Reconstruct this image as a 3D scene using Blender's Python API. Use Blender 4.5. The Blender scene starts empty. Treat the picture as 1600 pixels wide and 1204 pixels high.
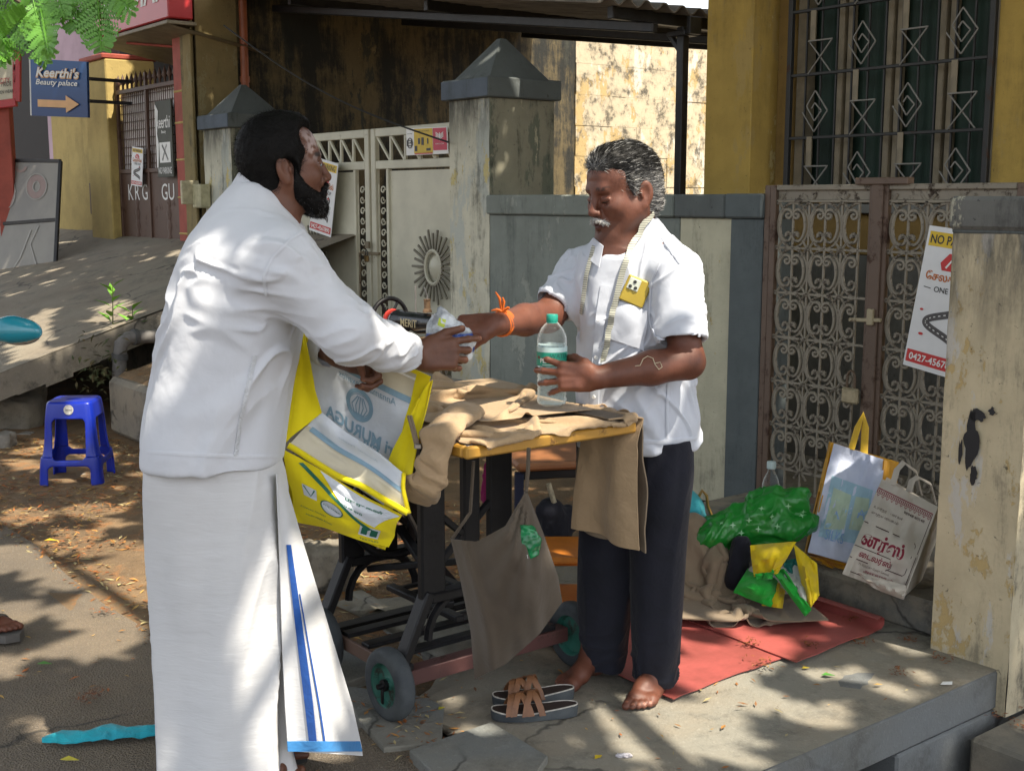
import bpy, bmesh, math, random
import numpy as np
from mathutils import Vector, Matrix
from mathutils.bvhtree import BVHTree
sc = bpy.context.scene
COL = sc.collection
# ------------------------------------------------------------------ camera, sky, sun, exposure
F_PX = 1900.0                       # focal length in pixels of the 1600 px wide photograph
PITCH = math.atan(292 / F_PX)
CAM_H = 1.5
cam = bpy.data.cameras.new('camera')
cam.sensor_width = 36.0
cam.lens = 36.0 * F_PX / 1600.0
cam.clip_end = 2000
cam.clip_start = 0.05
camo = bpy.data.objects.new('camera', cam)
COL.objects.link(camo)
camo.location = (0, 0, CAM_H)
camo.rotation_euler = (math.pi / 2 - PITCH, 0, 0)
sc.camera = camo
# street frame: U runs along the compound walls (towards the right), V into the property
UX, UY = 0.6152, -0.7884
UANG = math.atan2(UY, UX)
G0 = Vector((1.095, 5.785, 0))
SUN_AZ = UANG + math.radians(10)    # direction TO the sun, measured from +X
SUN_EL = math.radians(60)
SUN = Vector((math.cos(SUN_AZ) * math.cos(SUN_EL), math.sin(SUN_AZ) * math.cos(SUN_EL), math.sin(SUN_EL)))
world = bpy.data.worlds.new('World')
sc.world = world
world.use_nodes = True
wn = world.node_tree.nodes
wn.clear()
sky = wn.new('ShaderNodeTexSky')
sky.sky_type = 'NISHITA'
sky.sun_disc = False
sky.sun_elevation = SUN_EL
sky.sun_rotation = math.pi / 2 - SUN_AZ
sky.dust_density = 2.0
bgn = wn.new('ShaderNodeBackground')
bgn.inputs['Strength'].default_value = 0.15
won = wn.new('ShaderNodeOutputWorld')
hsv = wn.new('ShaderNodeHueSaturation')     # desaturates the whole sky so its light is less blue
hsv.inputs['Saturation'].default_value = 0.30
world.node_tree.links.new(sky.outputs[0], hsv.inputs['Color'])
world.node_tree.links.new(hsv.outputs[0], bgn.inputs[0])
world.node_tree.links.new(bgn.outputs[0], won.inputs[0])
sl = bpy.data.lights.new('sun', 'SUN')
sl.energy = 3.9
sl.angle = math.radians(0.5)
sl.color = (1.0, 0.91, 0.76)
slo = bpy.data.objects.new('sun', sl)
COL.objects.link(slo)
slo.rotation_euler = (-SUN).to_track_quat('-Z', 'Y').to_euler()
slo.location = (3, -2, 9)
sc.view_settings.view_transform = 'Standard'
sc.view_settings.look = 'None'
sc.view_settings.exposure = 1.32
sc.view_settings.gamma = 1.0
sc.view_settings.use_curve_mapping = False
sc.cycles.max_bounces = 6
sc.cycles.diffuse_bounces = 4
sc.cycles.transparent_max_bounces = 12
sc.cycles.caustics_reflective = False
sc.cycles.caustics_refractive = False
R = math.radians
rnd = random.Random(11)
def px(x, y, Y=None, z=None):
 """world point seen at photo pixel (x, y) at distance Y or height z"""
 a = (x - 800) / F_PX
 v = -(y - 602) / F_PX
 c, s = math.cos(PITCH), math.sin(PITCH)
 r = Vector((a, c + v * s, -s + v * c))
 t = (z - CAM_H) / r.z if z is not None else Y / r.y
 return Vector((0, 0, CAM_H)) + r * t
def W(s, t, z=0.0):
 """street frame -> world"""
 return Vector((G0.x + s * UX - t * UY, G0.y + s * UY + t * UX, z))
# ------------------------------------------------------------------ scene objects
def tag(o, label=None, cat=None, group=None, kind=None):
 if label: o['label'] = label
 if cat: o['category'] = cat
 if group: o['group'] = group
 if kind: o['kind'] = kind
 return o
def thing(name, label, cat, loc=(0, 0, 0), rz=0.0, group=None, kind=None):
 o = bpy.data.objects.new(name, None)
 COL.objects.link(o)
 o.location = loc
 o.rotation_euler = (0, 0, rz)
 return tag(o, label, cat, group, kind)
def sthing(name, label, cat, s, t, z=0.0, group=None, kind=None):
 return thing(name, label, cat, W(s, t, z), UANG, group, kind)
def link(name, me, parent=None, loc=None):
 o = bpy.data.objects.new(name, me)
 COL.objects.link(o)
 if parent is not None: o.parent = parent
 if loc is not None: o.location = loc
 return o
def copy_tree(o, parent=None):
 c = o.copy()
 COL.objects.link(c)
 if parent is not None: c.parent = parent
 for ch in list(o.children): copy_tree(ch, c)
 return c
class MB:
 """collects shapes and links them as one mesh object"""
 def __init__(self):
  self.v = []; self.f = []; self.m = []; self.mat = 0
 def add(self, vs, fs, M=None):
  b = len(self.v)
  for p in vs:
   p = Vector(p)
   self.v.append(M @ p if M is not None else p)
  for f in fs:
   self.f.append(tuple(i + b for i in f)); self.m.append(self.mat)
  return self
 def box(self, c, s, bev=0.0, M=None, rz=0.0):
  hx, hy, hz = s[0] / 2, s[1] / 2, s[2] / 2
  c = Vector(c)
  T = Matrix.Translation(c) @ Matrix.Rotation(rz, 4, 'Z') if rz else Matrix.Translation(c)
  if M is not None: T = M @ T
  b = min(bev, hx * .9, hy * .9, hz * .9)
  if b <= 0:
   vs = [(x, y, z) for x in (-hx, hx) for y in (-hy, hy) for z in (-hz, hz)]
   fs = [(0, 1, 3, 2), (4, 6, 7, 5), (0, 4, 5, 1), (2, 3, 7, 6), (0, 2, 6, 4), (1, 5, 7, 3)]
   return self.add(vs, fs, T)
  vs = []; idx = {}
  for i in (-1, 1):
   for j in (-1, 1):
    for k in (-1, 1):
     for a in range(3):
      h = [hx - b, hy - b, hz - b]; h[a] += b
      idx[(i, j, k, a)] = len(vs)
      vs.append((i * h[0], j * h[1], k * h[2]))
  fs = []
  S = (-1, 1)
  for i in S:
   q = [idx[(i, j, k, 0)] for j, k in ((-1, -1), (1, -1), (1, 1), (-1, 1))]; fs.append(q if i > 0 else q[::-1])
   q = [idx[(j, i, k, 1)] for j, k in ((-1, -1), (-1, 1), (1, 1), (1, -1))]; fs.append(q if i > 0 else q[::-1])
   q = [idx[(j, k, i, 2)] for j, k in ((-1, -1), (1, -1), (1, 1), (-1, 1))]; fs.append(q if i > 0 else q[::-1])
  for i in S:
   for j in S:
    q = [idx[(i, j, -1, 0)], idx[(i, j, -1, 1)], idx[(i, j, 1, 1)], idx[(i, j, 1, 0)]]; fs.append(q if i * j > 0 else q[::-1])
    q = [idx[(i, -1, j, 0)], idx[(i, 1, j, 0)], idx[(i, 1, j, 2)], idx[(i, -1, j, 2)]]; fs.append(q if i * j > 0 else q[::-1])
    q = [idx[(-1, i, j, 1)], idx[(-1, i, j, 2)], idx[(1, i, j, 2)], idx[(1, i, j, 1)]]; fs.append(q if i * j > 0 else q[::-1])
    for k in S:
     q = [idx[(i, j, k, 0)], idx[(i, j, k, 1)], idx[(i, j, k, 2)]]; fs.append(q if i * j * k > 0 else q[::-1])
  return self.add(vs, fs, T)
 def tube(self, path, r, n=8, caps=True, M=None, flat=1.0, closed=False):
  P = [Vector(p) for p in path]
  N = len(P)
  rr = r if isinstance(r, (list, tuple)) else [r] * N
  vs = []; fs = []
  up = None
  for i in range(N):
   if closed: d = P[(i + 1) % N] - P[i - 1]
   else: d = P[min(i + 1, N - 1)] - P[max(i - 1, 0)]
   d.normalize()
   if up is None:
    up = Vector((0, 0, 1)) if abs(d.z) < .9 else Vector((1, 0, 0))
   a = d.cross(up)
   if a.length < 1e-5: a = d.cross(Vector((0, 1, 0.3)))
   a.normalize(); b = a.cross(d); b.normalize(); up = b
   for k in range(n):
    t = 2 * math.pi * k / n
    vs.append(P[i] + a * (math.cos(t) * rr[i]) + b * (math.sin(t) * rr[i] * flat))
  for i in range(N if closed else N - 1):
   j = (i + 1) % N
   for k in range(n):
    fs.append((i * n + k, i * n + (k + 1) % n, j * n + (k + 1) % n, j * n + k))
  if caps and not closed:
   fs.append(tuple(range(n))[::-1]); fs.append(tuple(range((N - 1) * n, N * n)))
  return self.add(vs, fs, M)
 def bar(self, a, b, w, d=None, M=None):
  """square bar from a to b"""
  a = Vector(a); b = Vector(b); d = d or w
  L = (b - a).length
  q = (b - a).to_track_quat('X', 'Z').to_matrix().to_4x4()
  T = Matrix.Translation((a + b) / 2) @ q
  if M is not None: T = M @ T
  return self.box((0, 0, 0), (L, w, d), min(w, d) * .15, T)
 def lathe(self, prof, n=24, M=None, cap=True):
  vs = []; fs = []
  for r, z in prof:
   for k in range(n):
    t = 2 * math.pi * k / n
    vs.append((r * math.cos(t), r * math.sin(t), z))
  for i in range(len(prof) - 1):
   for k in range(n):
    fs.append((i * n + k, i * n + (k + 1) % n, (i + 1) * n + (k + 1) % n, (i + 1) * n + k))
  if cap:
   if prof[0][0] > 1e-4: fs.append(tuple(range(n))[::-1])
   if prof[-1][0] > 1e-4: fs.append(tuple(range((len(prof) - 1) * n, len(prof) * n)))
  return self.add(vs, fs, M)
 def prism(self, poly, d, M=None):
  """polygon in local xz, thickness d along y (front at y=0)"""
  n = len(poly)
  vs = [(x, 0, z) for x, z in poly] + [(x, d, z) for x, z in poly]
  fs = [tuple(range(n)), tuple(range(2 * n - 1, n - 1, -1))]
  for i in range(n): fs.append((i, (i + 1) % n + 0, (i + 1) % n + n, i + n)[::-1])
  return self.add(vs, fs, M)
 def grid(self, fn, nu, nv, M=None, wrap=False):
  vs = [fn(i / nu, j / nv) for j in range(nv + 1) for i in range(nu + 1)]
  fs = []
  for j in range(nv):
   for i in range(nu):
    a = j * (nu + 1) + i
    fs.append((a, a + 1, a + nu + 2, a + nu + 1))
  return self.add(vs, fs, M)
 def mesh(self, name, mats, smooth=None):
  me = bpy.data.meshes.new(name)
  me.from_pydata([tuple(p) for p in self.v], [], self.f)
  for m in (mats if isinstance(mats, (list, tuple)) else [mats]): me.materials.append(m)
  if any(self.m): me.polygons.foreach_set('material_index', self.m)
  if smooth is not None:
   me.polygons.foreach_set('use_smooth', [True] * len(me.polygons))
   if smooth < 3: me.set_sharp_from_angle(angle=smooth)
  me.update()
  return me
 def build(self, name, mats, parent=None, smooth=None, loc=None):
  return link(name, self.mesh(name, mats, smooth), parent, loc)
def solidify(me, th):
 """give a sheet mesh real thickness"""
 n = len(me.vertices); nf = len(me.polygons)
 co = np.empty(n * 3); me.vertices.foreach_get('co', co); co = co.reshape(-1, 3)
 no = np.empty(n * 3); me.vertices.foreach_get('normal', no); no = no.reshape(-1, 3)
 faces = [tuple(p.vertices) for p in me.polygons]
 mi = [p.material_index for p in me.polygons]
 edges = {}
 for k, f in enumerate(faces):
  for i in range(len(f)):
   a, b = f[i], f[(i + 1) % len(f)]
   key = (min(a, b), max(a, b))
   edges.setdefault(key, []).append((a, b, mi[k]))
 V2 = np.vstack([co + no * th / 2, co - no * th / 2])
 F2 = faces + [tuple(i + n for i in f[::-1]) for f in faces]
 M2 = mi + mi
 for key, l in edges.items():
  if len(l) == 1:
   a, b, m = l[0]
   F2.append((b, a, a + n, b + n)); M2.append(m)
 out = bpy.data.meshes.new(me.name)
 out.from_pydata(V2.tolist(), [], F2)
 for m in me.materials: out.materials.append(m)
 out.polygons.foreach_set('material_index', M2)
 out.polygons.foreach_set('use_smooth', [True] * len(F2))
 out.set_sharp_from_angle(angle=R(60))
 out.update()
 return out
# ------------------------------------------------------------------ numpy noise
_perm = np.random.RandomState(5).permutation(512).astype(np.int64)
_perm = np.concatenate([_perm, _perm, _perm])
_val = np.random.RandomState(6).rand(512) * 2 - 1
def vnoise(p):
 p = np.asarray(p, dtype=np.float64)
 i = np.floor(p).astype(np.int64); f = p - i; u = f * f * (3 - 2 * f)
 i = i & 255
 def h(a, b, c): return _val[_perm[_perm[_perm[(i[:, 0] + a) & 255] + ((i[:, 1] + b) & 255)] + ((i[:, 2] + c) & 255)] & 511]
 x0 = h(0, 0, 0) * (1 - u[:, 0]) + h(1, 0, 0) * u[:, 0]
 x1 = h(0, 1, 0) * (1 - u[:, 0]) + h(1, 1, 0) * u[:, 0]
 x2 = h(0, 0, 1) * (1 - u[:, 0]) + h(1, 0, 1) * u[:, 0]
 x3 = h(0, 1, 1) * (1 - u[:, 0]) + h(1, 1, 1) * u[:, 0]
 y0 = x0 * (1 - u[:, 1]) + x1 * u[:, 1]
 y1 = x2 * (1 - u[:, 1]) + x3 * u[:, 1]
 return y0 * (1 - u[:, 2]) + y1 * u[:, 2]
def fbm(p, o=3):
 p = np.asarray(p, dtype=np.float64); r = 0; a = 1.0
 for k in range(o):
  r = r + a * vnoise(p * (2 ** k) + 17.3 * k); a *= .5
 return r
def n1(x, y=0.0, z=0.0, o=2): return float(fbm(np.array([[x, y, z]]), o)[0])
def smoothstep(a, b, x):
 t = np.clip((x - a) / (b - a), 0, 1); return t * t * (3 - 2 * t)
# ------------------------------------------------------------------ materials
class NT:
 def __init__(self, name):
  self.m = bpy.data.materials.new(name)
  self.m.use_nodes = True
  self.t = self.m.node_tree
  self.n = self.t.nodes
  self.b = self.n['Principled BSDF']
  self.co = self.n.new('ShaderNodeTexCoord').outputs['Object']
 def l(self, a, b): self.t.links.new(a, b)
 def mapping(self, scale=(1, 1, 1), rot=(0, 0, 0), loc=(0, 0, 0)):
  n = self.n.new('ShaderNodeMapping')
  n.inputs['Scale'].default_value = scale
  n.inputs['Rotation'].default_value = rot
  n.inputs['Location'].default_value = loc
  self.l(self.co, n.inputs[0])
  return n.outputs[0]
 def noise(self, scale, detail=4, rough=.6, vec=None, dist=0.0):
  n = self.n.new('ShaderNodeTexNoise')
  n.inputs['Scale'].default_value = scale
  n.inputs['Detail'].default_value = detail
  n.inputs['Roughness'].default_value = rough
  n.inputs['Distortion'].default_value = dist
  self.l(vec if vec is not None else self.co, n.inputs['Vector'])
  return n.outputs['Fac']
 def voro(self, scale, vec=None, feat='F1', out='Distance'):
  n = self.n.new('ShaderNodeTexVoronoi')
  n.feature = feat
  n.inputs['Scale'].default_value = scale
  self.l(vec if vec is not None else self.co, n.inputs['Vector'])
  return n.outputs[out]
 def cracks(self, scale, w=.012):
  nz = self.n.new('ShaderNodeTexNoise'); nz.inputs['Scale'].default_value = 2.2; nz.inputs['Detail'].default_value = 6
  self.l(self.co, nz.inputs['Vector'])
  mu = self.n.new('ShaderNodeVectorMath'); mu.operation = 'MULTIPLY_ADD'; mu.inputs[1].default_value = (.55, .55, .55)
  self.l(nz.outputs['Color'], mu.inputs[0]); self.l(self.co, mu.inputs[2])
  return self.ramp(self.voro(scale, mu.outputs[0], 'DISTANCE_TO_EDGE'), w, 0.0)
 def wave(self, scale, vec=None, dist=0.0, axis='X'):
  n = self.n.new('ShaderNodeTexWave')
  n.bands_direction = axis
  n.inputs['Scale'].default_value = scale
  n.inputs['Distortion'].default_value = dist
  self.l(vec if vec is not None else self.co, n.inputs['Vector'])
  return n.outputs['Fac']
 def ramp(self, fac, a, b, lo=0.0, hi=1.0):
  n = self.n.new('ShaderNodeMapRange')
  n.interpolation_type = 'SMOOTHSTEP'
  n.inputs['From Min'].default_value = a
  n.inputs['From Max'].default_value = b
  n.inputs['To Min'].default_value = lo
  n.inputs['To Max'].default_value = hi
  self.l(fac, n.inputs['Value'])
  return n.outputs[0]
 def math(self, op, a, b=None):
  n = self.n.new('ShaderNodeMath'); n.operation = op
  for k, x in enumerate((a, b)):
   if x is None: continue
   if isinstance(x, (int, float)): n.inputs[k].default_value = x
   else: self.l(x, n.inputs[k])
  return n.outputs[0]
 def sep(self, vec=None):
  n = self.n.new('ShaderNodeSeparateXYZ')
  self.l(vec if vec is not None else self.co, n.inputs[0])
  return n.outputs
 def mix(self, fac, a, b, blend='MIX'):
  n = self.n.new('ShaderNodeMix'); n.data_type = 'RGBA'; n.blend_type = blend
  if isinstance(fac, (int, float)): n.inputs[0].default_value = fac
  else: self.l(fac, n.inputs[0])
  for k, x in ((6, a), (7, b)):
   if isinstance(x, (tuple, list)): n.inputs[k].default_value = (*x[:3], 1)
   else: self.l(x, n.inputs[k])
  return n.outputs[2]
 def attr(self, name, out='Color'):
  n = self.n.new('ShaderNodeAttribute'); n.attribute_name = name
  return n.outputs[out]
 def col(self, c):
  if isinstance(c, (tuple, list)): self.b.inputs['Base Color'].default_value = (*c[:3], 1)
  else: self.l(c, self.b.inputs['Base Color'])
  return self
 def rough(self, r):
  if isinstance(r, (int, float)): self.b.inputs['Roughness'].default_value = r
  else: self.l(r, self.b.inputs['Roughness'])
  return self
 def bump(self, h, strength=.3, dist=.01):
  n = self.n.new('ShaderNodeBump')
  n.inputs['Strength'].default_value = strength
  n.inputs['Distance'].default_value = dist
  self.l(h, n.inputs['Height'])
  if self.b.inputs['Normal'].is_linked:
   self.l(self.b.inputs['Normal'].links[0].from_socket, n.inputs['Normal'])
  self.l(n.outputs[0], self.b.inputs['Normal'])
  return self
 def set(self, **k):
  for a, v in k.items(): self.b.inputs[a.replace('_', ' ')].default_value = v
  return self
def simple(name, c, rough=.6, var=.25, scale=8.0, bump=.15, bscale=60.0, metal=0.0, c2=None, dirt=0.0, dist=.004, spec=.5):
 """painted / cloth / plain surface with soft colour variation and fine relief"""
 t = NT(name)
 n = t.noise(scale, 5, .6)
 c2 = c2 or tuple(x * (1 - var) for x in c)
 k = t.mix(t.ramp(n, .35, .7), c, c2)
 if dirt:
  d = t.ramp(t.noise(scale * .37, 6, .7), .5, .72, 0, dirt)
  k = t.mix(d, k, (.06, .05, .04))
 t.col(k).rough(rough)
 if bump: t.bump(t.noise(bscale, 4, .6), bump, dist)
 t.set(Metallic=metal)
 t.b.inputs['Specular IOR Level'].default_value = spec
 return t.m
def text_mesh(s, size=1.0, extrude=0.0, bold=0.0, spacing=1.0, align='CENTER', shear=0.0):
 cu = bpy.data.curves.new('lettering', 'FONT')
 cu.body = s; cu.size = size; cu.extrude = extrude; cu.offset = bold
 cu.space_character = spacing; cu.align_x = align; cu.align_y = 'CENTER'; cu.shear = shear
 cu.resolution_u = 3
 o = bpy.data.objects.new('lettering', cu)
 COL.objects.link(o)
 dg = bpy.context.evaluated_depsgraph_get()
 me = bpy.data.meshes.new_from_object(o.evaluated_get(dg))
 bpy.data.objects.remove(o); bpy.data.curves.remove(cu)
 return me
def text_polys(s, width=None, height=None, **k):
 """2D glyph outlines as (verts, faces), centred, scaled to width or height"""
 me = text_mesh(s, **k)
 v = np.array([tuple(p.co)[:2] for p in me.vertices]) if len(me.vertices) else np.zeros((1, 2))
 f = [tuple(p.vertices) for p in me.polygons]
 bpy.data.meshes.remove(me)
 lo, hi = v.min(0), v.max(0)
 v = v - (lo + hi) / 2
 w, h = hi - lo
 if width and height: v = v * np.array([width / max(w, 1e-6), height / max(h, 1e-6)])
 elif width: v = v * (width / max(w, 1e-6))
 elif height: v = v * (height / max(h, 1e-6))
 return v, f
def art(parent, name, mat, polys, fn, off=.0015, label=None):
 """flat print: 2D polys mapped by fn(u, v) -> point; one mesh"""
 if len(polys) > 1 and ('lettering' in name or 'badge' in name):
  for q_ in polys: o = art(parent, name, mat, [q_], fn, off, label)
  return o
 mb = MB()
 for v, f in polys:
  mb.add([fn(a, b, off) for a, b in v], f)
 o = mb.build(name, mat, parent)
 if label: o['label'] = label
 return o
def rect2(x0, y0, x1, y1, nx=1, ny=1):
 v = [(x0 + (x1 - x0) * i / nx, y0 + (y1 - y0) * j / ny) for j in range(ny + 1) for i in range(nx + 1)]
 f = [(j * (nx + 1) + i, j * (nx + 1) + i + 1, (j + 1) * (nx + 1) + i + 1, (j + 1) * (nx + 1) + i) for j in range(ny) for i in range(nx)]
 return np.array(v), f
def quad2(a, b, c, d, nx=4, ny=4):
 a, b, c, d = (np.array(q, float) for q in (a, b, c, d))
 v = [(a * (1 - i / nx) + b * i / nx) * (1 - j / ny) + (d * (1 - i / nx) + c * i / nx) * j / ny for j in range(ny + 1) for i in range(nx + 1)]
 return np.array(v), [(j * (nx + 1) + i, j * (nx + 1) + i + 1, (j + 1) * (nx + 1) + i + 1, (j + 1) * (nx + 1) + i) for j in range(ny) for i in range(nx)]
def ring2(cx, cy, rx, ry, w, n=40, a0=0, a1=2 * math.pi):
 v = []; f = []
 for i in range(n + 1):
  t = a0 + (a1 - a0) * i / n
  v.append((cx + rx * math.cos(t), cy + ry * math.sin(t)))
  v.append((cx + (rx - w) * math.cos(t), cy + (ry - w) * math.sin(t)))
 for i in range(n): f.append((2 * i, 2 * i + 1, 2 * i + 3, 2 * i + 2))
 return np.array(v), f
def disc2(cx, cy, rx, ry, n=28):
 return np.array([(cx + rx * math.cos(2 * math.pi * i / n), cy + ry * math.sin(2 * math.pi * i / n)) for i in range(n)]), [tuple(range(n))]
def line2(pts, w):
 """polyline with width as quads"""
 P = [np.array(p, float) for p in pts]; v = []; f = []
 for i, p in enumerate(P):
  d = P[min(i + 1, len(P) - 1)] - P[max(i - 1, 0)]
  d /= max(np.linalg.norm(d), 1e-9); n = np.array([-d[1], d[0]]) * w / 2
  v += [p + n, p - n]
 for i in range(len(P) - 1): f.append((2 * i, 2 * i + 1, 2 * i + 3, 2 * i + 2))
 return np.array(v), f
def move2(vf, dx, dy, rot=0.0, sc_=1.0, mir=False):
 v, f = vf; v = np.array(v, float) * sc_
 if mir: v = v * np.array([-1, 1])
 c, s = math.cos(rot), math.sin(rot)
 return v @ np.array([[c, s], [-s, c]]) + np.array([dx, dy]), f
# ------------------------------------------------------------------ surface materials
def m_concrete(name, c, dark=(.05, .05, .045), amt=.6, scale=2.0, bump=.35, rough=.9, warm=(.24, .21, .16)):
 t = NT(name)
 a = t.mix(t.ramp(t.noise(scale, 6, .65), .35, .65), c, warm)
 a = t.mix(t.ramp(t.noise(scale * 2.7, 8, .75), .48, .75, 0, amt), a, dark)
 a = t.mix(t.ramp(t.noise(70, 3, .7), .55, .75, 0, .35), a, tuple(min(1, x * 1.7) for x in c))
 ck = t.math('MULTIPLY', t.cracks(.9), t.ramp(t.noise(1.1, 3), .42, .55))
 a = t.mix(t.math('MULTIPLY', ck, .85), a, (.03, .028, .025))
 t.col(a).rough(rough)
 h = t.math('ADD', t.noise(9, 8, .7), t.math('MULTIPLY', t.noise(140, 3, .6), .35))
 t.bump(h, bump, .02)
 return t.m
def m_peel(name, paint, under, mold=(.035, .035, .03), second=None, mold_amt=.8, patch=.56, mscale=2.2, streak=True, topdark=None, ml=.53):
 """old lime-washed plaster: flaked patches, mould streaks, scratches"""
 t = NT(name)
 big = t.noise(1.6, 8, .72, dist=.4)
 a = t.mix(t.ramp(t.noise(5, 5), .3, .7), paint, tuple(x * .82 for x in paint))
 if second: a = t.mix(t.ramp(t.noise(2.3, 7, .7, t.mapping((1.6, 1.6, .55), loc=(3, 1, 2))), .57, .6), a, second)
 fl = t.ramp(t.noise(3.1, 9, .74, t.mapping((1.3, 1.3, .7), loc=(7, 2, 4))), patch, patch + .025)
 a = t.mix(fl, a, under)
 if streak:
  st = t.noise(mscale * 2.2, 9, .8, t.mapping((1, 1, .13)))
  md = t.ramp(t.math('ADD', t.math('MULTIPLY', st, .6), t.math('MULTIPLY', t.noise(mscale, 9, .78), .45)), ml, ml + .12, 0, mold_amt)
 else:
  md = t.ramp(t.noise(mscale, 9, .8), ml - .01, ml + .13, 0, mold_amt)
 a = t.mix(md, a, mold)
 sp = t.ramp(t.noise(38, 4, .75), .64, .7, 0, .7)
 a = t.mix(sp, a, mold)
 if topdark:
  z = t.sep()[2]
  k = t.math('MULTIPLY', t.ramp(z, topdark[0], topdark[1]), t.ramp(t.noise(4, 8, .75, t.mapping((1, 1, .2))), .3, .6))
  a = t.mix(k, a, mold)
 t.col(a).rough(.9)
 h = t.math('ADD', t.math('MULTIPLY', fl, -.6), t.math('ADD', t.noise(14, 8, .7), t.math('MULTIPLY', sp, -.4)))
 t.bump(h, .5, .012)
 return t.m
def m_rust_paint(name, paint, rust=(.09, .035, .015), amt=.5, scale=9, rough=.55):
 t = NT(name)
 k = t.ramp(t.noise(scale, 9, .75), .5 + .12 * (1 - amt), .62 + .12 * (1 - amt))
 a = t.mix(t.ramp(t.noise(3, 4), .3, .7), paint, tuple(x * .8 for x in paint))
 t.col(t.mix(k, a, t.mix(t.noise(30, 3), rust, (.03, .02, .015)))).rough(t.ramp(k, 0, 1, rough, .9))
 t.bump(t.math('ADD', k, t.noise(50, 3)), .25, .003)
 return t.m
MAT = {}
MAT['platform'] = m_concrete('platform_concrete', (.225, .215, .18), amt=.7, bump=.5)
MAT['platform_side'] = m_concrete('platform_side_cement', (.13, .14, .145), amt=.8, scale=1.4, warm=(.12, .12, .11))
MAT['ledge'] = m_concrete('ledge_cement', (.12, .115, .1), amt=.85)
MAT['slab'] = m_concrete('flagstone_grey', (.15, .16, .155), amt=.6, warm=(.19, .18, .15), bump=.5)
MAT['old_concrete'] = m_concrete('weathered_concrete', (.19, .17, .14), dark=(.03, .03, .025), amt=.85, scale=3)
MAT['ramp'] = m_concrete('ramp_concrete', (.21, .175, .13), amt=.6, scale=1.6)
MAT['grey_wall'] = m_peel('grey_cement_wash', (.225, .25, .225), (.28, .30, .265), (.09, .105, .095), second=(.17, .195, .18), mold_amt=.75, patch=.585, mscale=1.4)
MAT['dark_wall'] = m_peel('dark_grey_wash', (.105, .125, .13), (.2, .22, .21), (.05, .06, .065), mold_amt=.7, patch=.66, mscale=2)
MAT['cream_patch'] = m_peel('cream_paint_flaking', (.52, .50, .37), (.46, .36, .16), (.06, .06, .05), mold_amt=.55, patch=.6)
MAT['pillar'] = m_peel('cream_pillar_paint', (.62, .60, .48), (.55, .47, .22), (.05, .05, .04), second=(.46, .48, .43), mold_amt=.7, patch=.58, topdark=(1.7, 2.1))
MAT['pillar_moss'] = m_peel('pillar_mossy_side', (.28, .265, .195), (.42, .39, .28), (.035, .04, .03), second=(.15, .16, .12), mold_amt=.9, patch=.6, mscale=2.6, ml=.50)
MAT['pillar_front'] = m_peel('beige_pillar_paint', (.60, .51, .34), (.50, .37, .17), (.05, .05, .045), second=(.53, .50, .44), mold_amt=.6, patch=.585, topdark=(1.05, 1.5))
MAT['cap'] = m_peel('cement_cap', (.115, .13, .13), (.2, .21, .19), (.03, .033, .03), mold_amt=.7, patch=.64)
MAT['cap_blue'] = m_peel('blue_grey_cap_face', (.11, .135, .17), (.2, .22, .22), (.05, .06, .06), mold_amt=.5, patch=.62)
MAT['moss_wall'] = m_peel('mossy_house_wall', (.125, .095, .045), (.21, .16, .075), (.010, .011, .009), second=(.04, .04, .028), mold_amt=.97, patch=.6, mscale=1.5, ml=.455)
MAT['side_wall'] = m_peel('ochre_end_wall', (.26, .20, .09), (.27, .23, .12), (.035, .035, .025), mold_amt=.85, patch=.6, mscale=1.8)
MAT['block'] = m_peel('limewashed_block', (.46, .39, .27), (.40, .29, .13), (.04, .036, .028), second=(.52, .48, .39), mold_amt=.9, patch=.55, mscale=5, ml=.50, streak=False)
MAT['mortar'] = m_concrete('mortar', (.36, .31, .23))
MAT['yellow'] = m_peel('ochre_house_paint', (.46, .31, .075), (.54, .43, .19), (.13, .09, .03), second=(.40, .28, .09), mold_amt=.5, patch=.63, mscale=1.3)
MAT['yellow_dark'] = m_peel('darker_ochre_paint', (.27, .17, .05), (.33, .22, .09), (.09, .06, .02), mold_amt=.5, patch=.7)  # house ochre in a darker tone, beside and below the window
MAT['plinth'] = m_peel('grey_plinth', (.17, .165, .15), (.22, .21, .18), (.05, .05, .045), mold_amt=.5, patch=.66)
MAT['neigh_yellow'] = m_peel('pale_ochre_gatepost', (.52, .39, .14), (.55, .45, .24), (.16, .12, .05), mold_amt=.4, patch=.69, mscale=1.2)
MAT['red_paint'] = simple('brick_red_paint', (.36, .07, .045), .7, .3, 6, .2, 40, dirt=.25)
MAT['red_sign'] = simple('red_acrylic', (.50, .035, .04), .35, .12, 3, 0)
MAT['white_print'] = simple('white_print', (.78, .78, .76), .5, .06, 20, 0)
MAT['black_print'] = simple('black_print', (.02, .02, .022), .5, .1, 20, 0)
MAT['iron_black'] = simple('black_iron', (.018, .018, .02), .5, .4, 20, .3, 120, dirt=.3)
MAT['scroll'] = m_rust_paint('grey_painted_iron', (.25, .22, .17), (.045,.03,.02), amt=.9, scale=18)
MAT['gate_rust'] = m_rust_paint('rusty_frame', (.13, .085, .06), (.07, .03, .018), amt=.9, scale=7)
MAT['cream_gate'] = m_rust_paint('cream_enamel_gate', (.58, .56, .44), amt=.05, scale=8, rough=.45)
MAT['spoke'] = m_rust_paint('dull_spoke', (.20, .185, .14), amt=.6, scale=14)
MAT['brown_gate'] = m_rust_paint('brown_enamel_gate', (.10, .052, .034), amt=.6, scale=5)
MAT['grille'] = m_rust_paint('grey_grille', (.02, .02, .02), amt=.3)
MAT['diamond'] = m_rust_paint('light_grey_grille', (.22, .21, .19), amt=.2)
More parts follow.
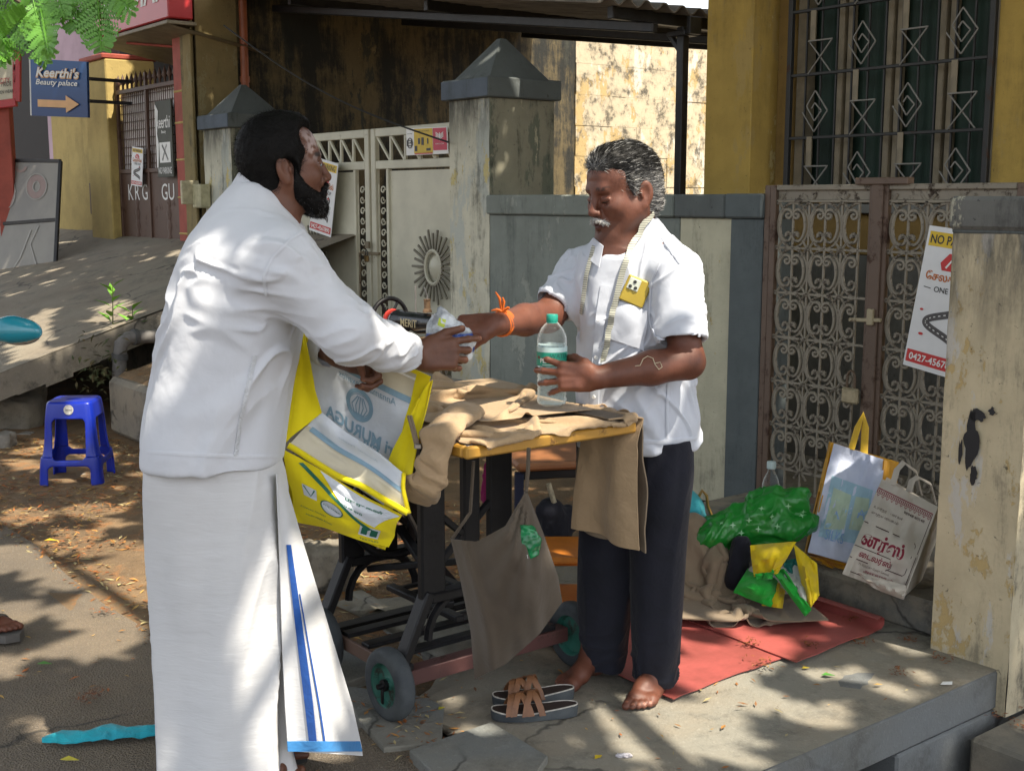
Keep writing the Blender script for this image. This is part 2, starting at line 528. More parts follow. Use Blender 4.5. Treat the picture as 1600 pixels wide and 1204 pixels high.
MAT['shutter'] = simple('green_cloth', (.012, .036, .024), .7, .4, 5, .3, 50)
MAT['cream_wood'] = simple('cream_window_wood', (.26, .215, .145), .6, .3, 9, .2, 50, dirt=.35)
MAT['roof'] = simple('asbestos_sheet', (.19, .165, .14), .85, .4, 3, .3, 60, dirt=.5)
MAT['pipe_orange'] = simple('orange_pvc', (.30, .085, .035), .5, .3, 6, .1, 60, dirt=.3)
MAT['pink'] = simple('lilac_plaster', (.46, .33, .40), .8, .15, 3, .2, 40, dirt=.15)
MAT['dark_shop'] = simple('interior_darkness_black', (.007, .007, .008), .8, .3, 5, 0)  # near-black colour stands in for the darkness of unlit interiors
MAT['brick'] = simple('grey_brown_brick', (.27, .21, .16), .9, .35, 6, .4, 60, dirt=.3)
# ground -------------------------------------------------------------
def ground_mat(name, kind):
 t = NT(name)
 n = t.noise(1.3, 8, .7)
 if kind == 'dirt':
  a = t.mix(t.ramp(n, .35, .65), (.27, .175, .09), (.14, .092, .05))
  a = t.mix(t.ramp(t.noise(5.5, 8, .75), .52, .62, 0, .8), a, (.30, .14, .05))
  a = t.mix(t.ramp(t.noise(60, 3, .7), .58, .7, 0, .6), a, (.26, .2, .13))
  hs, st = t.math('ADD', t.noise(7, 9, .75), t.math('MULTIPLY', t.noise(90, 3), .5)), .9
 else:
  a = t.mix(t.ramp(n, .35, .65), (.235, .18, .12), (.165, .13, .092))
  a = t.mix(t.ramp(t.noise(3.2, 8, .75), .53, .66, 0, .6), a, (.2, .165, .12))
  v = t.ramp(t.voro(150), .1, .6)
  a = t.mix(t.math('MULTIPLY', v, .45), a, (.07, .066, .06))
  a = t.mix(t.ramp(t.noise(130, 2), .62, .7, 0, .5), a, (.28, .25, .2))
  a = t.mix(t.math('MULTIPLY', t.math('MULTIPLY', t.cracks(.7, .01), t.ramp(t.noise(.9, 3), .45, .58)), .8), a, (.03, .028, .025))
  hs, st = t.math('ADD', t.noise(5, 8, .7), t.math('MULTIPLY', t.voro(160), .5)), .55
 t.col(a).rough(.95)
 t.bump(hs, st, .03)
 return t.m
MAT['dirt'] = ground_mat('dry_dirt', 'dirt')
MAT['road'] = ground_mat('worn_asphalt', 'road')
def sheet(name, mat, s0, s1, t0, t1, z, n=40, amp=.01, edge=None, parent=None, seed=0):
 mb = MB()
 nu = max(2, int(n)); nv = max(2, int(n * abs(t1 - t0) / abs(s1 - s0)))
 def fn(u, v):
  s = s0 + (s1 - s0) * u; t = t0 + (t1 - t0) * v
  if edge and v == edge[0]: t += edge[1] * n1(s * 1.7, seed, 0, 3)
  return W(s, t, z + amp * n1(s * 1.1, t * 1.1, seed))
 mb.grid(fn, nu, nv)
 return tag(mb.build(name, mat, parent, 3.2), kind='structure')
far = MB()
far.grid(lambda u, v: W(-120 + 240 * u, -120 + 240 * v, -.62), 8, 8)
tag(far.build('terrain', MAT['dirt']), kind='structure')
sheet('road', MAT['road'], -60, 60, -40, -2.93, -.012, 240, .004, (1, .06), seed=3)
sheet('ground', MAT['dirt'], -24, 1.02, -3.05, .0, -.02, 160, .014, seed=1)
sheet('road_verge', MAT['road'], 1.0, 40, -3.05, -2.62, -.012, 200, .004, (1, .03), seed=5)
# concrete platform over the drain, with a step up to the iron gate
pf = MB()
def plat(u, v):
 s = .05 + (1.905 - .05) * u; t = -2.62 + (2.62 - .0) * v
 if u == 0: s += .12 * n1(t * 2.3, 4, 0, 3)
 if u < .5 and t < -2.3: t = max(t, -2.62 + .42 * smoothstep(.62, .3, u) * 1.0 + .05 * n1(s * 4, 3, 1, 3))
 if v == 0: t += .10 * n1(s * 3, 9, 0, 3) + .05
 return W(s, t, .0 + .004 * n1(s * 3, t * 3, 2))
pf.grid(plat, 24, 50)
plat_o = tag(pf.build('platform', MAT['platform'], None, 3.2), kind='structure')
ps = MB()
ps.mat = 0
def prow(t0, t1, z0, z1, d=.5):
 a, b = W(1.905 - d / 2, (t0 + t1) / 2, (z0 + z1) / 2), None
 ps.box(a, (d, t1 - t0, z1 - z0), .008, rz=UANG)
prow(-2.62, 0, -.135, -.004)
prow(-1.42, .3, -.62, -.139)
prow(-2.62, -2.25, -.62, -.139)
ps.build('platform_side', MAT['platform_side'], plat_o)
pe = MB()
pe.box(W(1.0, -1.3, -.35), (1.2, 2.5, .58), rz=UANG)
tag(pe.build('drain_bed', MAT['platform_side'], None), kind='structure')
dr = MB(); dr.grid(lambda u, v: W(1.0 + 30 * u, -2.62 + 3.4 * v, -.42), 20, 6)
tag(dr.build('drain_floor', MAT['ledge']), kind='structure')
lg = MB(); lg.box(W(3.9, .0, -.36), (3.9, 2.22, .42), .012, rz=UANG)
tag(lg.build('ledge', MAT['ledge']), kind='structure')
stp = MB(); stp.box(W(1.0, -.33, .06), (1.75, .93, .125), .012, rz=UANG)
tag(stp.build('gate_step', m_concrete('step_cement', (.12, .12, .11), amt=.9, scale=4)), kind='structure')
yard = MB(); yard.grid(lambda u, v: W(-6.3 + 12 * u, .02 + 9 * v, .05), 10, 8)
tag(yard.build('courtyard', MAT['old_concrete']), kind='structure')
# sloping apron of the neighbour, over the open culvert
ap = MB()
def apz(t): return max(-.0, 1.12 + .31 * t)
def apron(u, v):
 s = -4.12 - 12 * u; t = -2.55 + 3.2 * v
 return W(s, t, (apz(t) if v > 0 else apz(-2.55)) + .012 * n1(s, t, 3))
ap.grid(apron, 40, 20)
apn = ap.build('apron', MAT['ramp'], None, 3.2); tag(apn, kind='structure')
# underside edge, thick slab seen from its end
sd = MB()
for k in range(12):
 t0 = -2.55 + k * .18; t1 = t0 + .18
 for s0, s1 in ((-4.12, -4.5),):
  d = .19 + .02 * n1(k * .7)
  a, b, c, e = W(s0, t0, apz(t0) - .004), W(s0, t1, apz(t1) - .004), W(s0, t1, apz(t1) - d), W(s0, t0, apz(t0) - d)
  a2, b2, c2, e2 = W(s1, t0, apz(t0) - .004), W(s1, t1, apz(t1) - .004), W(s1, t1, apz(t1) - d), W(s1, t0, apz(t0) - d)
  sd.add([a, b, c, e, a2, b2, c2, e2], [(0, 1, 2, 3), (3, 2, 6, 7), (4, 7, 6, 5)])
sd.build('slab_end', MAT['old_concrete'], apn)
cl = MB(); cl.box(W(-9.5, -.55, .2), (9.6, .25, 1.0), rz=UANG)
tag(cl.build('culvert_wall', MAT['old_concrete']), kind='structure')
kb = MB(); kb.box(W(-9.6, -2.66, .14), (9.0, .16, .36), .02, rz=UANG)
tag(kb.build('apron_kerb', MAT['old_concrete']), kind='structure')
# concrete block that carries the pipe, right of the dark culvert mouth
bk = MB()
bk.box(W(-3.12, -.82, .175), (1.5, 1.75, .37), .03, rz=UANG)
tag(bk.build('culvert_block', MAT['old_concrete']), kind='structure')
em = MB()
def emb(u, v):
 e = (0 < u < 1) and (0 < v < 1)
 s = -3.85 + 1.46 * u; t = -1.66 + 1.62 * v
 return W(s, t, (.37 if e else .34) + (.03 + .22 * smoothstep(.05, .5, v) + .02 * n1(s * 5, t * 5, 8)) * e)
em.grid(emb, 30, 30)
tag(em.build('earth_bank', MAT['dirt'], None, 3.2), kind='structure')
ck = MB(); ck.box(W(-2.75, -.3, .1), (1.6, .6, .24), .02, rz=UANG)
tag(ck.build('gate_apron', m_concrete('gate_apron_cement', (.24, .235, .22), amt=.4)), kind='structure')
# ------------------------------------------------------------------ compound wall
wl = sthing('compound_wall', 'grey cement compound wall with a flat cap behind the sewing table', 'wall', -.93, 0)
def seg(name, mat, s0, s1, z0, z1, t0=0.0, t1=.2, parent=None, org=-.93, bev=.004):
 b = MB(); b.box(((s0 + s1) / 2 - org, (t0 + t1) / 2, (z0 + z1) / 2), (s1 - s0, t1 - t0, z1 - z0), bev)
 return b.build(name, mat, parent)
seg('wall_face', MAT['grey_wall'], -1.998, -.42, 0, 1.405, parent=wl)
seg('wall_face', MAT['cream_patch'], -.418, -.075, 0, 1.405, .001, .2, parent=wl)
seg('wall_face', MAT['dark_wall'], -.073, .125, 0, 1.405, -.012, .2, parent=wl)
seg('wall_cap', MAT['grey_wall'], -1.998, -.44, 1.408, 1.52, -.03, .23, parent=wl, bev=.008)
seg('wall_cap', MAT['cap'], -.437, -.1, 1.408, 1.52, -.03, .23, parent=wl, bev=.008)
seg('wall_cap', MAT['dark_wall'], -.097, .13, 1.408, 1.522, -.034, .234, parent=wl, bev=.008)
def gate_pillar(s0, s1, t0, t1, zc, label, base=0.0, apex=.25):
 cx, cy = (s0 + s1) / 2, (t0 + t1) / 2
 w, d = s1 - s0, t1 - t0
 p = sthing('gate_pillar', label, 'gate pillar', cx, cy, base, 'gate pillars with pyramid caps')
 b = MB(); b.grid(lambda u, v: (-w / 2 + w * u, -d / 2 + .003 * n1(u * 6, v * 16, s0), (zc - base) * v), 10, 24)
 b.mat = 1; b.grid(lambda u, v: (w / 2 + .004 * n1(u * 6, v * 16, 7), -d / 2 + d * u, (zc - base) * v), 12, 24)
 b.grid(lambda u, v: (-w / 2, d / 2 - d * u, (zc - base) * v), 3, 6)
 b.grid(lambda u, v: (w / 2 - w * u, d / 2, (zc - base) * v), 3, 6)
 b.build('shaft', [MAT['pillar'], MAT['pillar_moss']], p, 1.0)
 b = MB(); b.box((0, 0, zc - base + .062), (w + .07, d + .07, .12), .008)
 b.build('cap', MAT['cap'], p)
 b = MB(); b.box((0, -d / 2 - .037, zc - base + .06), (w + .064, .006, .108), .002)
 b.build('cap_face', MAT['cap_blue'], p)
 h = zc - base + .123
 a, e = w / 2 - .02, d / 2 - .02
 b = MB(); b.add([(-a, -e, h), (a, -e, h), (a, e, h), (-a, e, h), (-.02, -.02, h + apex), (.02, -.02, h + apex), (.02, .02, h + apex), (-.02, .02, h + apex)],
     [(0, 1, 5, 4), (1, 2, 6, 5), (2, 3, 7, 6), (3, 0, 4, 7), (4, 5, 6, 7)])
 b.build('pyramid', MAT['cap'], p)
 return p
gp1 = gate_pillar(-2.41, -2.0, 0, .5, 2.09, 'tall mossy gate pillar with pyramid cap between white gate and grey wall')
gp2 = gate_pillar(-6.05, -5.52, 0, .5, 2.07, 'flaking gate pillar with pyramid cap behind the bearded man')
# small letter box on the far pillar
lb = sthing('letter_box', 'small cream letter box fixed low on the flaking far pillar', 'letter box', -6.0, -.06, 1.42)
b = MB(); b.box((0, 0, .1), (.16, .1, .2), .01); b.build('box', simple('cream_tin', (.5, .47, .3), .5, .3, 20, .1, dirt=.3), lb)
b = MB(); b.box((-.1, -.06, .13), (.03, .16, .2), .006); b.build('open_lid', simple('cream_tin_lid', (.55, .5, .34), .5, .3, 20, .1, dirt=.3), lb)
# ------------------------------------------------------------------ cream double gate (left of the tall pillar)
def cream_gate():
 g = sthing('double_gate', 'closed cream sheet metal double gate with sunburst rosettes', 'gate', -3.9, .35)
 z0, z1, zr = .30, 2.0, 1.74
 def leaf(s0, s1, side):
  w = abs(s1 - s0); lo = min(s0, s1) + 3.9; hi = max(s0, s1) + 3.9
  b = MB()
  for x in (lo + .03, hi - .03): b.box((x, 0, (z0 + z1) / 2), (.06, .04, z1 - z0), .004)
  for z in (z0 + .03, zr, z1 - .03): b.box(((lo + hi) / 2, 0, z), (w - .124, .036, .06), .004)
  b.build('leaf_frame', MAT['cream_gate'], g)
  # zig-zag top band
  n = max(3, int(round((w - .12) / .19))); q = (w - .12) / n
  zz = MB()
  for i in range(n):
   xa = lo + .06 + q * i
   zz.bar((xa + .01, 0, z1 - .06), (xa + q - .012, 0, zr + .03), .018, .02)
   if i: zz.bar((xa, 0, z1 - .06), (xa, 0, zr + .03), .02, .022)
  zz.build('zigzag_bars', MAT['cream_gate'], g)
  # scroll strip beside the meeting stile, sheet panel for the rest
  sx0, sx1 = (lo + .06, lo + .2) if side > 0 else (hi - .2, hi - .06)
  px0, px1 = (sx1 + .03, hi - .06) if side > 0 else (lo + .06, sx0 - .03)
  b = MB(); b.box(((px0 + px1) / 2, .004, (z0 + zr) / 2), (px1 - px0, .006, zr - z0 - .09)); b.build('sheet_panel', MAT['cream_gate'], g)
  b = MB(); xm = sx1 + .015 if side > 0 else sx0 - .015
  b.box((xm, 0, (z0 + zr) / 2), (.03, .034, zr - z0 - .062), .003)
  b.build('stile', MAT['cream_gate'], g)
  sm = None
  zc = z0 + .06
  while zc + .16 < zr - .03:
   if sm is None:
    c = MB()
    for sg in (-1, 1):
     pts = []
     for k in range(22):
      a = k / 21 * 1.6 * math.pi * 1.35
      r = .03 * (1 - k / 30)
      pts.append((sg * .002 + (math.cos(a) * r) * 1.1, 0, sg * (.035) + sg * math.sin(a) * r))
     c.tube(pts, .0055, 5)
    c.bar((-.055, 0, -.075), (-.055, 0, .08), .008); c.bar((.055, 0, -.075), (.055, 0, .08), .008)
    sm = c.mesh('scroll', MAT['cream_gate'])
   link('scroll', sm, g, ((sx0 + sx1) / 2, 0, zc + .08)); zc += .155
  # sunburst
  cx, cz = (px0 + px1) / 2, 1.03
  spk = None
  for k in range(28):
   a = 2 * math.pi * k / 28
   if spk is None:
    c = MB(); c.bar((.1, 0, 0), (.235, 0, 0), .013, .016); spk = c.mesh('spoke', MAT['spoke'])
   o = link('spoke', spk, g, (cx, -.03, cz)); o.rotation_euler = (0, a, 0); o.scale = (1 if k % 2 else 1.12, 1, 1)
  c = MB(); c.tube([(cx + .095 * math.cos(t), -.03, cz + .115 * math.sin(t)) for t in np.linspace(0, 2 * math.pi, 29)[:-1]], .014, 6, closed=True)
  c.build('sun_ring', MAT['cream_gate'], g, 1.0)
  c = MB(); c.lathe([(.0, .03), (.05, .026), (.083, .004), (.083, 0)], 20, Matrix.Translation((cx, -.004, cz)) @ Matrix.Rotation(math.pi / 2, 4, 'X'))
  c.build('sun_disc', MAT['cream_gate'], g, .6)
 leaf(-5.48, -3.915, -1); leaf(-3.885, -2.43, 1)
 b = MB(); b.bar((-.12, -.035, 1.1), (.14, -.035, 1.1), .02); b.box((0, -.05, 1.16), (.05, .02, .05), .004); b.tube([(-.1, -.06, 1.1), (-.1, -.06, .75)], .008, 6)
 b.build('bolt', m_rust_paint('rusty_bolt', (.2, .16, .1), amt=.8), g)
 return g
cgate = cream_gate()
pl = sthing('padlock', 'brass padlock on the bolt of the cream double gate', 'padlock', -3.9, .29, 1.09)
b = MB(); b.box((0, 0, -.03), (.045, .02, .05), .006); b.build('lock_body', simple('old_brass', (.2, .13, .05), .45, .3, 30, .1, metal=.7), pl)
b = MB(); b.tube([(-.015, 0, -.005), (-.015, 0, .02), (0, 0, .035), (.015, 0, .02), (.015, 0, -.005)], .004, 6); b.build('shackle', MAT['iron_black'], pl)
# ------------------------------------------------------------------ scrolled iron gate on the step
def scroll_gate():
 g = sthing('scroll_gate', 'rusty wrought iron double gate of grey scrolls at the top of the step', 'gate', .75, .0, .12)
 H = 1.44
 def local(s): return s - .75
 cw, ch = .178, .205
 def spiral(cx, cz, r, a0, turns, sg, n=14):
  return [(cx + math.cos(a0 + sg * turns * 2 * math.pi * k / n) * r * (1 - .62 * k / n), 0, cz + math.sin(a0 + sg * turns * 2 * math.pi * k / n) * r * (1 - .62 * k / n)) for k in range(n + 1)]
 def cscroll():
  pts = []
  # C opening to the right: upper curl, big bow to the left, lower curl
  up = spiral(-.024, ch * .23, .024, math.pi * .55, .85, -1, 12)
  up = up[::-1]
  bow = [(-.028 - .044 * math.sin(math.pi * k / 10), 0, (ch * .23 + .026) * math.cos(math.pi * k / 10)) for k in range(0, 11)]
  dn = [(x, y, -z) for x, y, z in up[::-1]]
  return up + bow[1:-1] + dn
 m = MB(); m.tube(cscroll(), .0062, 5, flat=1.3); m.tube(spiral(-.024, ch * .23, .007, 0, .5, 1, 5), .008, 5); m.tube(spiral(-.024, -ch * .23, .007, 0, .5, 1, 5), .008, 5)
 me_c = m.mesh('scroll', MAT['scroll'], 1.0)
 m = MB()
 m.tube([(-cw / 2 * math.sin(math.pi * k / 14) * .985, 0, ch / 2 * math.cos(math.pi * k / 14) * .985) for k in range(15)], .007, 5)
 me_a = m.mesh('arc', MAT['scroll'], 1.0)
 m = MB(); m.box((0, 0, 0), (.016, .016, .014), .003); me_n = m.mesh('collar', MAT['scroll'])
 def leaf(s0, s1, phase):
  lo, hi = local(s0), local(s1)
  f = MB()
  for x in (lo + .016, hi - .016): f.box((x, 0, H / 2), (.032, .03, H), .003)
  f.box(((lo + hi) / 2, 0, .016), (hi - lo - .066, .026, .03), .003)
  f.build('leaf_frame', MAT['gate_rust'], g)
  f = MB()
  f.box(((lo + hi) / 2, 0, H - .012), (hi - lo - .066, .026, .024), .003)
  f.box(((lo + hi) / 2, 0, H - .072), (hi - lo - .066, .016, .012), .002)
  f.box(((lo + hi) / 2, .006, H - .042), (hi - lo - .066, .003, .046))
  f.build('top_band', MAT['scroll'], g)
  x0, x1 = lo + .034, hi - .034
  nrow = 6
  zb = H - .078 - ch * nrow
  r = MB()
  for k in range(1, nrow + 1): r.box(((x0 + x1) / 2, .004, zb + ch * (k - 1)), (x1 - x0, .008, .011), .001)
  r.build('rails', MAT['scroll'], g)
  x = x0 + phase * cw
  xs = []
  while x < x1 + .02: xs.append(x); x += cw / 2
  for i, x in enumerate(xs):
   if x > x1 - .005: continue
   v = MB(); v.box((0, .004, 0), (.010, .009, H - .1), .001)
   v.build('vertical_bar', MAT['scroll'], g, None, (x, 0, H / 2 - .025))
  i = 0; x = x0 + phase * cw - cw
  while x < x1 + cw:
   for k in range(nrow):
    zc = zb + ch * (k + .5)
    for sg in (-1, 1):
     xx = x
     far_x = xx + sg * cw / 2
     if xx + sg * .07 < x1 + .004 and xx + sg * .07 > x0 - .004 and x0 - .02 < xx < x1 + .02:
      o = link('scroll', me_c, g, (xx, -.002, zc)); o.scale = (1 if sg < 0 else -1, 1, 1)
     if x0 - .01 <= min(xx, far_x) and max(xx, far_x) <= x1 + .01:
      o = link('arc', me_a, g, (xx, .006, zc)); o.scale = (1 if sg < 0 else -1, 1, 1)
   x += cw
 leaf(.165, .735, .5); leaf(.765, 1.40, .5)
 # small crosses of flat iron filling the gaps between the ovals
 m = MB(); m.tube([(-.034, 0, -.036), (-.012, 0, -.008), (0, 0, 0), (.012, 0, .008), (.034, 0, .036)], .006, 5); m.tube([(-.034, .002, .036), (-.012, .002, .008), (0, .002, 0), (.012, .002, -.008), (.034, .002, -.036)], .006, 5); m.box((0, -.004, 0), (.022, .012, .022), .004)
 me_x = m.mesh('rosette', MAT['scroll'])
 for s0, s1 in ((.165, .735), (.765, 1.40)):
  x = local(s0) + .034
  while x < local(s1) - .03:
   for k in range(7): link('rosette', me_x, g, (x, .002, 1.44 - .078 - .205 * k))
   x += .178
 b = MB(); b.box((0, -.02, .73), (.055, .012, 1.42), .003); b.build('meeting_bar', MAT['gate_rust'], g)
 b = MB(); b.bar((-.11, -.03, .86), (.05, -.03, .87), .016); b.box((.0, -.035, .88), (.03, .02, .07), .004); b.build('latch', m_rust_paint('cream_latch', (.4, .34, .22), amt=.5), g)
 b = MB(); b.box((.02, -.01, 1.452), (.26, .05, .03), .004); b.build('top_plate', MAT['gate_rust'], g)
 return g
sgate = scroll_gate()
gj = sthing('gate_post', 'thin rusty iron gate post beside the dark end of the grey wall', 'post', .145, .0, 0)
b = MB(); b.box((0, .02, .78), (.035, .06, 1.56), .004); b.build('post', MAT['gate_rust'], gj)
pl = sthing('padlock', 'brass padlock hanging on the scrolled iron gate', 'padlock', .665, -.035, .685)
b = MB(); b.box((0, 0, -.035), (.085, .026, .07), .008); b.build('lock_body', simple('worn_brass', (.42, .36, .24), .4, .35, 30, .1, metal=.4), pl)
b = MB(); b.tube([(-.02, 0, -.005), (-.02, 0, .05), (-.012, 0, .068), (0, 0, .075), (.012, 0, .068), (.02, 0, .05), (.02, 0, -.005)], .006, 7); b.build('shackle', m_rust_paint('rusty_shackle', (.12, .08, .05), amt=.8), pl)
# ------------------------------------------------------------------ right pillar (near)
rp = sthing('entrance_pillar', 'beige flaking pillar standing in front of the scrolled iron gate', 'gate pillar', 1.80, -.69, -.15)
b = MB()
b.grid(lambda u, v: (-.14 + .28 * u, -.2 + .004 * n1(u * 7, v * 20, 31), 1.55 * v), 12, 30)
b.mat = 1
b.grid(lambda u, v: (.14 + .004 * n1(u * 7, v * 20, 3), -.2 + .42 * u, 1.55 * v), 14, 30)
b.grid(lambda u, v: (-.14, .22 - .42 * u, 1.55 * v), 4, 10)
b.build('shaft', [MAT['pillar_front'], m_peel('beige_pillar_darker_side', (.42, .37, .26), (.4, .32, .18), (.03, .032, .03), mold_amt=.95, patch=.6, mscale=2.5)], rp, 1.0)  # side faces: darker paint and denser mould than the front
b = MB(); b.box((0, .01, 1.6045), (.30, .46, .105), .012); b.build('cap', m_peel('pillar_cap_cement', (.15, .15, .14), (.4, .38, .3), (.03, .03, .03), mold_amt=.7, patch=.57), rp)
b = MB(); b.box((0, .01, 1.575 - .02), (.286, .43, .03), .005); b.build('cap_neck', MAT['cap'], rp)
b = MB()
for cx, cz, rx, rz_, sd in ((-.03, .885, .026, .085, 1), (-.01, .965, .03, .018, 2), (-.015, .77, .012, .03, 3), (.035, .985, .010, .014, 4), (-.066, .84, .008, .04, 5)):
 n = 26
 b.add([(cx + rx * math.cos(a) * (1 + .45 * n1(math.cos(a) * 2.5, math.sin(a) * 2.5, sd)), -.2075, cz + rz_ * math.sin(a) * (1 + .45 * n1(math.cos(a) * 2.5, math.sin(a) * 2.5, sd + 9))) for a in np.linspace(0, 2 * math.pi, n + 1)[:-1]], [tuple(range(n))])
b.build('black_smear', MAT['black_print'], rp)
# ------------------------------------------------------------------ house on the right: ochre walls, grilled window
hs = sthing('house', 'ochre yellow house front with a tall grilled window behind the iron gate', 'house', 0, 1.1, .05)
def hbox(name, mat, s0, s1, t0, t1, z0, z1, parent=hs, bev=.004):
 b = MB(); b.box(((s0 + s1) / 2, (t0 + t1) / 2 - 1.1, (z0 + z1) / 2 - .05), (s1 - s0, t1 - t0, z1 - z0), bev)
 return b.build(name, mat, parent)
hbox('column', MAT['yellow'], -1.13, -.78, .92, 1.25, .05, 4.4)
hbox('wall', MAT['yellow_dark'], -.778, -.66, 1.13, 1.4, .05, 4.4)
hbox('wall', MAT['yellow'], .60, 3.2, 1.08, 1.4, .05, 4.4)
hbox('wall', MAT['yellow_dark'], -.66, .60, 1.10, 1.4, 1.2, 1.42)
hbox('plinth', MAT['plinth'], -.66, .60, 1.09, 1.4, .05, 1.198)
hbox('wall', MAT['yellow'], -.66, .60, 1.13, 1.4, 2.95, 4.4)
hbox('sill', MAT['plinth'], -.66, .60, 1.02, 1.4, 1.422, 1.47)
hbox('side_wall', MAT['yellow'], -1.0, -.86, 1.26, 5.6, .05, 4.4)
hbox('roof_slab', MAT['plinth'], -1.3, 3.4, .7, 5.8, 4.402, 4.55)
hbox('room_darkness_sheet', MAT['dark_shop'], -.62, .58, 1.62, 1.66, 1.0, 3.2)  # thin near-black sheet standing in for the unlit room behind the window
# window: cream frame, mullions, green curtained openings
w0, w1, wz0, wz1 = -.658, .598, 1.47, 2.95
win = MB()
for x in (w0 + .035, w1 - .035): win.box((x, .09, (wz0 + wz1) / 2 - .05), (.07, .08, wz1 - wz0), .004)
win.box(((w0 + w1) / 2, .09, wz1 - .09), (w1 - w0 - .144, .08, .08), .004)
wf = win.build('window', MAT['cream_wood'], hs)
for k, x in enumerate((-.36, -.05, .26)):
 b = MB(); b.box((x - .022, .10, (wz0 + wz1) / 2 - .09), (.036, .05, wz1 - wz0 - .08), .004)
 b.box((x + .026, .11, (wz0 + wz1) / 2 - .09), (.036, .04, wz1 - wz0 - .08), .004)
 b.build('mullion', MAT['cream_wood'], wf)
for k in range(4):
 x = -.51 + .31 * k
 b = MB()
 def cur(u, v, x=x): return (x - .135 + .27 * u, .145 + .012 * math.sin(u * 14 + k) , 1.43 + 1.42 * v)
 b.grid(cur, 16, 4)
 b.build('curtain', MAT['shutter'], wf, 1.0)
 b = MB()
 arch = [(-.15, 0)] + [(-.11 * math.cos(a), .11 * math.sin(a) - .0) for a in np.linspace(0, math.pi, 13)] + [(.15, 0), (.15, .22), (-.15, .22)]
 b.prism([(px_, pz_) for px_, pz_ in arch][::-1], .02, Matrix.Translation((x, .14, 2.52)))
 b.build('arch_board', MAT['cream_wood'], wf)
# iron grille in front
gr = link('window_grille', None, hs) if False else None
gy = -.03
gz0, gz1 = 1.44, 2.86
fr = MB()
for x in (w0 + .02, w1 - .02): fr.box((x, gy, (gz0 + gz1) / 2), (.03, .03, gz1 - gz0), .003)
for z in (gz0 + .01, 1.83 - .05, 2.17 - .05, 2.51 - .05, gz1): fr.box(((w0 + w1) / 2, gy, z), (w1 - w0 - .072, .022, .016), .002)
gro = fr.build('grille', MAT['grille'], hs)
vx = [w0 + .02 + (w1 - w0 - .04) * k / 12 for k in range(1, 12)]
for x in vx:
 b = MB(); b.box((0, 0, 0), (.009, .012, gz1 - gz0), .001); b.build('grille_bar', MAT['grille'], gro, None, (x, gy + .012, (gz0 + gz1) / 2))
def diamond():
 q = []
 R1, R2, R3 = .085, .055, .03
 q = [(-.085, .0), (0, -.11), (.085, 0), (0, .11), (-.055, .03), (-.0, -.052), (.045, .0), (.0, .045), (-.022, .015)]
 m = MB()
 for a, c in zip(q[:-1], q[1:]): m.bar((a[0], 0, a[1]), (c[0], 0, c[1]), .007)
 return m.mesh('diamond', MAT['diamond'])
def cross():
 m = MB(); m.bar((-.075, 0, -.085), (.075, 0, .085), .007); m.bar((-.075, 0.008, .085), (.075, 0.008, -.085), .007); m.bar((-.08, 0, .09), (.08, 0, .09), .008)
 return m.mesh('cross', MAT['diamond'])
def flatbar():
 m = MB(); m.box((0, 0, 0), (.034, .006, .16), .001); return m.mesh('flat_bar', MAT['cream_wood'])
dm, cm, fm = diamond(), cross(), flatbar()
for col_ in range(4):
 for row in range(4):
  cx = w0 + .2 + .29 * col_; zr0 = 1.445 + .335 * row
  if (col_ + row) % 2 == 0:
   link('cross', cm, gro, (cx + .03, gy - .014, zr0 + .09)); link('flat_bar', fm, gro, (cx - .02, gy - .014, zr0 + .26))
  else: link('diamond', dm, gro, (cx + .01, gy - .014, zr0 + .14))
# small white plate at the frame edge of the wall
pt = sthing('wall_plate', 'small white number plate screwed to the ochre wall at far right', 'plate', *(.86, 1.07, 2.27))
b = MB(); b.box((0, 0, 0), (.07, .012, .09), .003); b.build('plate', MAT['white_print'], pt)
# ------------------------------------------------------------------ neighbour's long side wall: dark and mossy in the carport, sunlit block wall beyond
mw = sthing('mossy_wall', 'tall black mossy house wall in the shade of the carport', 'wall', -6.2, 0)
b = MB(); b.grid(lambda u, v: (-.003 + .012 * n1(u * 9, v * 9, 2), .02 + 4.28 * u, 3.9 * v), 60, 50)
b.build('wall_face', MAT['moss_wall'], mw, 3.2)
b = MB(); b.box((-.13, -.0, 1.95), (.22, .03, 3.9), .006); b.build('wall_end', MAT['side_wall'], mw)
b = MB(); b.grid(lambda u, v: (-.0, .022 + .38 * u, 3.9 * v), 6, 30); b.v = [p + Vector((.014, 0, 0)) for p in b.v]
b.build('wall_strip', MAT['side_wall'], mw, 3.2)
b = MB(); b.box((-.16, 2.15, 1.95), (.25, 4.2, 3.9)); b.build('wall_core', MAT['side_wall'], mw)
dp = sthing('drain_pipe', 'orange drain pipe running down the mossy wall end', 'pipe', -6.13, .44)
b = MB(); b.tube([(0, 0, .3), (0, 0, 4.0)], .035, 12); b.build('pipe', MAT['pipe_orange'], dp, 1.0)
b = MB()
for z in (2.5, 3.4): b.tube([(0, 0, z), (0, 0, z + .05)], .042, 12)
b.build('clamp', MAT['pipe_orange'], dp, 1.0)
bw = sthing('block_wall', 'sunlit pale block wall beyond the carport with dark lichen', 'wall', -6.2, 4.3)
b = MB(); b.box((-.12, 2.7, 1.62), (.2, 5.4, 3.24)); b.build('wall_core', MAT['mortar'], bw)
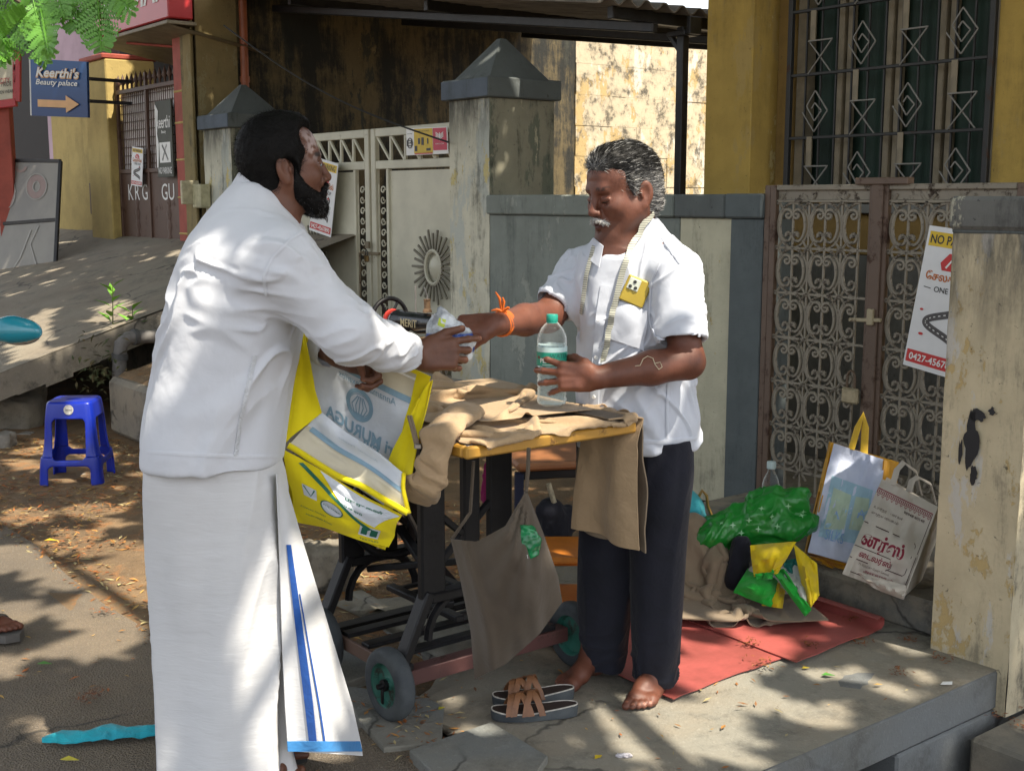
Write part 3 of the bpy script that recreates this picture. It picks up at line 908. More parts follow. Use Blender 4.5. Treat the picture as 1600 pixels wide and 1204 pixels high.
for r_ in range(10):
 y = .01 - (.35 if r_ % 2 else 0)
 while y < 5.4:
  L = 1.0 + .4 * n1(r_ * 3.1, y * 2, 9)
  y0, y1 = max(y, .0), min(y + L, 5.4)
  if y1 - y0 > .06:
   m = MB(); m.box((-.02 + .006 * n1(r_, y * 5, 4), (y0 + y1) / 2, r_ * .325 + .163), (.06, y1 - y0 - .002, .3235), .0015)
   m.build('block', MAT['block'], bw)
  y += L
cr = MB()
cr.grid(lambda u, v: (-.22 + .24 * u, 5.4 * v, 3.25 + .03 * n1(v * 20, u * 3, 2)), 4, 60)
cr.build('coping', MAT['block'], bw, 1.2)
# ------------------------------------------------------------------ carport roof
rf = sthing('carport_roof', 'corrugated carport roof sloping over the drive between gate and block wall', 'roof', 0, 0)
def roofz(s): return 2.60 + (-1.35 - s) * .14
for k in range(4):
 y0 = .25 + .86 * k
 b = MB()
 def rfn(u, v, y0=y0, k=k):
  s = -6.22 + 4.9 * v; t = y0 + .90 * u
  return (s, t, roofz(s) + .022 * math.sin(2 * math.pi * (t) / .146) + .02 * (k % 2) * 0 + .006 * n1(s * 2, t * 2, k))
 b.grid(rfn, 72, 6)
 me = b.mesh('roof_sheet', MAT['roof'], 1.2)
 link('roof_sheet', solidify(me, .008), rf)
b = MB()
for s in (-1.5, -3.4, -5.4): b.box((s, 2.1, roofz(s) - .06), (.05, 3.2, .07), .004)
for t in (.75, 2.1, 3.55):
 b.bar((-6.15, t, roofz(-6.15) - .12), (-1.38, t, roofz(-1.38) - .12), .05, .06)
b.build('rafters', MAT['iron_black'], rf)
po = sthing('carport_post', 'thin black iron post holding up the corrugated carport roof', 'post', -1.40, 1.0, .05)
b = MB(); b.box((0, 0, 1.23), (.055, .055, 2.46), .004); b.build('post', MAT['iron_black'], po)
b = MB(); b.box((0, 0, 2.42), (.14, .12, .03), .004); b.bar((-.12, 0, 2.44), (0.0, 0, 2.3), .03); b.box((.09, 0, 2.46), (.03, .1, .1), .003); b.build('bracket', MAT['iron_black'], po)
# slack cable from the roof to the tall pillar
wi = MB()
A, B_ = W(-6.1, .3, 2.78), W(-2.45, -.03, 1.80)
A = px(350, 40, Y=9.6); B_ = px(700, 222, Y=7.62)
wi.tube([A.lerp(B_, k / 20) + Vector((0, 0, -.10 * math.sin(math.pi * k / 20))) for k in range(21)], .006, 5)
tag(wi.build('cable', MAT['iron_black']), 'black cable slanting down from the mossy wall to the tall gate pillar', 'cable')
# ------------------------------------------------------------------ neighbour on the left
nb = sthing('shop_building', 'bank shop front with brick red corner post and ochre side strip', 'building', -6.6, 0, .8)
def nbox(name, mat, s0, s1, t0, t1, z0, z1, parent=nb, org=(-6.6, 0, .8), bev=.006):
 b = MB(); b.box(((s0 + s1) / 2 - org[0], (t0 + t1) / 2 - org[1], (z0 + z1) / 2 - org[2]), (s1 - s0, t1 - t0, z1 - z0), bev)
 return b.build(name, mat, parent)
nbox('corner_post', MAT['red_paint'], -6.64, -6.42, 0, .25, .9, 3.05)
nbox('side_strip', MAT['neigh_yellow'], -6.418, -6.33, .01, .25, .9, 3.05)
for z in (1.18, 1.5, 1.83, 2.15, 2.42): nbox('band', MAT['neigh_yellow'], -6.645, -6.415, -.006, .2, z, z + .018)
# brick panel above the brown gate
nbox('wall_core', MAT['mortar'], -9.9, -6.66, 1.5, 1.7, .6, 4.5)
bm = []
bk_me = MB(); bk_me.box((0, 0, 0), (.21, .03, .075), .006); bk_me = bk_me.mesh('brick', MAT['brick'])
for r_ in range(13):
 for c_ in range(15):
  x = -9.85 + .225 * c_ + (.11 if r_ % 2 else 0)
  o = link('brick', bk_me, nb, (x + 6.6, 1.49 + .006 * n1(c_ * 3.3, r_ * 2.1), 2.62 + .09 * r_ - .8))
# bank sign: red lightbox with a soffit below
sg = sthing('bank_sign', 'red bank fascia sign with white lettering and pleated emblem', 'sign', -6.95, -.05, 2.90)
b = MB(); b.box((0, -.1, .36), (1.75, .22, .56), .01); b.build('sign_box', MAT['red_sign'], sg)
b = MB(); b.box((0, -.1, .045), (1.79, .26, .03), .004); b.build('trim', MAT['cream_wood'], sg)
def signfn(u, v, off=.003): return (u, -.213 - off, v)
v, f = text_polys('INDIAN', height=.26, bold=.02, shear=.1)
art(sg, 'lettering', MAT['white_print'], [move2((v, f), .28, .36)], signfn)
rays = []
for k in range(9):
 a = math.pi * (.62 + .085 * k)
 rays.append((np.array([(-.42 + .06 * math.cos(a - .06), .42 + .07 * math.sin(a - .06)), (-.42 + .2 * math.cos(a - .09), .42 + .25 * math.sin(a - .09)), (-.42 + .2 * math.cos(a + .06), .42 + .25 * math.sin(a + .06)), (-.42 + .06 * math.cos(a + .03), .42 + .07 * math.sin(a + .03))]), [(0, 1, 2, 3)]))
art(sg, 'emblem', MAT['white_print'], rays, signfn)
b = MB(); b.add([(-.88, -.2, .028), (.88, -.2, .028), (.88, .7, -.14), (-.88, .7, -.14)], [(0, 3, 2, 1)]); b.add([(-.88, -.2, .032), (.88, -.2, .032), (.88, .7, -.136), (-.88, .7, -.136)], [(0, 1, 2, 3)])
b.build('soffit', MAT['cream_wood'], sg)
b = MB(); b.bar((-.35, -.1, .0), (.6, .5, -.12), .03, .02); b.build('soffit_strip', MAT['red_paint'], sg)
# brown sheet gate with lattice top and spear heads
bg = sthing('brown_gate', 'dark brown sheet gate with lattice top and spear points beside the red post', 'gate', -7.4, .06, .9)
b = MB(); b.box((0, 0, .42), (1.5, .02, .86), .004); b.build('sheet_panel', MAT['brown_gate'], bg)
b = MB()
for x in (-.74, .0, .74): b.box((x, -.012, .9), (.04, .03, 1.72), .004)
for z in (.86, 1.62): b.box((0, -.014, z), (1.5, .03, .04), .004)
b.build('frame', MAT['brown_gate'], bg)
lat = MB()
for k in range(30):
 x = -.72 + .05 * k
 lat.bar((x, .004, .88), (min(x + .04, .74), .004, 1.6), .007)
for k in range(9): lat.box((0, .008, .93 + .08 * k), (1.46, .005, .008))
lat.build('lattice', MAT['brown_gate'], bg)
bb = MB(); bb.grid(lambda u, v: (-.74 + 1.48 * u, .03, .88 + .74 * v), 2, 2); bb.build('sunlit_yard_backdrop', simple('sunlit_yard_pale', (.75, .70, .68), .7, .2, 5, 0), bg)  # pale sheet added behind the lattice, its colour standing in for the sunlit courtyard
sp = MB(); sp.lathe([(.012, 0), (.012, .05), (.03, .075), (.02, .1), (.0, .16)], 8); sp_me = sp.mesh('spear_point', MAT['brown_gate'], 1.0)
for k in range(13): link('spear_point', sp_me, bg, (-.7 + .115 * k, -.01, 1.63))
for k, (ch_, x) in enumerate((('K', -.5), ('R', -.33), ('G', -.14), ('G', .34), ('U', .5))):
 v, f = text_polys(ch_, height=.15, bold=.0)
 art(bg, 'painted_letter', MAT['white_print'], [move2((v, f), x, .66)], lambda u, v, off=.002: (u, -.0115 - off, v))
for cx in (-.35, .42):
 b = MB()
 for s_ in (-1, 1):
  b.lathe([(0, 0), (.03, .0), (.05, .06), (.02, .12), (.045, .16), (0, .22)], 8, Matrix.Translation((cx, -.012, .4)) @ Matrix.Rotation(0 if s_ > 0 else math.pi, 4, 'Y') @ Matrix.Scale(.3, 4, (0, 1, 0)))
 b.build('ornament', MAT['brown_gate'], bg, 1.0)
# notice board hung on the gate
nt = sthing('parking_notice', 'dark green notice board with white lettering hung on the brown gate', 'notice', -6.86, -.03, 1.78)
b = MB(); b.box((0, .02, .25), (.36, .016, .68), .003); b.build('board', simple('dark_green_board', (.05, .055, .04), .6, .2, 8, 0), nt)
npoly = []
for s_, z, h in (('keerthi', .40, .11), ('Beauty', .31, .035), ('NO PARKING', -.03, .06)):
 v, f = text_polys(s_, height=h, bold=.01); k = min(1, .30 / max(1e-6, v[:, 0].max() - v[:, 0].min())); npoly.append(move2((v * [k, 1], f), .0, z))
npoly.append(rect2(-.11, .04, .14, .22))
npoly.append((np.array([(-.18, .0), (-.15, .0), (-.12, .2), (-.15, .3), (-.11, .5), (-.17, .56), (-.18, .56)]), [(0, 1, 2, 3, 4, 5, 6)]))
art(nt, 'lettering', MAT['white_print'], npoly, lambda u, v, off=.002: (u, .011 - off, v))
art(nt, 'figure_mark', MAT['black_print'], [line2([(-.05, .06), (0, .13), (.06, .20)], .025), line2([(.08, .06), (.02, .13), (-.05, .20)], .025)], lambda u, v, off=.004: (u, .011 - off, v))
def snake_poster(parent, w, h, fn, phone='0427-4567890', full=False):
 """white no-parking advert: yellow head band, red mark, Tamil line, curled road, red phone band"""
 art(parent, 'head_band', simple('print_yellow', (.68, .46, .02), .5, .05, 20, 0), [rect2(.04 * w, h * .865, w * .96, h * .965, 4, 1)], fn, .0012)
 v, f = text_polys('NO PARKING', height=h * .07, bold=.02); k = min(1, w * .8 / max(1e-6, v[:, 0].max() - v[:, 0].min()))
 if full: v, f = text_polys('NO PARKING', height=h * .062, bold=.02); k = w * .86 / (v[:, 0].max() - v[:, 0].min())
 art(parent, 'heading', MAT['black_print'], [move2((v * [k, 1], f), w * .5, h * .915)], fn, .002)
 red = simple('print_red', (.55, .03, .03), .5, .05, 20, 0)
 mark = [(np.array([(w * .34, h * .71), (w * .66, h * .71), (w * .70, h * .76), (w * .58, h * .83), (w * .42, h * .83), (w * .30, h * .76)]), [(0, 1, 2, 3, 4, 5)])]
 art(parent, 'red_mark', red, mark, fn, .0015)
 art(parent, 'mark_stroke', MAT['white_print'], [line2([(w * .4, h * .73), (w * .5, h * .80), (w * .5, h * .75), (w * .6, h * .745)], w * .03)], fn, .0025)
 v, f = text_polys('ேசலத்தில்', width=w * .8, bold=.03)
 art(parent, 'tamil_line', simple('print_orange', (.5, .14, .02), .5, .05, 20, 0), [move2((v, f), w * .5, h * .655)], fn, .0015)
 v, f = text_polys('ONE STOP', width=w * .55, bold=.01)
 art(parent, 'small_line', MAT['black_print'], [move2((v, f), w * .55, h * .575), line2([(w * .1, h * .58), (w * .22, h * .575)], h * .006)], fn, .0015)
 pts = [(w * (.5 + .26 * math.sin(t)), h * (.20 + .30 * (t - 1.2) / 7.4)) for t in np.linspace(1.2, 8.6, 50)]
 art(parent, 'road_mark', simple('print_grey', (.09, .085, .085), .6, .2, 60, 0), [line2(pts, w * .11)], fn, .0015)
 dd = []
 for t in np.linspace(1.5, 8.3, 22):
  dd.append(line2([(w * (.5 + .26 * math.sin(q)), h * (.20 + .30 * (q - 1.2) / 7.4)) for q in (t, t + .14)], w * .015))
 art(parent, 'road_dashes', MAT['white_print'], dd, fn, .0025)
 art(parent, 'pins', red, [disc2(w * .72, h * .50, w * .05, h * .012), disc2(w * .2, h * .25, w * .04, h * .01), disc2(w * .14, h * .42, w * .03, h * .008)], fn, .002)
 art(parent, 'phone_band', red, [rect2(.03 * w, h * .035, w * .97, h * .125, 4, 1)], fn, .0012)
 v, f = text_polys(phone, width=w * .84, bold=.02)
 if v[:, 1].max() - v[:, 1].min() > h * .06: v = v * [1, h * .06 / (v[:, 1].max() - v[:, 1].min())]
 art(parent, 'phone_number', MAT['white_print'], [move2((v, f), w * .5, h * .08)], fn, .002)
def poster_at(parent_name, label, pts, thick=.004, phone='0427-4567890', full=False, curl=0.0):
 """pts: bottom left, bottom right, top right, top left in world"""
 P = [Vector(p) for p in pts]
 o = P[0]
 pp = thing(parent_name, label, 'poster', o, 0, 'advert boards with a curled road')
 ex, ey = P[1] - P[0], P[3] - P[0]
 w, h = ex.length, ey.length
 nrm = ex.cross(ey).normalized()
 def fn(u, v, off=0.0):
  a, c = u / w, v / h
  q = (P[0].lerp(P[1], a)).lerp(P[3].lerp(P[2], a), c)
  return q - o + nrm * (off + curl * math.sin(math.pi * a) * .5)
 b = MB(); b.grid(lambda a, c: fn(a * w, c * h, 0), 6, 10); me = solidify(b.mesh('sheet', simple('poster_sheet', (.74, .75, .76), .45, .04, 20, 0), 1.0), thick)
 link('sheet', me, pp)
 snake_poster(pp, w, h, lambda u, v, off=0: fn(u, v, thick / 2 + off), phone, full)
 return pp
def wpt(x, y, t):
 """street plane point at depth t seen at pixel"""
 r = px(x, y, Y=1.0) - Vector((0, 0, CAM_H))
 n = Vector((-UY, UX, 0)); p0 = W(0, t)
 o = Vector((0, 0, CAM_H))
 return o + r * ((p0 - o).dot(n) / r.dot(n))
poster_at('advert_board', 'small advert board with curled road hung on the brown lattice gate', [wpt(205, 289, .0), wpt(222, 292, .0), wpt(224, 232, .0), wpt(207, 229, .0)])
poster_at('advert_board', 'tilted advert board with curled road on cream gate beside the bearded face', [wpt(483, 359, .28), wpt(517, 371, .27), wpt(529, 256, .26), wpt(496, 246, .28)])
poster_at('advert_board', 'large no parking board tucked behind the beige entrance pillar', [wpt(1411, 569, -.06), wpt(1501, 596, -.06), wpt(1550, 366, -.06), wpt(1453, 352, -.06)], full=True)
# coloured flyer on the cream gate
fl = sthing('gate_flyer', 'yellow and red landscape flyer tied to the cream gate top rail', 'flyer', 0, 0)
c0, c1, c2, c3 = [wpt(x, y, .30) for x, y in ((635, 243), (701, 240), (699, 198), (635, 201))]
Mi = fl.matrix_basis
fl.location = c0; fl.rotation_euler = (0, 0, 0)
def flf(u, v, off=0.0):
 q = c0.lerp(c1, u).lerp(c3.lerp(c2, u), v) - c0
 return q + (c1 - c0).cross(c3 - c0).normalized() * off
b = MB(); b.grid(lambda u, v: flf(u, v), 4, 4); link('sheet', solidify(b.mesh('sheet', MAT['white_print'], 1.0), .003), fl)
PY = simple('flyer_yellow', (.62, .42, .02), .5, .1, 20, 0); PR = simple('flyer_red', (.52, .03, .07), .5, .1, 20, 0)
art(fl, 'yellow_field', PY, [rect2(.2, .06, .65, .97)], flf, .003)
art(fl, 'red_field', PR, [rect2(.66, .14, .98, .97), rect2(.21, .02, .64, .1)], flf, .003)
art(fl, 'furniture_print', MAT['black_print'], [rect2(.30, .4, .35, .62), rect2(.38, .36, .44, .64), rect2(.52, .4, .55, .6), rect2(.22, .14, .28, .34), rect2(.5, .14, .6, .24), ring2(.1, .45, .07, .2, .03)], flf, .0045)
art(fl, 'tree_print', MAT['white_print'], [line2([(.82, .5), (.82, .8)], .02)] + [line2([(.82, .55 + .05 * k), (.82 + sg_ * .09, .66 + .05 * k)], .02) for k in range(4) for sg_ in (-1, 1)] + [move2(text_polys('DECOR', width=.2), .82, .38)], flf, .0045)
art(fl, 'small_print', MAT['black_print'], [move2(text_polys('FURNITURE', width=.3), .42, .88), move2(text_polys('B', height=.22), .1, .45), move2(text_polys('HOME', width=.12), .1, .8)], flf, .0055)
# ochre gate post of the neighbour, lilac wall, dark shop
gp = sthing('neighbour_gatepost', 'pale ochre gatepost with a rubbed bare patch left of the brown gate', 'gate pillar', -8.6, .0, .55)
b = MB(); b.box((.13, .2, 1.15), (.6, .5, 2.3), .012); b.build('shaft', MAT['neigh_yellow'], gp)
b = MB(); b.box((-1.05, .3, 1.13), (1.75, .3, 2.26), .012); b.build('return_wall', MAT['neigh_yellow'], gp)
b = MB(); b.box((.1, .2, 2.325), (.66, .56, .05), .01); b.build('coping', MAT['red_paint'], gp)
for z, h in ((.95, .32), (1.36, .3)):
 b = MB(); b.box((-.27, .02, z), (.2 if z < 1 else .1, .02, h), .004); b.build('mud_patch', MAT['brick'], gp)
sh = sthing('dark_shop', 'dark open shop behind the boards with a lilac side wall', 'shop', -10.5, 1.2, .3)
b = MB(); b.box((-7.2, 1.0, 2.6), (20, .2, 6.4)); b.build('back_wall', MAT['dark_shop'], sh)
la, lb2 = wpt(72, 150, .7), wpt(152, 150, .7); lc = (la + lb2) / 2; lw_ = (la - lb2).length
b = MB(); b.box(((lc.x - G0.x) * UX + (lc.y - G0.y) * UY + 10.5, -.35, 2.5), (lw_, .3, 5.0), .01); b.build('lilac_wall', MAT['pink'], sh)
b = MB(); b.box((-1.2, .15, 3.75), (3.8, 1.2, .9), .02); b.build('beam', simple('near_black_beam', (.035, .03, .03), .8, .3, 5, .2), sh)  # beam box in a near-black brown
for k in range(3):
 b = MB(); b.box((-2.4 + .8 * k, .6, 1.6), (.5, .12, .5), .02); b.build('goods', simple('dim_goods', (.05, .12, .07) if k == 1 else (.12, .04, .06), .6, .4, 9, 0), sh)
# blue direction sign
bs = thing('direction_sign', 'blue beauty parlour sign with an orange arrow pointing right', 'sign', px(49, 180, Y=11.6))
o_ = px(49, 180, Y=11.6)
q = [px(51, 181, Y=11.6), px(139, 184, Y=11.35), px(137, 97, Y=11.35), px(49, 92, Y=11.6)]
def bsf(u, v, off=0.0):
 p = q[0].lerp(q[1], u).lerp(q[3].lerp(q[2], u), v) - o_
 return p + (q[1] - q[0]).cross(q[3] - q[0]).normalized() * off
t = NT('sign_blue'); t.col(t.mix(t.ramp(t.sep()[2], .0, .5), (.012, .045, .16), (.02, .09, .27))).rough(.35)
b = MB(); b.grid(lambda u, v: bsf(u, v, .0), 3, 3); link('panel', solidify(b.mesh('panel', t.m, 1.0), .03), bs)
AR = simple('arrow_orange', (.72, .42, .2), .5, .1, 10, 0)
art(bs, 'arrow', AR, [(np.array([(.14, .16), (.64, .16), (.64, .07), (.87, .23), (.64, .38), (.64, .29), (.14, .29)]), [(0, 1, 2, 3, 4, 5, 6)])], bsf, .03)
v, f = text_polys("Keerthi's", width=.78, height=.2, bold=.05, shear=.25)
art(bs, 'name_shadow', AR, [move2((v, f), .5, .77)], bsf, .029)
v, f = text_polys("Keerthi's", width=.76, height=.17, bold=.02, shear=.25)
art(bs, 'name', MAT['white_print'], [move2((v, f), .5, .775)], bsf, .032)
v, f = text_polys("Beauty palace", width=.74, bold=.015, shear=.25)
art(bs, 'tagline', MAT['white_print'], [move2((v * [1, 1.0], f), .48, .585)], bsf, .03)
for k_ in (.3, .7):
 b = MB(); b.bar(q[1].lerp(q[2], k_) - o_, q[1].lerp(q[2], k_) - o_ + Vector((.3, .3, 0)), .03); b.build('bracket', MAT['iron_black'], bs)
b = MB()
b.bar(bsf(0, 0, .005), bsf(0, 1, .005), .02, .03)
b.build('frame', MAT['white_print'], bs)
# tilted white price sign on a red post
rpz = px(20, 420, Y=12.2)
rs = thing('price_sign', 'white shop sign on a brick red post at the left edge', 'sign', (rpz.x, rpz.y, .6))
b = MB(); b.box((0, 0, .95), (.16, .1, 2.1), .006); b.build('post', MAT['red_paint'], rs)
def rsf(u, v, off=0):
 p = px(-22 + 47 * u, 163 - 75 * v - 6 * u, Y=12.1) - Vector(rs.location); return p + Vector((0, -off, 0))
b = MB(); b.grid(lambda u, v: rsf(u, v), 2, 2); link('panel', solidify(b.mesh('panel', simple('sign_cream', (.62, .58, .45), .5, .1, 9, 0), 1.0), .04), rs)
b = MB(); b.bar(rsf(1.03, -.03), rsf(1.03, 1.03), .04, .08); b.bar(rsf(0, -.04), rsf(1.03, -.04), .05, .08); b.build('border', MAT['red_sign'], rs)
art(rs, 'lettering', MAT['red_sign'], [move2(text_polys('CITY', width=.34), .66, .43)], rsf, .03)
art(rs, 'lettering', MAT['black_print'], [move2(text_polys('PRIDE', width=.34), .72, .36), move2(text_polys('MEN WEAR', width=.5), .7, .2)], rsf, .03)
# faded board leaning against the shop
lb_o = W(-11.2, -.02, .52)
ld = thing('faded_board', 'large grey sun-faded sign board leaning in a black frame', 'sign board', lb_o)
k0 = [px(-95, 462, Y=12.6), px(87, 432, Y=11.6), px(96, 252, Y=11.9), px(-95, 250, Y=12.9)]
def ldf(u, v, off=0):
 p = k0[0].lerp(k0[1], u).lerp(k0[3].lerp(k0[2], u), v) - lb_o
 return p + (k0[1] - k0[0]).cross(k0[3] - k0[0]).normalized() * off
t = NT('faded_vinyl')
fa = t.mix(t.ramp(t.noise(1.6, 5), .35, .65), (.27, .255, .225), (.21, .2, .185))
t.col(fa).rough(.6)
b = MB(); b.grid(lambda u, v: ldf(u, v), 6, 6); link('panel', solidify(b.mesh('panel', t.m, 1.0), .03), ld)
b = MB()
for a, c in (((0, 0), (1, 0)), ((1, 0), (1, 1)), ((1, 1), (0, 1)), ((0, .49), (1, .49))): b.bar(ldf(*a, .01), ldf(*c, .01), .035, .035)
b.build('frame', MAT['iron_black'], ld)
fp = simple('faded_pink', (.28, .20, .18), .6, .1, 9, 0); fw = simple('faded_white', (.34, .325, .295), .6, .1, 9, 0)
art(ld, 'faded_letter', fp, [ring2(.83, .78, .075, .1, .05), ring2(.60, .74, .06, .12, .04), disc2(.47, .66, .04, .05), ring2(.70, .95, .05, .05, .02, 20, math.pi, 2 * math.pi)], ldf, .02)
art(ld, 'letter_edge', fw, [ring2(.83, .78, .083, .112, .008), ring2(.83, .78, .03, .045, .008), ring2(.60, .74, .068, .132, .008), line2([(.62, .05), (.72, .2), (.8, .42)], .012), line2([(.86, .1), (.8, .3), (.86, .45)], .01)], ldf, .022)
# ------------------------------------------------------------------ street tree that shades the scene (its trunk stands beside the camera)
LIT = []   # spots kept sunlit by leaving out crown leaves towards the sun: (point, radius)
def lit(p, r): LIT.append((Vector(p), r))
for q in ((262, 495, 2.85, .05), (296, 548, 2.85, .045), (247, 590, 2.85, .04), (470, 1120, 2.95, .10), (450, 1010, 2.95, .05), (620, 540, 2.9, .02),
   (1060, 380, 3.55, .08), (1085, 440, 3.5, .10), (1090, 560, 3.55, .07), (1080, 650, 3.55, .06), (905, 395, 3.7, .05), (870, 450, 3.6, .06), (985, 225, 3.5, .03), (815, 495, 3.5, .03), (1020, 660, 3.5, .03),
   (720, 640, 3.1, .07), (790, 640, 3.3, .07), (870, 660, 3.3, .05), (700, 690, 3.0, .05), (855, 705, 3.7, .08), (640, 480, 3.0, .03)):
 lit(px(q[0], q[1], Y=q[2]), q[3])
for q in ((1120, 1030, .10), (1180, 1020, .08), (1090, 1060, .06), (1260, 1110, .05), (1150, 1085, .06), (1000, 1110, .07), (930, 1110, .06), (1050, 1130, .09), (1120, 1160, .08), (960, 1150, .06), (1000, 1180, .08), (1190, 1090, .05),
   (120, 900, .12), (60, 880, .1), (180, 960, .1), (150, 1050, .08), (80, 1100, .07), (230, 1060, .06), (30, 950, .07), (150, 790, .1), (60, 700, .1), (200, 850, .1), (120, 830, .08), (210, 930, .06), (110, 740, .08), (30, 800, .09), (215, 890, .07),
   (560, 900, .08), (640, 850, .07), (600, 960, .04), (680, 1090, .03), (750, 900, .05), (660, 990, .06), (480, 890, .07), (700, 960, .05), (40, 660, .1), (840, 985, .04)):
 lit(px(q[0], q[1], z=0), q[2])
for q in ((40, 520, -4.9, .16), (120, 505, -5.2, .16), (190, 480, -5.6, .12), (10, 535, -4.6, .14), (70, 515, -5, .15), (150, 497, -5.4, .12), (240, 520, -4.2, .12), (200, 545, -4.0, .1)):
 pass
for k in range(14): lit(W(-4.5 - .09 * k, -2.02 + .035 * k, .5), .085 - .003 * k)
for k in range(10): lit(W(-4.2 - .09 * k, -1.52 + .03 * k, .62), .07)
for k in range(5): lit(W(-3.9 + .2 * k, -1.2 + .05 * k, .4), .12)
for k in range(5): lit(W(-8.42 + .01 * k, 0, 2.7 - .35 * k), .1)
_r = random.Random(21)
for k in range(46): lit(W(_r.uniform(-4.5, .6), _r.uniform(-4.2, -1.9), 0), _r.uniform(.03, .11))
for k in range(16): lit(W(_r.uniform(-2.5, .9), _r.uniform(-3.9, -3.0), 0), _r.uniform(.07, .14))
tr = sthing('street_tree', 'leafy street tree with drooping feathery fronds over the scene', 'tree', 5.6, -2.4, 0)
tro = Vector(tr.location)
Minv = (Matrix.Translation(tro) @ Matrix.Rotation(UANG, 4, 'Z')).inverted()
bark = simple('bark', (.10, .075, .05), .9, .4, 6, .8, 25, dist=.02)
b = MB()
b.tube([(0, 0, -.05), (.03, .02, .7), (-.05, .05, 1.8), (-.2, .02, 3.0), (-.5, .1, 4.2), (-1.1, .2, 5.2)], [.26, .2, .17, .15, .12, .07], 12)
b.build('trunk', bark, tr, 1.0)
lm = MB()
for k in range(11):
 a = k * 2.4; r_ = random.Random(k)
 st = Vector((-.35 - .07 * k, .08, 3.4 + .16 * k))
 en = st + Vector((math.cos(a) * 2.6 - 1.4, math.sin(a) * 2.2 + .4, 1.6 + r_.random()))
 mid = st.lerp(en, .5) + Vector((0, 0, .35))
 lm.tube([st, mid, en], [.06, .04, .015], 6)
lm.build('limb', bark, tr, 1.0)
leafm = NT('canopy_leaf')
leafm.col(leafm.mix(leafm.noise(3, 2), (.05, .11, .018), (.09, .17, .03))).rough(.6)
tl0 = leafm.n.new('ShaderNodeBsdfTranslucent'); tl0.inputs[0].default_value = (.14, .20, .05, 1)
mx0 = leafm.n.new('ShaderNodeMixShader'); mx0.inputs[0].default_value = .35
leafm.l(leafm.b.outputs[0], mx0.inputs[1]); leafm.l(tl0.outputs[0], mx0.inputs[2]); leafm.l(mx0.outputs[0], leafm.n['Material Output'].inputs[0])
rs_ = np.random.RandomState(3)
n_leaf = 26000
ls = rs_.uniform(-3.6, 7.6, n_leaf); lt = rs_.uniform(-6.6, 2.2, n_leaf); lz = rs_.uniform(4.2, 6.6, n_leaf)
ok = ((ls - 2.0) / 5.8) ** 2 + ((lt + 2.2) / 4.4) ** 2 < 1
P3 = np.stack([G0.x + ls * UX - lt * UY, G0.y + ls * UY + lt * UX, lz], 1)
ok &= ~((P3[:, 1] > .5) & (P3[:, 2] < 1.75 + P3[:, 1] * .175 + .5))
D = np.array(SUN)
for p, r in LIT:
 d = P3 - np.array(p); h = d @ D; perp = np.linalg.norm(d - h[:, None] * D, axis=1)
 ok &= ~((h > 0) & (perp < r + .07))
# natural pinholes
ok &= fbm(P3 * np.array([2.2, 2.2, .0]) + 3, 2) < .62
P3 = P3[ok]
# extra leaf clusters added up the sun ray to shade the bearded man's shirt
for (x_, y_, Y_, r_) in ((400, 340, 2.95, .22), (420, 420, 2.9, .2), (330, 420, 2.95, .2), (340, 520, 2.9, .16), (540, 490, 2.9, .14), (330, 640, 2.95, .18)):
 c_ = np.array(px(x_, y_, Y=Y_)); c_ = c_ + D * ((5.2 - c_[2]) / D[2]); m_ = int(2600 * r_ * r_)
 e_ = rs_.normal(0, r_ * .55, (m_, 3)); e_[:, 2] *= .8; q_ = c_ + e_
 k_ = np.ones(m_, bool)
 for p, r in LIT[:7]:
  d = q_ - np.array(p); h = d @ D; k_ &= ~(np.linalg.norm(d - h[:, None] * D, axis=1) < r + .10)
 P3 = np.concatenate([P3, q_[k_]])
N = len(P3)
ang = rs_.uniform(0, 6.28, N); L = rs_.uniform(.09, .17, N); tilt = rs_.uniform(-.5, .5, (N, 2))
ax = np.stack([np.cos(ang), np.sin(ang), tilt[:, 0]], 1); ay = np.stack([-np.sin(ang), np.cos(ang), tilt[:, 1]], 1)
V4 = np.stack([P3 - ax * L[:, None], P3 - ay * L[:, None] * .42, P3 + ax * L[:, None], P3 + ay * L[:, None] * .42], 1).reshape(-1, 3)
Mi = np.array(Minv)
V4 = V4 @ Mi[:3, :3].T + Mi[:3, 3]
me = bpy.data.meshes.new('crown')
me.vertices.add(len(V4)); me.vertices.foreach_set('co', V4.ravel())
me.loops.add(4 * N); me.loops.foreach_set('vertex_index', np.arange(4 * N))
me.polygons.add(N); me.polygons.foreach_set('loop_start', np.arange(N) * 4); me.polygons.foreach_set('loop_total', np.full(N, 4))
me.materials.append(leafm.m); me.update(); me.validate()
link('crown', me, tr)
# second tree further up the road, added out of view to shade the neighbour's apron
tr2 = sthing('street_tree', 'second leafy street tree further up the road, shading the sloping apron', 'tree', -4.5, -6.4, 0)
b = MB(); b.tube([(0, 0, -.05), (.02, .1, 1.2), (-.1, .4, 3.0), (-.4, 1.2, 4.8), (-1.0, 2.6, 5.8)], [.22, .17, .14, .10, .05], 10); b.build('trunk', bark, tr2, 1.0)
M2 = (Matrix.Translation(tr2.location) @ Matrix.Rotation(UANG, 4, 'Z')).inverted()
n2 = 15000
q_ = np.stack([rs_.uniform(-10.5, -1.2, n2), rs_.uniform(-5.5, 1.6, n2), rs_.uniform(4.9, 6.8, n2)], 1)
ok2 = ((q_[:, 0] + 5.6) / 4.7) ** 2 + ((q_[:, 1] + 2) / 3.7) ** 2 < 1
P4 = np.stack([G0.x + q_[:, 0] * UX - q_[:, 1] * UY, G0.y + q_[:, 0] * UY + q_[:, 1] * UX, q_[:, 2]], 1)
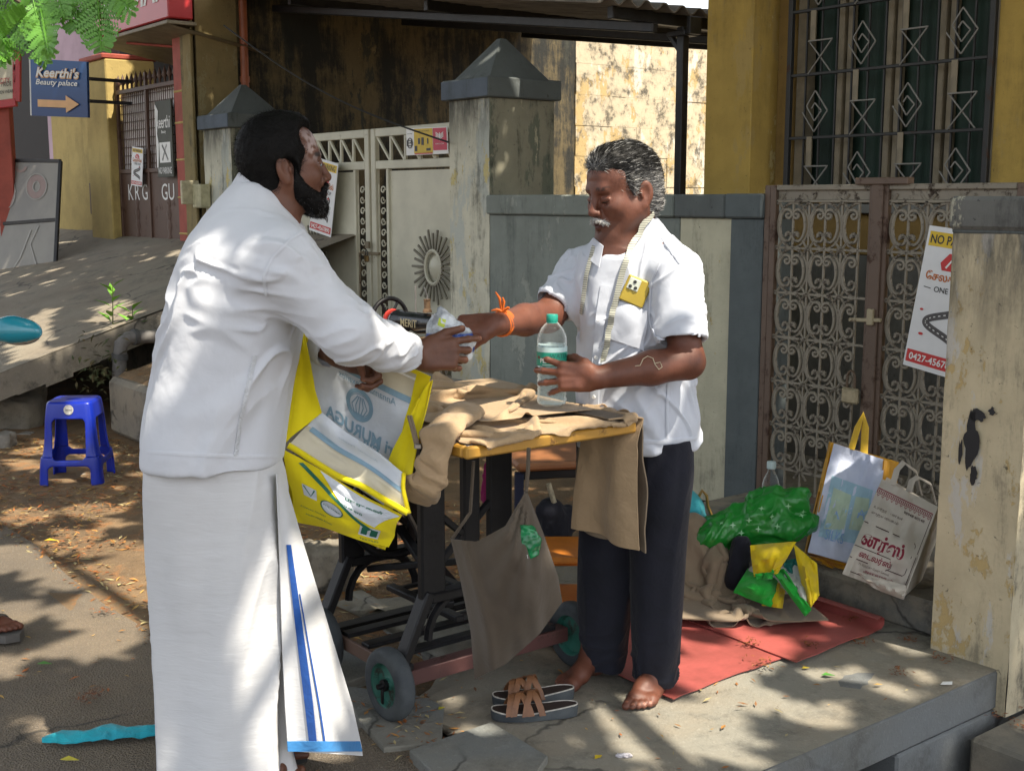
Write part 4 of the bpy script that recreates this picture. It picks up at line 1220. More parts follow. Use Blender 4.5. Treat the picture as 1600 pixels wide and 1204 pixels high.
for p, r in LIT:
 d = P4 - np.array(p); h = d @ D; perp = np.linalg.norm(d - h[:, None] * D, axis=1)
 ok2 &= ~((h > 0) & (perp < r + .10))
P4 = P4[ok2]; N4 = len(P4)
ang = rs_.uniform(0, 6.28, N4); L4 = rs_.uniform(.10, .18, N4); tl_ = rs_.uniform(-.5, .5, (N4, 2))
ax4 = np.stack([np.cos(ang), np.sin(ang), tl_[:, 0]], 1); ay4 = np.stack([-np.sin(ang), np.cos(ang), tl_[:, 1]], 1)
V5 = np.stack([P4 - ax4 * L4[:, None], P4 - ay4 * L4[:, None] * .42, P4 + ax4 * L4[:, None], P4 + ay4 * L4[:, None] * .42], 1).reshape(-1, 3)
Mi2 = np.array(M2); V5 = V5 @ Mi2[:3, :3].T + Mi2[:3, 3]
me2 = bpy.data.meshes.new('crown'); me2.vertices.add(len(V5)); me2.vertices.foreach_set('co', V5.ravel()); me2.loops.add(4 * N4); me2.loops.foreach_set('vertex_index', np.arange(4 * N4))
me2.polygons.add(N4); me2.polygons.foreach_set('loop_start', np.arange(N4) * 4); me2.polygons.foreach_set('loop_total', np.full(N4, 4)); me2.materials.append(leafm.m); me2.update(); me2.validate()
link('crown', me2, tr2)
# drooping fronds that enter the picture top left
frondm = NT('frond_leaf')
frondm.col(frondm.mix(frondm.noise(25, 2), (.06, .20, .012), (.12, .30, .03))).rough(.45)
frondm.b.inputs['Transmission Weight'].default_value = 0
def frond(base, tip, w, n=16):
 m = MB(); d = (tip - base)
 side = d.cross(Vector((0, 1, .2))).normalized()
 m.tube([base, base.lerp(tip, .5) + Vector((0, 0, .01)), tip], .0012, 4)
 for i in range(n):
  f_ = .08 + .9 * i / n
  p = base.lerp(tip, f_); ww = w * math.sin(math.pi * (f_ * .8 + .15))
  for sgn in (-1, 1):
   e = p + side * sgn * ww + d.normalized() * ww * .45 + Vector((0, rnd.uniform(-.01, .01), rnd.uniform(-.012, .004)))
   # pinna with leaflets
   k_ = 7
   for j in range(1, k_ + 1):
    q_ = p.lerp(e, j / k_)
    t_ = (e - p).normalized(); nrm = t_.cross(Vector((0, 1, 0))).normalized()
    lw = .0030; ll = .0105
    for s2 in (-1, 1):
     a_ = q_; b_ = q_ + nrm * s2 * ll + t_ * .004
     c_ = a_.lerp(b_, .5) + t_ * lw; d_ = a_.lerp(b_, .5) - t_ * lw
     m.add([a_, c_, b_, d_], [(0, 1, 2, 3)])
 m.v = [Minv @ p for p in m.v]
 return m.build('frond', frondm.m, tr)
for (x0, y0, x1, y1, w_) in ((-5, 78, 42, 22, 26), (45, -30, 72, 105, 20), (60, 0, 76, 85, 22), (125, -40, 118, 45, 26), (150, -40, 158, 82, 28), (160, -60, 205, 22, 24), (100, -30, 168, 60, 24), (20, -25, -5, 60, 24), (-20, 60, 12, 92, 14), (75, -40, 100, 28, 22), (175, -50, 190, 10, 20)):
 frond(px(x0, y0, Y=2.6), px(x1, y1, Y=2.55 + rnd.uniform(-.1, .1)), w_ * 1.1 * 2.6 / F_PX, 13)
tw = MB()
tw.v = []
for pts in (((-60, -60), (40, 10), (60, 40)), ((-60, -80), (100, -30), (170, 0)), ((40, 10), (55, 70))):
 tw.tube([Minv @ px(x, y, Y=2.6) for x, y in pts], [.006, .004, .002][:len(pts)], 5)
top = Minv @ px(-60, -70, Y=2.6)
tw.tube([(-2.2, .4, 5.0), (-1.2, -1.5, 4.3), tuple(top)], [.03, .02, .006], 6)
tw.build('twig', bark, tr)
# ------------------------------------------------------------------ smooth bodies from blended volumes (surface nets)
class Vol:
 """blend rounded volumes into one closed skin"""
 def __init__(self): self.ops = []
 def add(self, kind, op='u', k=.012, **a): self.ops.append((kind, op, k, a)); return self
 # capsule with two radii
 def cap(self, a, b, r1, r2=None, k=.012, op='u', paint=None): return self.add('cap', op, k, a=np.array(a, float), b=np.array(b, float), r1=r1, r2=r1 if r2 is None else r2)
 def ell(self, c, r, M=None, k=.012, op='u'): return self.add('ell', op, k, c=np.array(c, float), r=np.array(r, float), M=None if M is None else np.array(M.to_3x3() if hasattr(M, 'to_3x3') else M, float))
 def box(self, c, h, rad, M=None, k=.008, op='u'): return self.add('box', op, k, c=np.array(c, float), h=np.array(h, float), rad=rad, M=None if M is None else np.array(M.to_3x3() if hasattr(M, 'to_3x3') else M, float))
 def loft(self, keys, k=.02, op='u', p=2.2):
  """keys: rows (z, cx, cy, a, b) of elliptic sections from low to high z"""
  return self.add('loft', op, k, keys=np.array(keys, float), p=p)
 def plane(self, c, n, op='i', k=.0, box=None): return self.add('plane', op, k, c=np.array(c, float), n=np.array(n, float) / np.linalg.norm(n), box=box)
 @staticmethod
 def bounds(kind, a):
  if kind == 'cap':
   return np.minimum(a['a'] - a['r1'], a['b'] - a['r2']), np.maximum(a['a'] + a['r1'], a['b'] + a['r2'])
  if kind == 'ell':
   R_ = max(a['r']);
   if a['M'] is None: return a['c'] - a['r'], a['c'] + a['r']
   e = np.abs(a['M']) @ a['r']; return a['c'] - e, a['c'] + e
  if kind == 'box':
   h = a['h'] + a['rad']; e = h if a['M'] is None else np.abs(a['M']) @ h
   return a['c'] - e, a['c'] + e
  if kind == 'loft':
   K = a['keys']; return np.array([(K[:, 1] - K[:, 3]).min(), (K[:, 2] - K[:, 4]).min(), K[0, 0]]), np.array([(K[:, 1] + K[:, 3]).max(), (K[:, 2] + K[:, 4]).max(), K[-1, 0]])
  if kind == 'plane': return None
 @staticmethod
 def dist(kind, a, X, Y, Z):
  if kind == 'cap':
   A, B = a['a'], a['b']; d = B - A; L2 = max(d @ d, 1e-9)
   px_, py_, pz_ = X - A[0], Y - A[1], Z - A[2]
   t = np.clip((px_ * d[0] + py_ * d[1] + pz_ * d[2]) / L2, 0, 1)
   return np.sqrt((px_ - t * d[0]) ** 2 + (py_ - t * d[1]) ** 2 + (pz_ - t * d[2]) ** 2) - (a['r1'] + (a['r2'] - a['r1']) * t)
  if kind in ('ell', 'box'):
   c = a['c']; x, y, z = X - c[0], Y - c[1], Z - c[2]
   if a['M'] is not None:
    M = a['M']
    x, y, z = (x * M[0, 0] + y * M[1, 0] + z * M[2, 0], x * M[0, 1] + y * M[1, 1] + z * M[2, 1], x * M[0, 2] + y * M[1, 2] + z * M[2, 2])
   if kind == 'ell':
    r = a['r']
    k0 = np.sqrt((x / r[0]) ** 2 + (y / r[1]) ** 2 + (z / r[2]) ** 2)
    k1 = np.sqrt((x / r[0] ** 2) ** 2 + (y / r[1] ** 2) ** 2 + (z / r[2] ** 2) ** 2)
    return k0 * (k0 - 1) / np.maximum(k1, 1e-6)
   h = a['h']
   qx, qy, qz = np.abs(x) - h[0], np.abs(y) - h[1], np.abs(z) - h[2]
   return np.sqrt(np.maximum(qx, 0) ** 2 + np.maximum(qy, 0) ** 2 + np.maximum(qz, 0) ** 2) + np.minimum(np.maximum(qx, np.maximum(qy, qz)), 0) - a['rad']
  if kind == 'loft':
   K = a['keys']; z = Z[0, 0, :] if Z.ndim == 3 else Z
   zc = np.clip(z, K[0, 0], K[-1, 0])
   def ip(j):
    # smooth interpolation (cubic hermite through keys)
    xs, ys = K[:, 0], K[:, j]
    dd = np.diff(ys) / np.diff(xs)
    m = np.concatenate([[dd[0]], np.where(dd[:-1] * dd[1:] > 0, 2 * dd[:-1] * dd[1:] / np.where(np.abs(dd[:-1] + dd[1:]) < 1e-9, 1, dd[:-1] + dd[1:]), 0), [dd[-1]]])
    i = np.clip(np.searchsorted(xs, zc) - 1, 0, len(xs) - 2)
    h = xs[i + 1] - xs[i]; t = (zc - xs[i]) / h
    return (2 * t ** 3 - 3 * t ** 2 + 1) * ys[i] + (t ** 3 - 2 * t ** 2 + t) * h * m[i] + (-2 * t ** 3 + 3 * t ** 2) * ys[i + 1] + (t ** 3 - t ** 2) * h * m[i + 1]
   cx, cy, ra, rb = ip(1), ip(2), np.maximum(ip(3), .002), np.maximum(ip(4), .002)
   p = a['p']
   q = (np.abs((X - cx) / ra) ** p + np.abs((Y - cy) / rb) ** p) ** (1 / p)
   d = (q - 1) * np.minimum(ra, rb)
   dz = np.maximum(z - K[-1, 0], K[0, 0] - z)
   return np.maximum(d, dz + 0 * X)
  if kind == 'plane':
   c, n = a['c'], a['n']
   return (X - c[0]) * n[0] + (Y - c[1]) * n[1] + (Z - c[2]) * n[2]
 def field(self, lo, hi, h):
  lo = np.array(lo, float); hi = np.array(hi, float)
  n = np.maximum(4, np.ceil((hi - lo) / h).astype(int) + 1)
  ax = [lo[i] + h * np.arange(n[i]) for i in range(3)]
  D = np.full(n, .06, dtype=np.float32)
  for kind, op, k, a in self.ops:
   b = self.bounds(kind, a)
   if b is None: sl = [slice(0, n[i]) for i in range(3)]
   else:
    pad = .05 if op == 'u' else .02
    sl = []
    for i in range(3):
     s0 = int(max(0, math.floor((b[0][i] - pad - lo[i]) / h))); s1 = int(min(n[i], math.ceil((b[1][i] + pad - lo[i]) / h) + 1))
     sl.append(slice(s0, s1))
    if any(s.stop - s.start <= 1 for s in sl): continue
   sl = tuple(sl)
   X = ax[0][sl[0]][:, None, None]; Y = ax[1][sl[1]][None, :, None]; Z = ax[2][sl[2]][None, None, :]
   d = self.dist(kind, a, X, Y, Z).astype(np.float32)
   d = np.broadcast_to(d, D[sl].shape)
   d0 = D[sl]
   if op == 'u':
    if k > 0:
     hh = np.clip(.5 + .5 * (d0 - d) / k, 0, 1)
     D[sl] = d0 + (d - d0) * hh - k * hh * (1 - hh)
    else: D[sl] = np.minimum(d0, d)
   elif op == 's':
    if k > 0:
     hh = np.clip(.5 - .5 * (d0 + d) / k, 0, 1)
     D[sl] = d0 + (-d - d0) * hh + k * hh * (1 - hh)
    else: D[sl] = np.maximum(d0, -d)
   elif op == 'i': D[sl] = np.maximum(d0, d)
  return D, lo, h
 def skin(self, lo, hi, h): return nets(*self.field(lo, hi, h))
def nets(D, lo, h):
 S = D < 0
 nx, ny, nz = D.shape
 c = np.zeros((nx - 1, ny - 1, nz - 1), np.int8)
 for i in (0, 1):
  for j in (0, 1):
   for k in (0, 1): c += S[i:nx - 1 + i, j:ny - 1 + j, k:nz - 1 + k]
 act = (c > 0) & (c < 8)
 I = np.argwhere(act)
 if not len(I): return np.zeros((0, 3)), np.zeros((0, 4), int)
 idx = np.full(act.shape, -1, np.int32); idx[act] = np.arange(len(I))
 P = np.zeros((len(I), 3)); W_ = np.zeros(len(I))
 cs = [(i, j, k) for i in (0, 1) for j in (0, 1) for k in (0, 1)]
 val = {q: D[I[:, 0] + q[0], I[:, 1] + q[1], I[:, 2] + q[2]].astype(float) for q in cs}
 for q in cs:
  for axn in range(3):
   if q[axn] == 0:
    r = list(q); r[axn] = 1; r = tuple(r)
    a, b = val[q], val[r]
    m = (a < 0) != (b < 0)
    t = np.where(m, a / np.where(m, a - b, 1), 0)
    pt = np.tile(np.array(q, float), (len(I), 1)); pt[:, axn] = t
    P += pt * m[:, None]; W_ += m
 P = (P / W_[:, None] + I) * h + lo
 F = []
 for axn in range(3):
  A = [slice(1, -1)] * 3; B = [slice(1, -1)] * 3
  A[axn] = slice(0, -1); B[axn] = slice(1, None)
  o = [a for a in range(3) if a != axn]
  sa = S[tuple(A)]; sb = S[tuple(B)]
  for flip in (False, True):
   m = (sa & ~sb) if not flip else (~sa & sb)
   E = np.argwhere(m)
   if not len(E): continue
   base = E.copy()
   for q in o: base[:, q] += 1
   def ci(du, dv):
    e = base.copy(); e[:, o[0]] += du; e[:, o[1]] += dv
    return idx[e[:, 0], e[:, 1], e[:, 2]]
   quad = np.stack([ci(-1, -1), ci(0, -1), ci(0, 0), ci(-1, 0)], 1)
   if (axn == 1) != flip: quad = quad[:, ::-1]
   F.append(quad)
 F = np.concatenate(F)
 F = F[(F >= 0).all(1)]
 return P, F
def relax(P, F, it=1, amt=.5):
 """soften stair steps of a skin"""
 E = np.concatenate([F[:, [0, 1]], F[:, [1, 2]], F[:, [2, 3]], F[:, [3, 0]]])
 for _ in range(it):
  s = np.zeros_like(P); n = np.zeros(len(P))
  for a, b in ((0, 1), (1, 0)):
   np.add.at(s, E[:, a], P[E[:, b]]); np.add.at(n, E[:, a], 1)
  P = P + (s / np.maximum(n, 1)[:, None] - P) * amt
 return P
def vnormals(P, F):
 a = P[F[:, 2]] - P[F[:, 0]]; b = P[F[:, 3]] - P[F[:, 1]]
 fn = np.cross(a, b); N = np.zeros_like(P)
 for i in range(4): np.add.at(N, F[:, i], fn)
 return N / np.maximum(np.linalg.norm(N, axis=1), 1e-12)[:, None]
def np_mesh(name, P, F, mats, cols=None, mi=None, smooth=True):
 me = bpy.data.meshes.new(name)
 me.vertices.add(len(P)); me.vertices.foreach_set('co', np.ascontiguousarray(P, dtype=np.float32).ravel())
 n = len(F)
 me.loops.add(4 * n); me.loops.foreach_set('vertex_index', np.ascontiguousarray(F, dtype=np.int32).ravel())
 me.polygons.add(n); me.polygons.foreach_set('loop_start', np.arange(n, dtype=np.int32) * 4); me.polygons.foreach_set('loop_total', np.full(n, 4, np.int32))
 if mi is not None: me.polygons.foreach_set('material_index', np.ascontiguousarray(mi, dtype=np.int32))
 me.polygons.foreach_set('use_smooth', np.ones(n, bool) if smooth else np.zeros(n, bool))
 for m in (mats if isinstance(mats, (list, tuple)) else [mats]): me.materials.append(m)
 me.update(); me.validate()
 if cols is not None:
  at = me.color_attributes.new('tint', 'FLOAT_COLOR', 'POINT')
  at.data.foreach_set('color', np.concatenate([cols, np.ones((len(cols), 1))], 1).astype(np.float32).ravel())
 return me
class Skin:
 """gather several skins of one body into one mesh"""
 def __init__(self): self.P = []; self.F = []; self.n = 0
 def add(self, P, F, flip=False):
  self.F.append(F + self.n); self.P.append(P); self.n += len(P); return self
 def get(self): return np.concatenate(self.P), np.concatenate(self.F)
def frame(x, z, o=(0, 0, 0)):
 """4x4 frame from a forward axis and an approximate up axis"""
 x = Vector(x).normalized(); z = Vector(z); z = (z - x * z.dot(x)).normalized(); y = z.cross(x)
 M = Matrix(((x.x, y.x, z.x, o[0]), (x.y, y.y, z.y, o[1]), (x.z, y.z, z.z, o[2]), (0, 0, 0, 1)))
 return M
def put_hand(V, M, s=1.0, left=False, curl=(.35, .5, .3), curls=None, thumb=((.03, .032, -.004), (.058, .056, -.012), (.088, .062, -.016)), spread=.10, k=.006):
 """hand volumes. Frame: origin wrist, +x fingers, +z back of hand, +y thumb side"""
 sy = -1 if left else 1
 def T(p): return np.array(M @ Vector((p[0] * s, p[1] * s * sy, p[2] * s)))
 R3 = M.to_3x3()
 V.box(T((.050, .001, -.001)), np.array((.034, .026, .004)) * s, .0115 * s, R3, k=.015)
 V.cap(T((-.01, .002, 0)), T((.035, .018, -.002)), .021 * s, .017 * s, k=.015)
 V.cap(T((-.01, -.006, 0)), T((.04, -.02, -.003)), .019 * s, .015 * s, k=.015)
 bases = ((.088, .030, .0), (.094, .0095, .002), (.090, -.011, .001), (.081, -.029, -.002))
 lens = ((.042, .026, .021), (.046, .030, .022), (.043, .028, .022), (.034, .021, .019))
 rad = (.0092, .0094, .0089, .0080)
 tips = []
 for f in range(4):
  c = curls[f] if curls else curl
  az = spread * (1.1 - f * .8)
  p = np.array(bases[f]); ang = 0
  V.cap(T((.05, bases[f][1] * .75, .0)), T(p), .0105 * s, rad[f] * 1.12 * s, k=.010)
  for j in range(3):
   ang += c[j]
   d = np.array((math.cos(ang) * math.cos(az), math.cos(ang) * math.sin(az), -math.sin(ang)))
   q = p + d * lens[f][j]
   r0 = rad[f] * (1 - .09 * j); r1 = rad[f] * (1 - .09 * (j + 1))
   V.cap(T(p), T(q), r0 * s, r1 * s, k=.0035)
   if j < 2: V.ell(T(q), np.array((r1, r1, r1)) * 1.04 * s, k=.003)
   p = q
  nd = np.array((math.sin(ang) * math.cos(az), 0, math.cos(ang)))
  tips.append(T(p - d * .002 + nd * rad[f] * .62))
 t0, t1, t2 = thumb
 V.cap(T((.015, .016, -.004)), T(t0), .016 * s, .015 * s, k=.012)
 V.cap(T(t0), T(t1), .0135 * s, .0110 * s, k=.008)
 V.cap(T(t1), T(t2), .0108 * s, .0088 * s, k=.004)
 tips.append(T(np.array(t2) * 1.0 + np.array((.0, .0045, .0055))))
 # knuckles and tendons on the back of the hand
 for f in range(4):
  b_ = bases[f]; V.ell(T((b_[0] - .004, b_[1], b_[2] + .006)), np.array((.0075, .007, .0065)) * s, R3, k=.006)
  V.cap(T((.02, b_[1] * .4, .0095)), T((b_[0] - .012, b_[1] * .9, b_[2] + .0095)), .0022 * s, .0026 * s, k=.006)
 return tips
def put_head(V, M, s=1.0, nose=1.0, cheek=1.0, chin=1.0, mouth_open=0.0):
 """head volumes. Frame: origin between the ears, +x face, +y person's left, +z crown"""
 R3 = M.to_3x3()
 def T(p): return np.array(M @ Vector((p[0] * s, p[1] * s, p[2] * s)))
 def E(c, r, k=.015, op='u', rot=None):
  V.ell(T(c), np.array(r) * s, R3 if rot is None else (R3 @ rot), k=k * s, op=op)
 E((-.014, 0, .042), (.097, .077, .083))
 E((.040, 0, .045), (.054, .064, .056), .03)
 E((.036, 0, -.030), (.058, .062, .078), .03)
 for y in (-1, 1):
  V.cap(T((-.004, y * .056, -.038)), T((.066, y * .018, -.098)), .020 * s, .017 * s, k=.03 * s)
  E((.058, y * .040, -.026), (.030 * cheek, .025 * cheek, .026 * cheek), .02)
 E((.082, 0, -.102), (.019 * chin, .022, .017), .02)
 V.cap(T((.085, -.030, .024)), T((.085, .030, .024)), .012 * s, k=.018 * s)
 for y in (-1, 1):
  E((.099, y * .033, -.002), (.014, .019, .0125), .012, 's')
  E((.0775, y * .032, -.002), (.0135, .0128, .0115), .006)
  # lids
  V.cap(T((.090, y * .021, .000)), T((.086, y * .046, -.001)), .0042 * s, .0036 * s, k=.004 * s)
  V.cap(T((.090, y * .022, -.008)), T((.085, y * .044, -.008)), .0036 * s, .003 * s, k=.006 * s)
 V.cap(T((.093, 0, .016)), T((.112 * nose, 0, -.030)), .0085 * s, .0115 * s, k=.010 * s)
 E((.112 * nose, 0, -.034), (.0125, .0125, .0105), .006)
 for y in (-1, 1):
  E((.101, y * .0135, -.037), (.0115, .0085, .0085), .006)
  E((.106, y * .0075, -.045), (.004, .0032, .003), .003, 's')
 # mouth barrel, lips, line between
 E((.078, 0, -.068), (.024, .032, .024), .02)
 V.cap(T((.1030, -.010, -.0625)), T((.1030, .010, -.0625)), .0056 * s, k=.005 * s)
 for y in (-1, 1):
  V.cap(T((.1015, y * .010, -.0625)), T((.090, y * .026, -.0665)), .0052 * s, .003 * s, k=.005 * s)
  V.cap(T((.101, 0, -.0760)), T((.0885, y * .024, -.069)), .0072 * s, .003 * s, k=.006 * s)
 for y in (-1, 1):
  V.cap(T((.106, 0, -.0685 - .3 * mouth_open)), T((.0925, y * .027, -.0675)), (.0018 + mouth_open) * s, .0012 * s, k=.002 * s, op='s')
 for y in (-1, 1):
  V.cap(T((.0975, y * .021, -.036)), T((.0895, y * .037, -.064)), .0030 * s, .0022 * s, k=.007 * s, op='s')
  V.cap(T((.0915, y * .022, -.0155)), T((.083, y * .044, -.0165)), .0018 * s, .0014 * s, k=.005 * s, op='s')
  V.cap(T((.0935, y * .020, .0075)), T((.086, y * .047, .0065)), .0020 * s, .0014 * s, k=.004 * s, op='s')
 V.cap(T((.100, -.035, .050)), T((.100, .035, .050)), .0018 * s, k=.007 * s, op='s')
 V.cap(T((.097, 0, -.086)), T((.093, 0, -.0865)), .006 * s, k=.008 * s, op='s')
 # ears
 for y in (-1, 1):
  rot = Matrix.Rotation(y * R(-22), 3, 'Z') @ Matrix.Rotation(R(-8), 3, 'Y')
  E((-.012, y * .081, -.006), (.0205, .0085, .0335), .006, 'u', rot)
  E((-.006, y * .0895, -.001), (.0120, .0075, .0205), .004, 's', rot)
  E((-.006, y * .079, -.034), (.009, .006, .010), .006)
  V.cap(T((.004, y * .084, -.012)), T((.004, y * .083, -.003)), .004 * s, k=.004 * s)
 return T, R3
def skin_mat(name, base, dark, rough=.5):
 t = NT(name)
 tint = t.attr('tint')
 n = t.ramp(t.noise(28, 6, .7), .35, .7)
 a = t.mix(t.math('MULTIPLY', n, .55), base, dark)
 a = t.mix(t.ramp(t.noise(160, 3, .6), .5, .8, 0, .25), a, dark)
 a = t.mix(1.0, a, tint, 'MULTIPLY')
 t.col(a).rough(rough)
 t.b.inputs['Subsurface Weight'].default_value = .08
 t.b.inputs['Subsurface Radius'].default_value = (.008, .003, .0015)
 t.b.inputs['Specular IOR Level'].default_value = .4
 t.bump(t.math('ADD', t.noise(230, 3, .7), t.math('MULTIPLY', t.voro(420), .5)), .22, .002)
 return t.m
def cloth_mat(name, c, c2=None, weave=700, bump=.12, rough=.85, sheen=.15, crumple=.35, crease=30):
 t = NT(name)
 c2 = c2 or tuple(x * .9 for x in c)
 a = t.mix(t.ramp(t.noise(6, 5), .35, .7), c, c2)
 t.col(a).rough(rough)
 t.b.inputs['Sheen Weight'].default_value = sheen
 t.b.inputs['Specular IOR Level'].default_value = .25
 w = t.math('ADD', t.wave(weave / 6.28, None, .6, 'X'), t.wave(weave / 6.28, None, .6, 'Z'))
 t.bump(t.math('ADD', t.math('MULTIPLY', t.noise(crease, 3, .55, dist=.6), 1.0), t.math('MULTIPLY', w, .02)), crumple, .012)
 return t.m
def fold(P, N, dirn, wl, amp, seed=0, sharp=1.0, warp=.5, mask=None):
 """raise drapery folds that run along dirn: ridges spaced wl apart"""
 d = np.array(Vector(dirn).normalized())
 a = np.cross(d, [0.31, .9, .2]); a /= np.linalg.norm(a); b = np.cross(d, a)
 q = np.stack([P @ a / wl, P @ b / wl, P @ d / (wl * 7)], 1) + seed * 7.7
 q = q + warp * np.stack([vnoise(q * .6 + 5), vnoise(q * .6 + 9), vnoise(q * .6 + 13)], 1)
 n = vnoise(q)
 if sharp > 1.15: r = (1 - np.minimum(1, np.abs(n) * 2.4)) ** 1.6 * 1.5 - .1
 else: r = 1 - np.abs(n) * 2.0
 k = amp * (r - .3)
 if mask is not None: k = k * mask
 return P + N * k[:, None]
def near_mask(P, c, r, soft=.6):
 d = np.linalg.norm(P - np.array(c), axis=1); return 1 - smoothstep(r * soft, r, d)
def strands(name, mat, roots, dirs, L, w, parent, loc, n=4, droop=.0, curl=.0, seed=0):
 """thin tapering hair ribbons"""
 rs = np.random.RandomState(seed); m = len(roots)
 L = L * rs.uniform(.6, 1.25, m)
 side = np.cross(dirs, rs.normal(size=(m, 3))); side /= np.maximum(np.linalg.norm(side, axis=1), 1e-9)[:, None]
 V_ = []; pts = roots.copy(); d = dirs.copy()
 cd = rs.normal(size=(m, 3)) * curl
 for i in range(n + 1):
  ww = w * (1 - i / n * .85)
  V_.append(pts - side * ww); V_.append(pts + side * ww)
  pts = pts + d * (L / n)[:, None]
  d = d + cd / n + np.array([0, 0, -droop / n]); d /= np.linalg.norm(d, axis=1)[:, None]
 A = np.stack(V_, 1)
 base = (np.arange(m) * (2 * n + 2))[:, None]
 F = np.concatenate([base + np.array([[2 * i, 2 * i + 1, 2 * i + 3, 2 * i + 2]]) for i in range(n)])
 return A.reshape(-1, 3), F
def put_foot(V, heel, d, left, s=1.0):
 """bare foot: heel on the ground, d = direction of the toes"""
 d = np.array(d, float); d[2] = 0; d /= np.linalg.norm(d)
 sd = np.array([-d[1], d[0], 0]) * (1 if left else -1)      # towards the outer side
 h = np.array(heel, float); h[2] = 0
 def T(a, b, z): return h + (d * a + sd * b) * s + np.array([0, 0, z * s])
 V.ell(T(.028, 0, .030), np.array((.036, .033, .032)) * s, k=.02)
 V.cap(T(.045, .0, .085), T(.05, 0, .19), .037 * s, .045 * s, k=.03)
 V.cap(T(.05, .0, .06), T(.13, -.006, .036), .038 * s, .030 * s, k=.03)
 V.cap(T(.06, .02, .025), T(.165, .030, .017), .024 * s, .018 * s, k=.02)
 V.cap(T(.13, -.012, .034), T(.185, -.020, .020), .028 * s, .021 * s, k=.02)
 V.cap(T(.185, -.020, .020), T(.175, .030, .017), .019 * s, .016 * s, k=.015)
 V.ell(T(.045, -.034, .082), np.array((.014, .012, .014)) * s, k=.012)
 toes = ((-.028, .205, .030, .0145, .0125), (-.008, .207, .026, .0098, .0085), (.008, .201, .023, .0092, .008), (.022, .193, .020, .0088, .0076), (.036, .181, .016, .0088, .0078))
 nl_ = []
 for b, a, L, r1, r2 in toes:
  nl_.append(T(a + L * .85, b - .002, .0115 + r2 * .85))
  V.cap(T(a - .03, b * .9, .017), T(a + L * .3, b, .017), r1 * .95 * s, r1 * s, k=.007)
  V.cap(T(a + L * .3, b, .017), T(a + L, b - .003, .0115), r1 * s, r2 * s, k=.004)
 return nl_
# ------------------------------------------------------------------ small cloth solver: sheets settle under gravity
def settle(P, du, dv, collide, n=260, g=.00055, damp=.965, pins=None, shear=1.0, bend=.25, stretch=1.0, inner=3):
 """P: (rows, cols, 3) start shape; du, dv rest spacing along columns and rows"""
 P = P.copy(); V = np.zeros_like(P)
 dd = math.hypot(du, dv)
 sets = []
 def add(A, B, L, k):
  sets.append((A, B, L, k))
 for par in (0, 1):
  add((slice(None), slice(par, -1, 2)), (slice(None), slice(par + 1, None, 2)), du, stretch)
  add((slice(par, -1, 2), slice(None)), (slice(par + 1, None, 2), slice(None)), dv, stretch)
  add((slice(par, -1, 2), slice(0, -1)), (slice(par + 1, None, 2), slice(1, None)), dd, shear * .5)
  add((slice(par, -1, 2), slice(1, None)), (slice(par + 1, None, 2), slice(0, -1)), dd, shear * .5)
 for par in (0, 1, 2, 3):
  add((slice(None), slice(par, -2, 4)), (slice(None), slice(par + 2, None, 4)), 2 * du, bend)
  add((slice(par, -2, 4), slice(None)), (slice(par + 2, None, 4), slice(None)), 2 * dv, bend)
 for it in range(n):
  X = P.copy(); V[..., 2] -= g; P = P + V
  for _ in range(inner):
   for A, B, L, k in sets:
    a, b = P[A], P[B]
    r, c = min(a.shape[0], b.shape[0]), min(a.shape[1], b.shape[1])
    a = a[:r, :c]; b = b[:r, :c]
    d = b - a; l = np.sqrt((d * d).sum(-1, keepdims=True)) + 1e-9
    cr = d * ((l - L) / l * .5 * k)
    P[A][:r, :c] += cr; P[B][:r, :c] -= cr
   if pins is not None: P[pins] = X[pins]
  P, hitm = collide(P)
  V = (P - X) * damp
  V[hitm] *= .25
 return P
def table_collide(z0, s0, s1, t0, t1, extra=None):
 def f(P):
  dx, dy = P[..., 0] - G0.x, P[..., 1] - G0.y
  s = dx * UX + dy * UY; t = -dx * UY + dy * UX
  ins = (s > s0) & (s < s1) & (t > t0) & (t < t1)
  m = ins & (P[..., 2] < z0) & (P[..., 2] > z0 - .05)
  P[..., 2] = np.where(m, z0, P[..., 2])
  lowm = ins & (P[..., 2] <= z0 - .05)
  # push hanging cloth out of the table body through the nearest edge
  e = np.stack([s - s0, s1 - s, t - t0, t1 - t], -1); k = e.argmin(-1); mn = e.min(-1)
  for i, (ds, dt) in enumerate(((-1, 0), (1, 0), (0, -1), (0, 1))):
   q = lowm & (k == i)
   P[..., 0] += q * mn * (ds * UX - dt * UY); P[..., 1] += q * mn * (ds * UY + dt * UX)
  m |= lowm
  return P, m
 return f
def floor_collide(fn):
 def f(P):
  z = fn(P); m = P[..., 2] < z
  P[..., 2] = np.where(m, z, P[..., 2]); return P, m
 return f
def grid_obj(name, P, mat, parent, org, th=.003, sub=1):
 m, n = P.shape[:2]
 if sub:   # one round of smoothing subdivision
  Q = np.zeros((2 * m - 1, 2 * n - 1, 3)); Q[::2, ::2] = P
  Q[1::2, ::2] = (P[1:] + P[:-1]) / 2; Q[:, 1::2] = (Q[:, 2::2] + Q[:, :-2:2]) / 2
  K = Q.copy(); K[1:-1] = (Q[2:] + 2 * Q[1:-1] + Q[:-2]) / 4; Q = K.copy(); Q[:, 1:-1] = (K[:, 2:] + 2 * K[:, 1:-1] + K[:, :-2]) / 4
  P = Q; m, n = P.shape[:2]
 F = np.array([(j * n + i, j * n + i + 1, (j + 1) * n + i + 1, (j + 1) * n + i) for j in range(m - 1) for i in range(n - 1)])
 me = np_mesh(name, P.reshape(-1, 3) - np.array(org), F, mat)
 return link(name, solidify(me, th), parent)
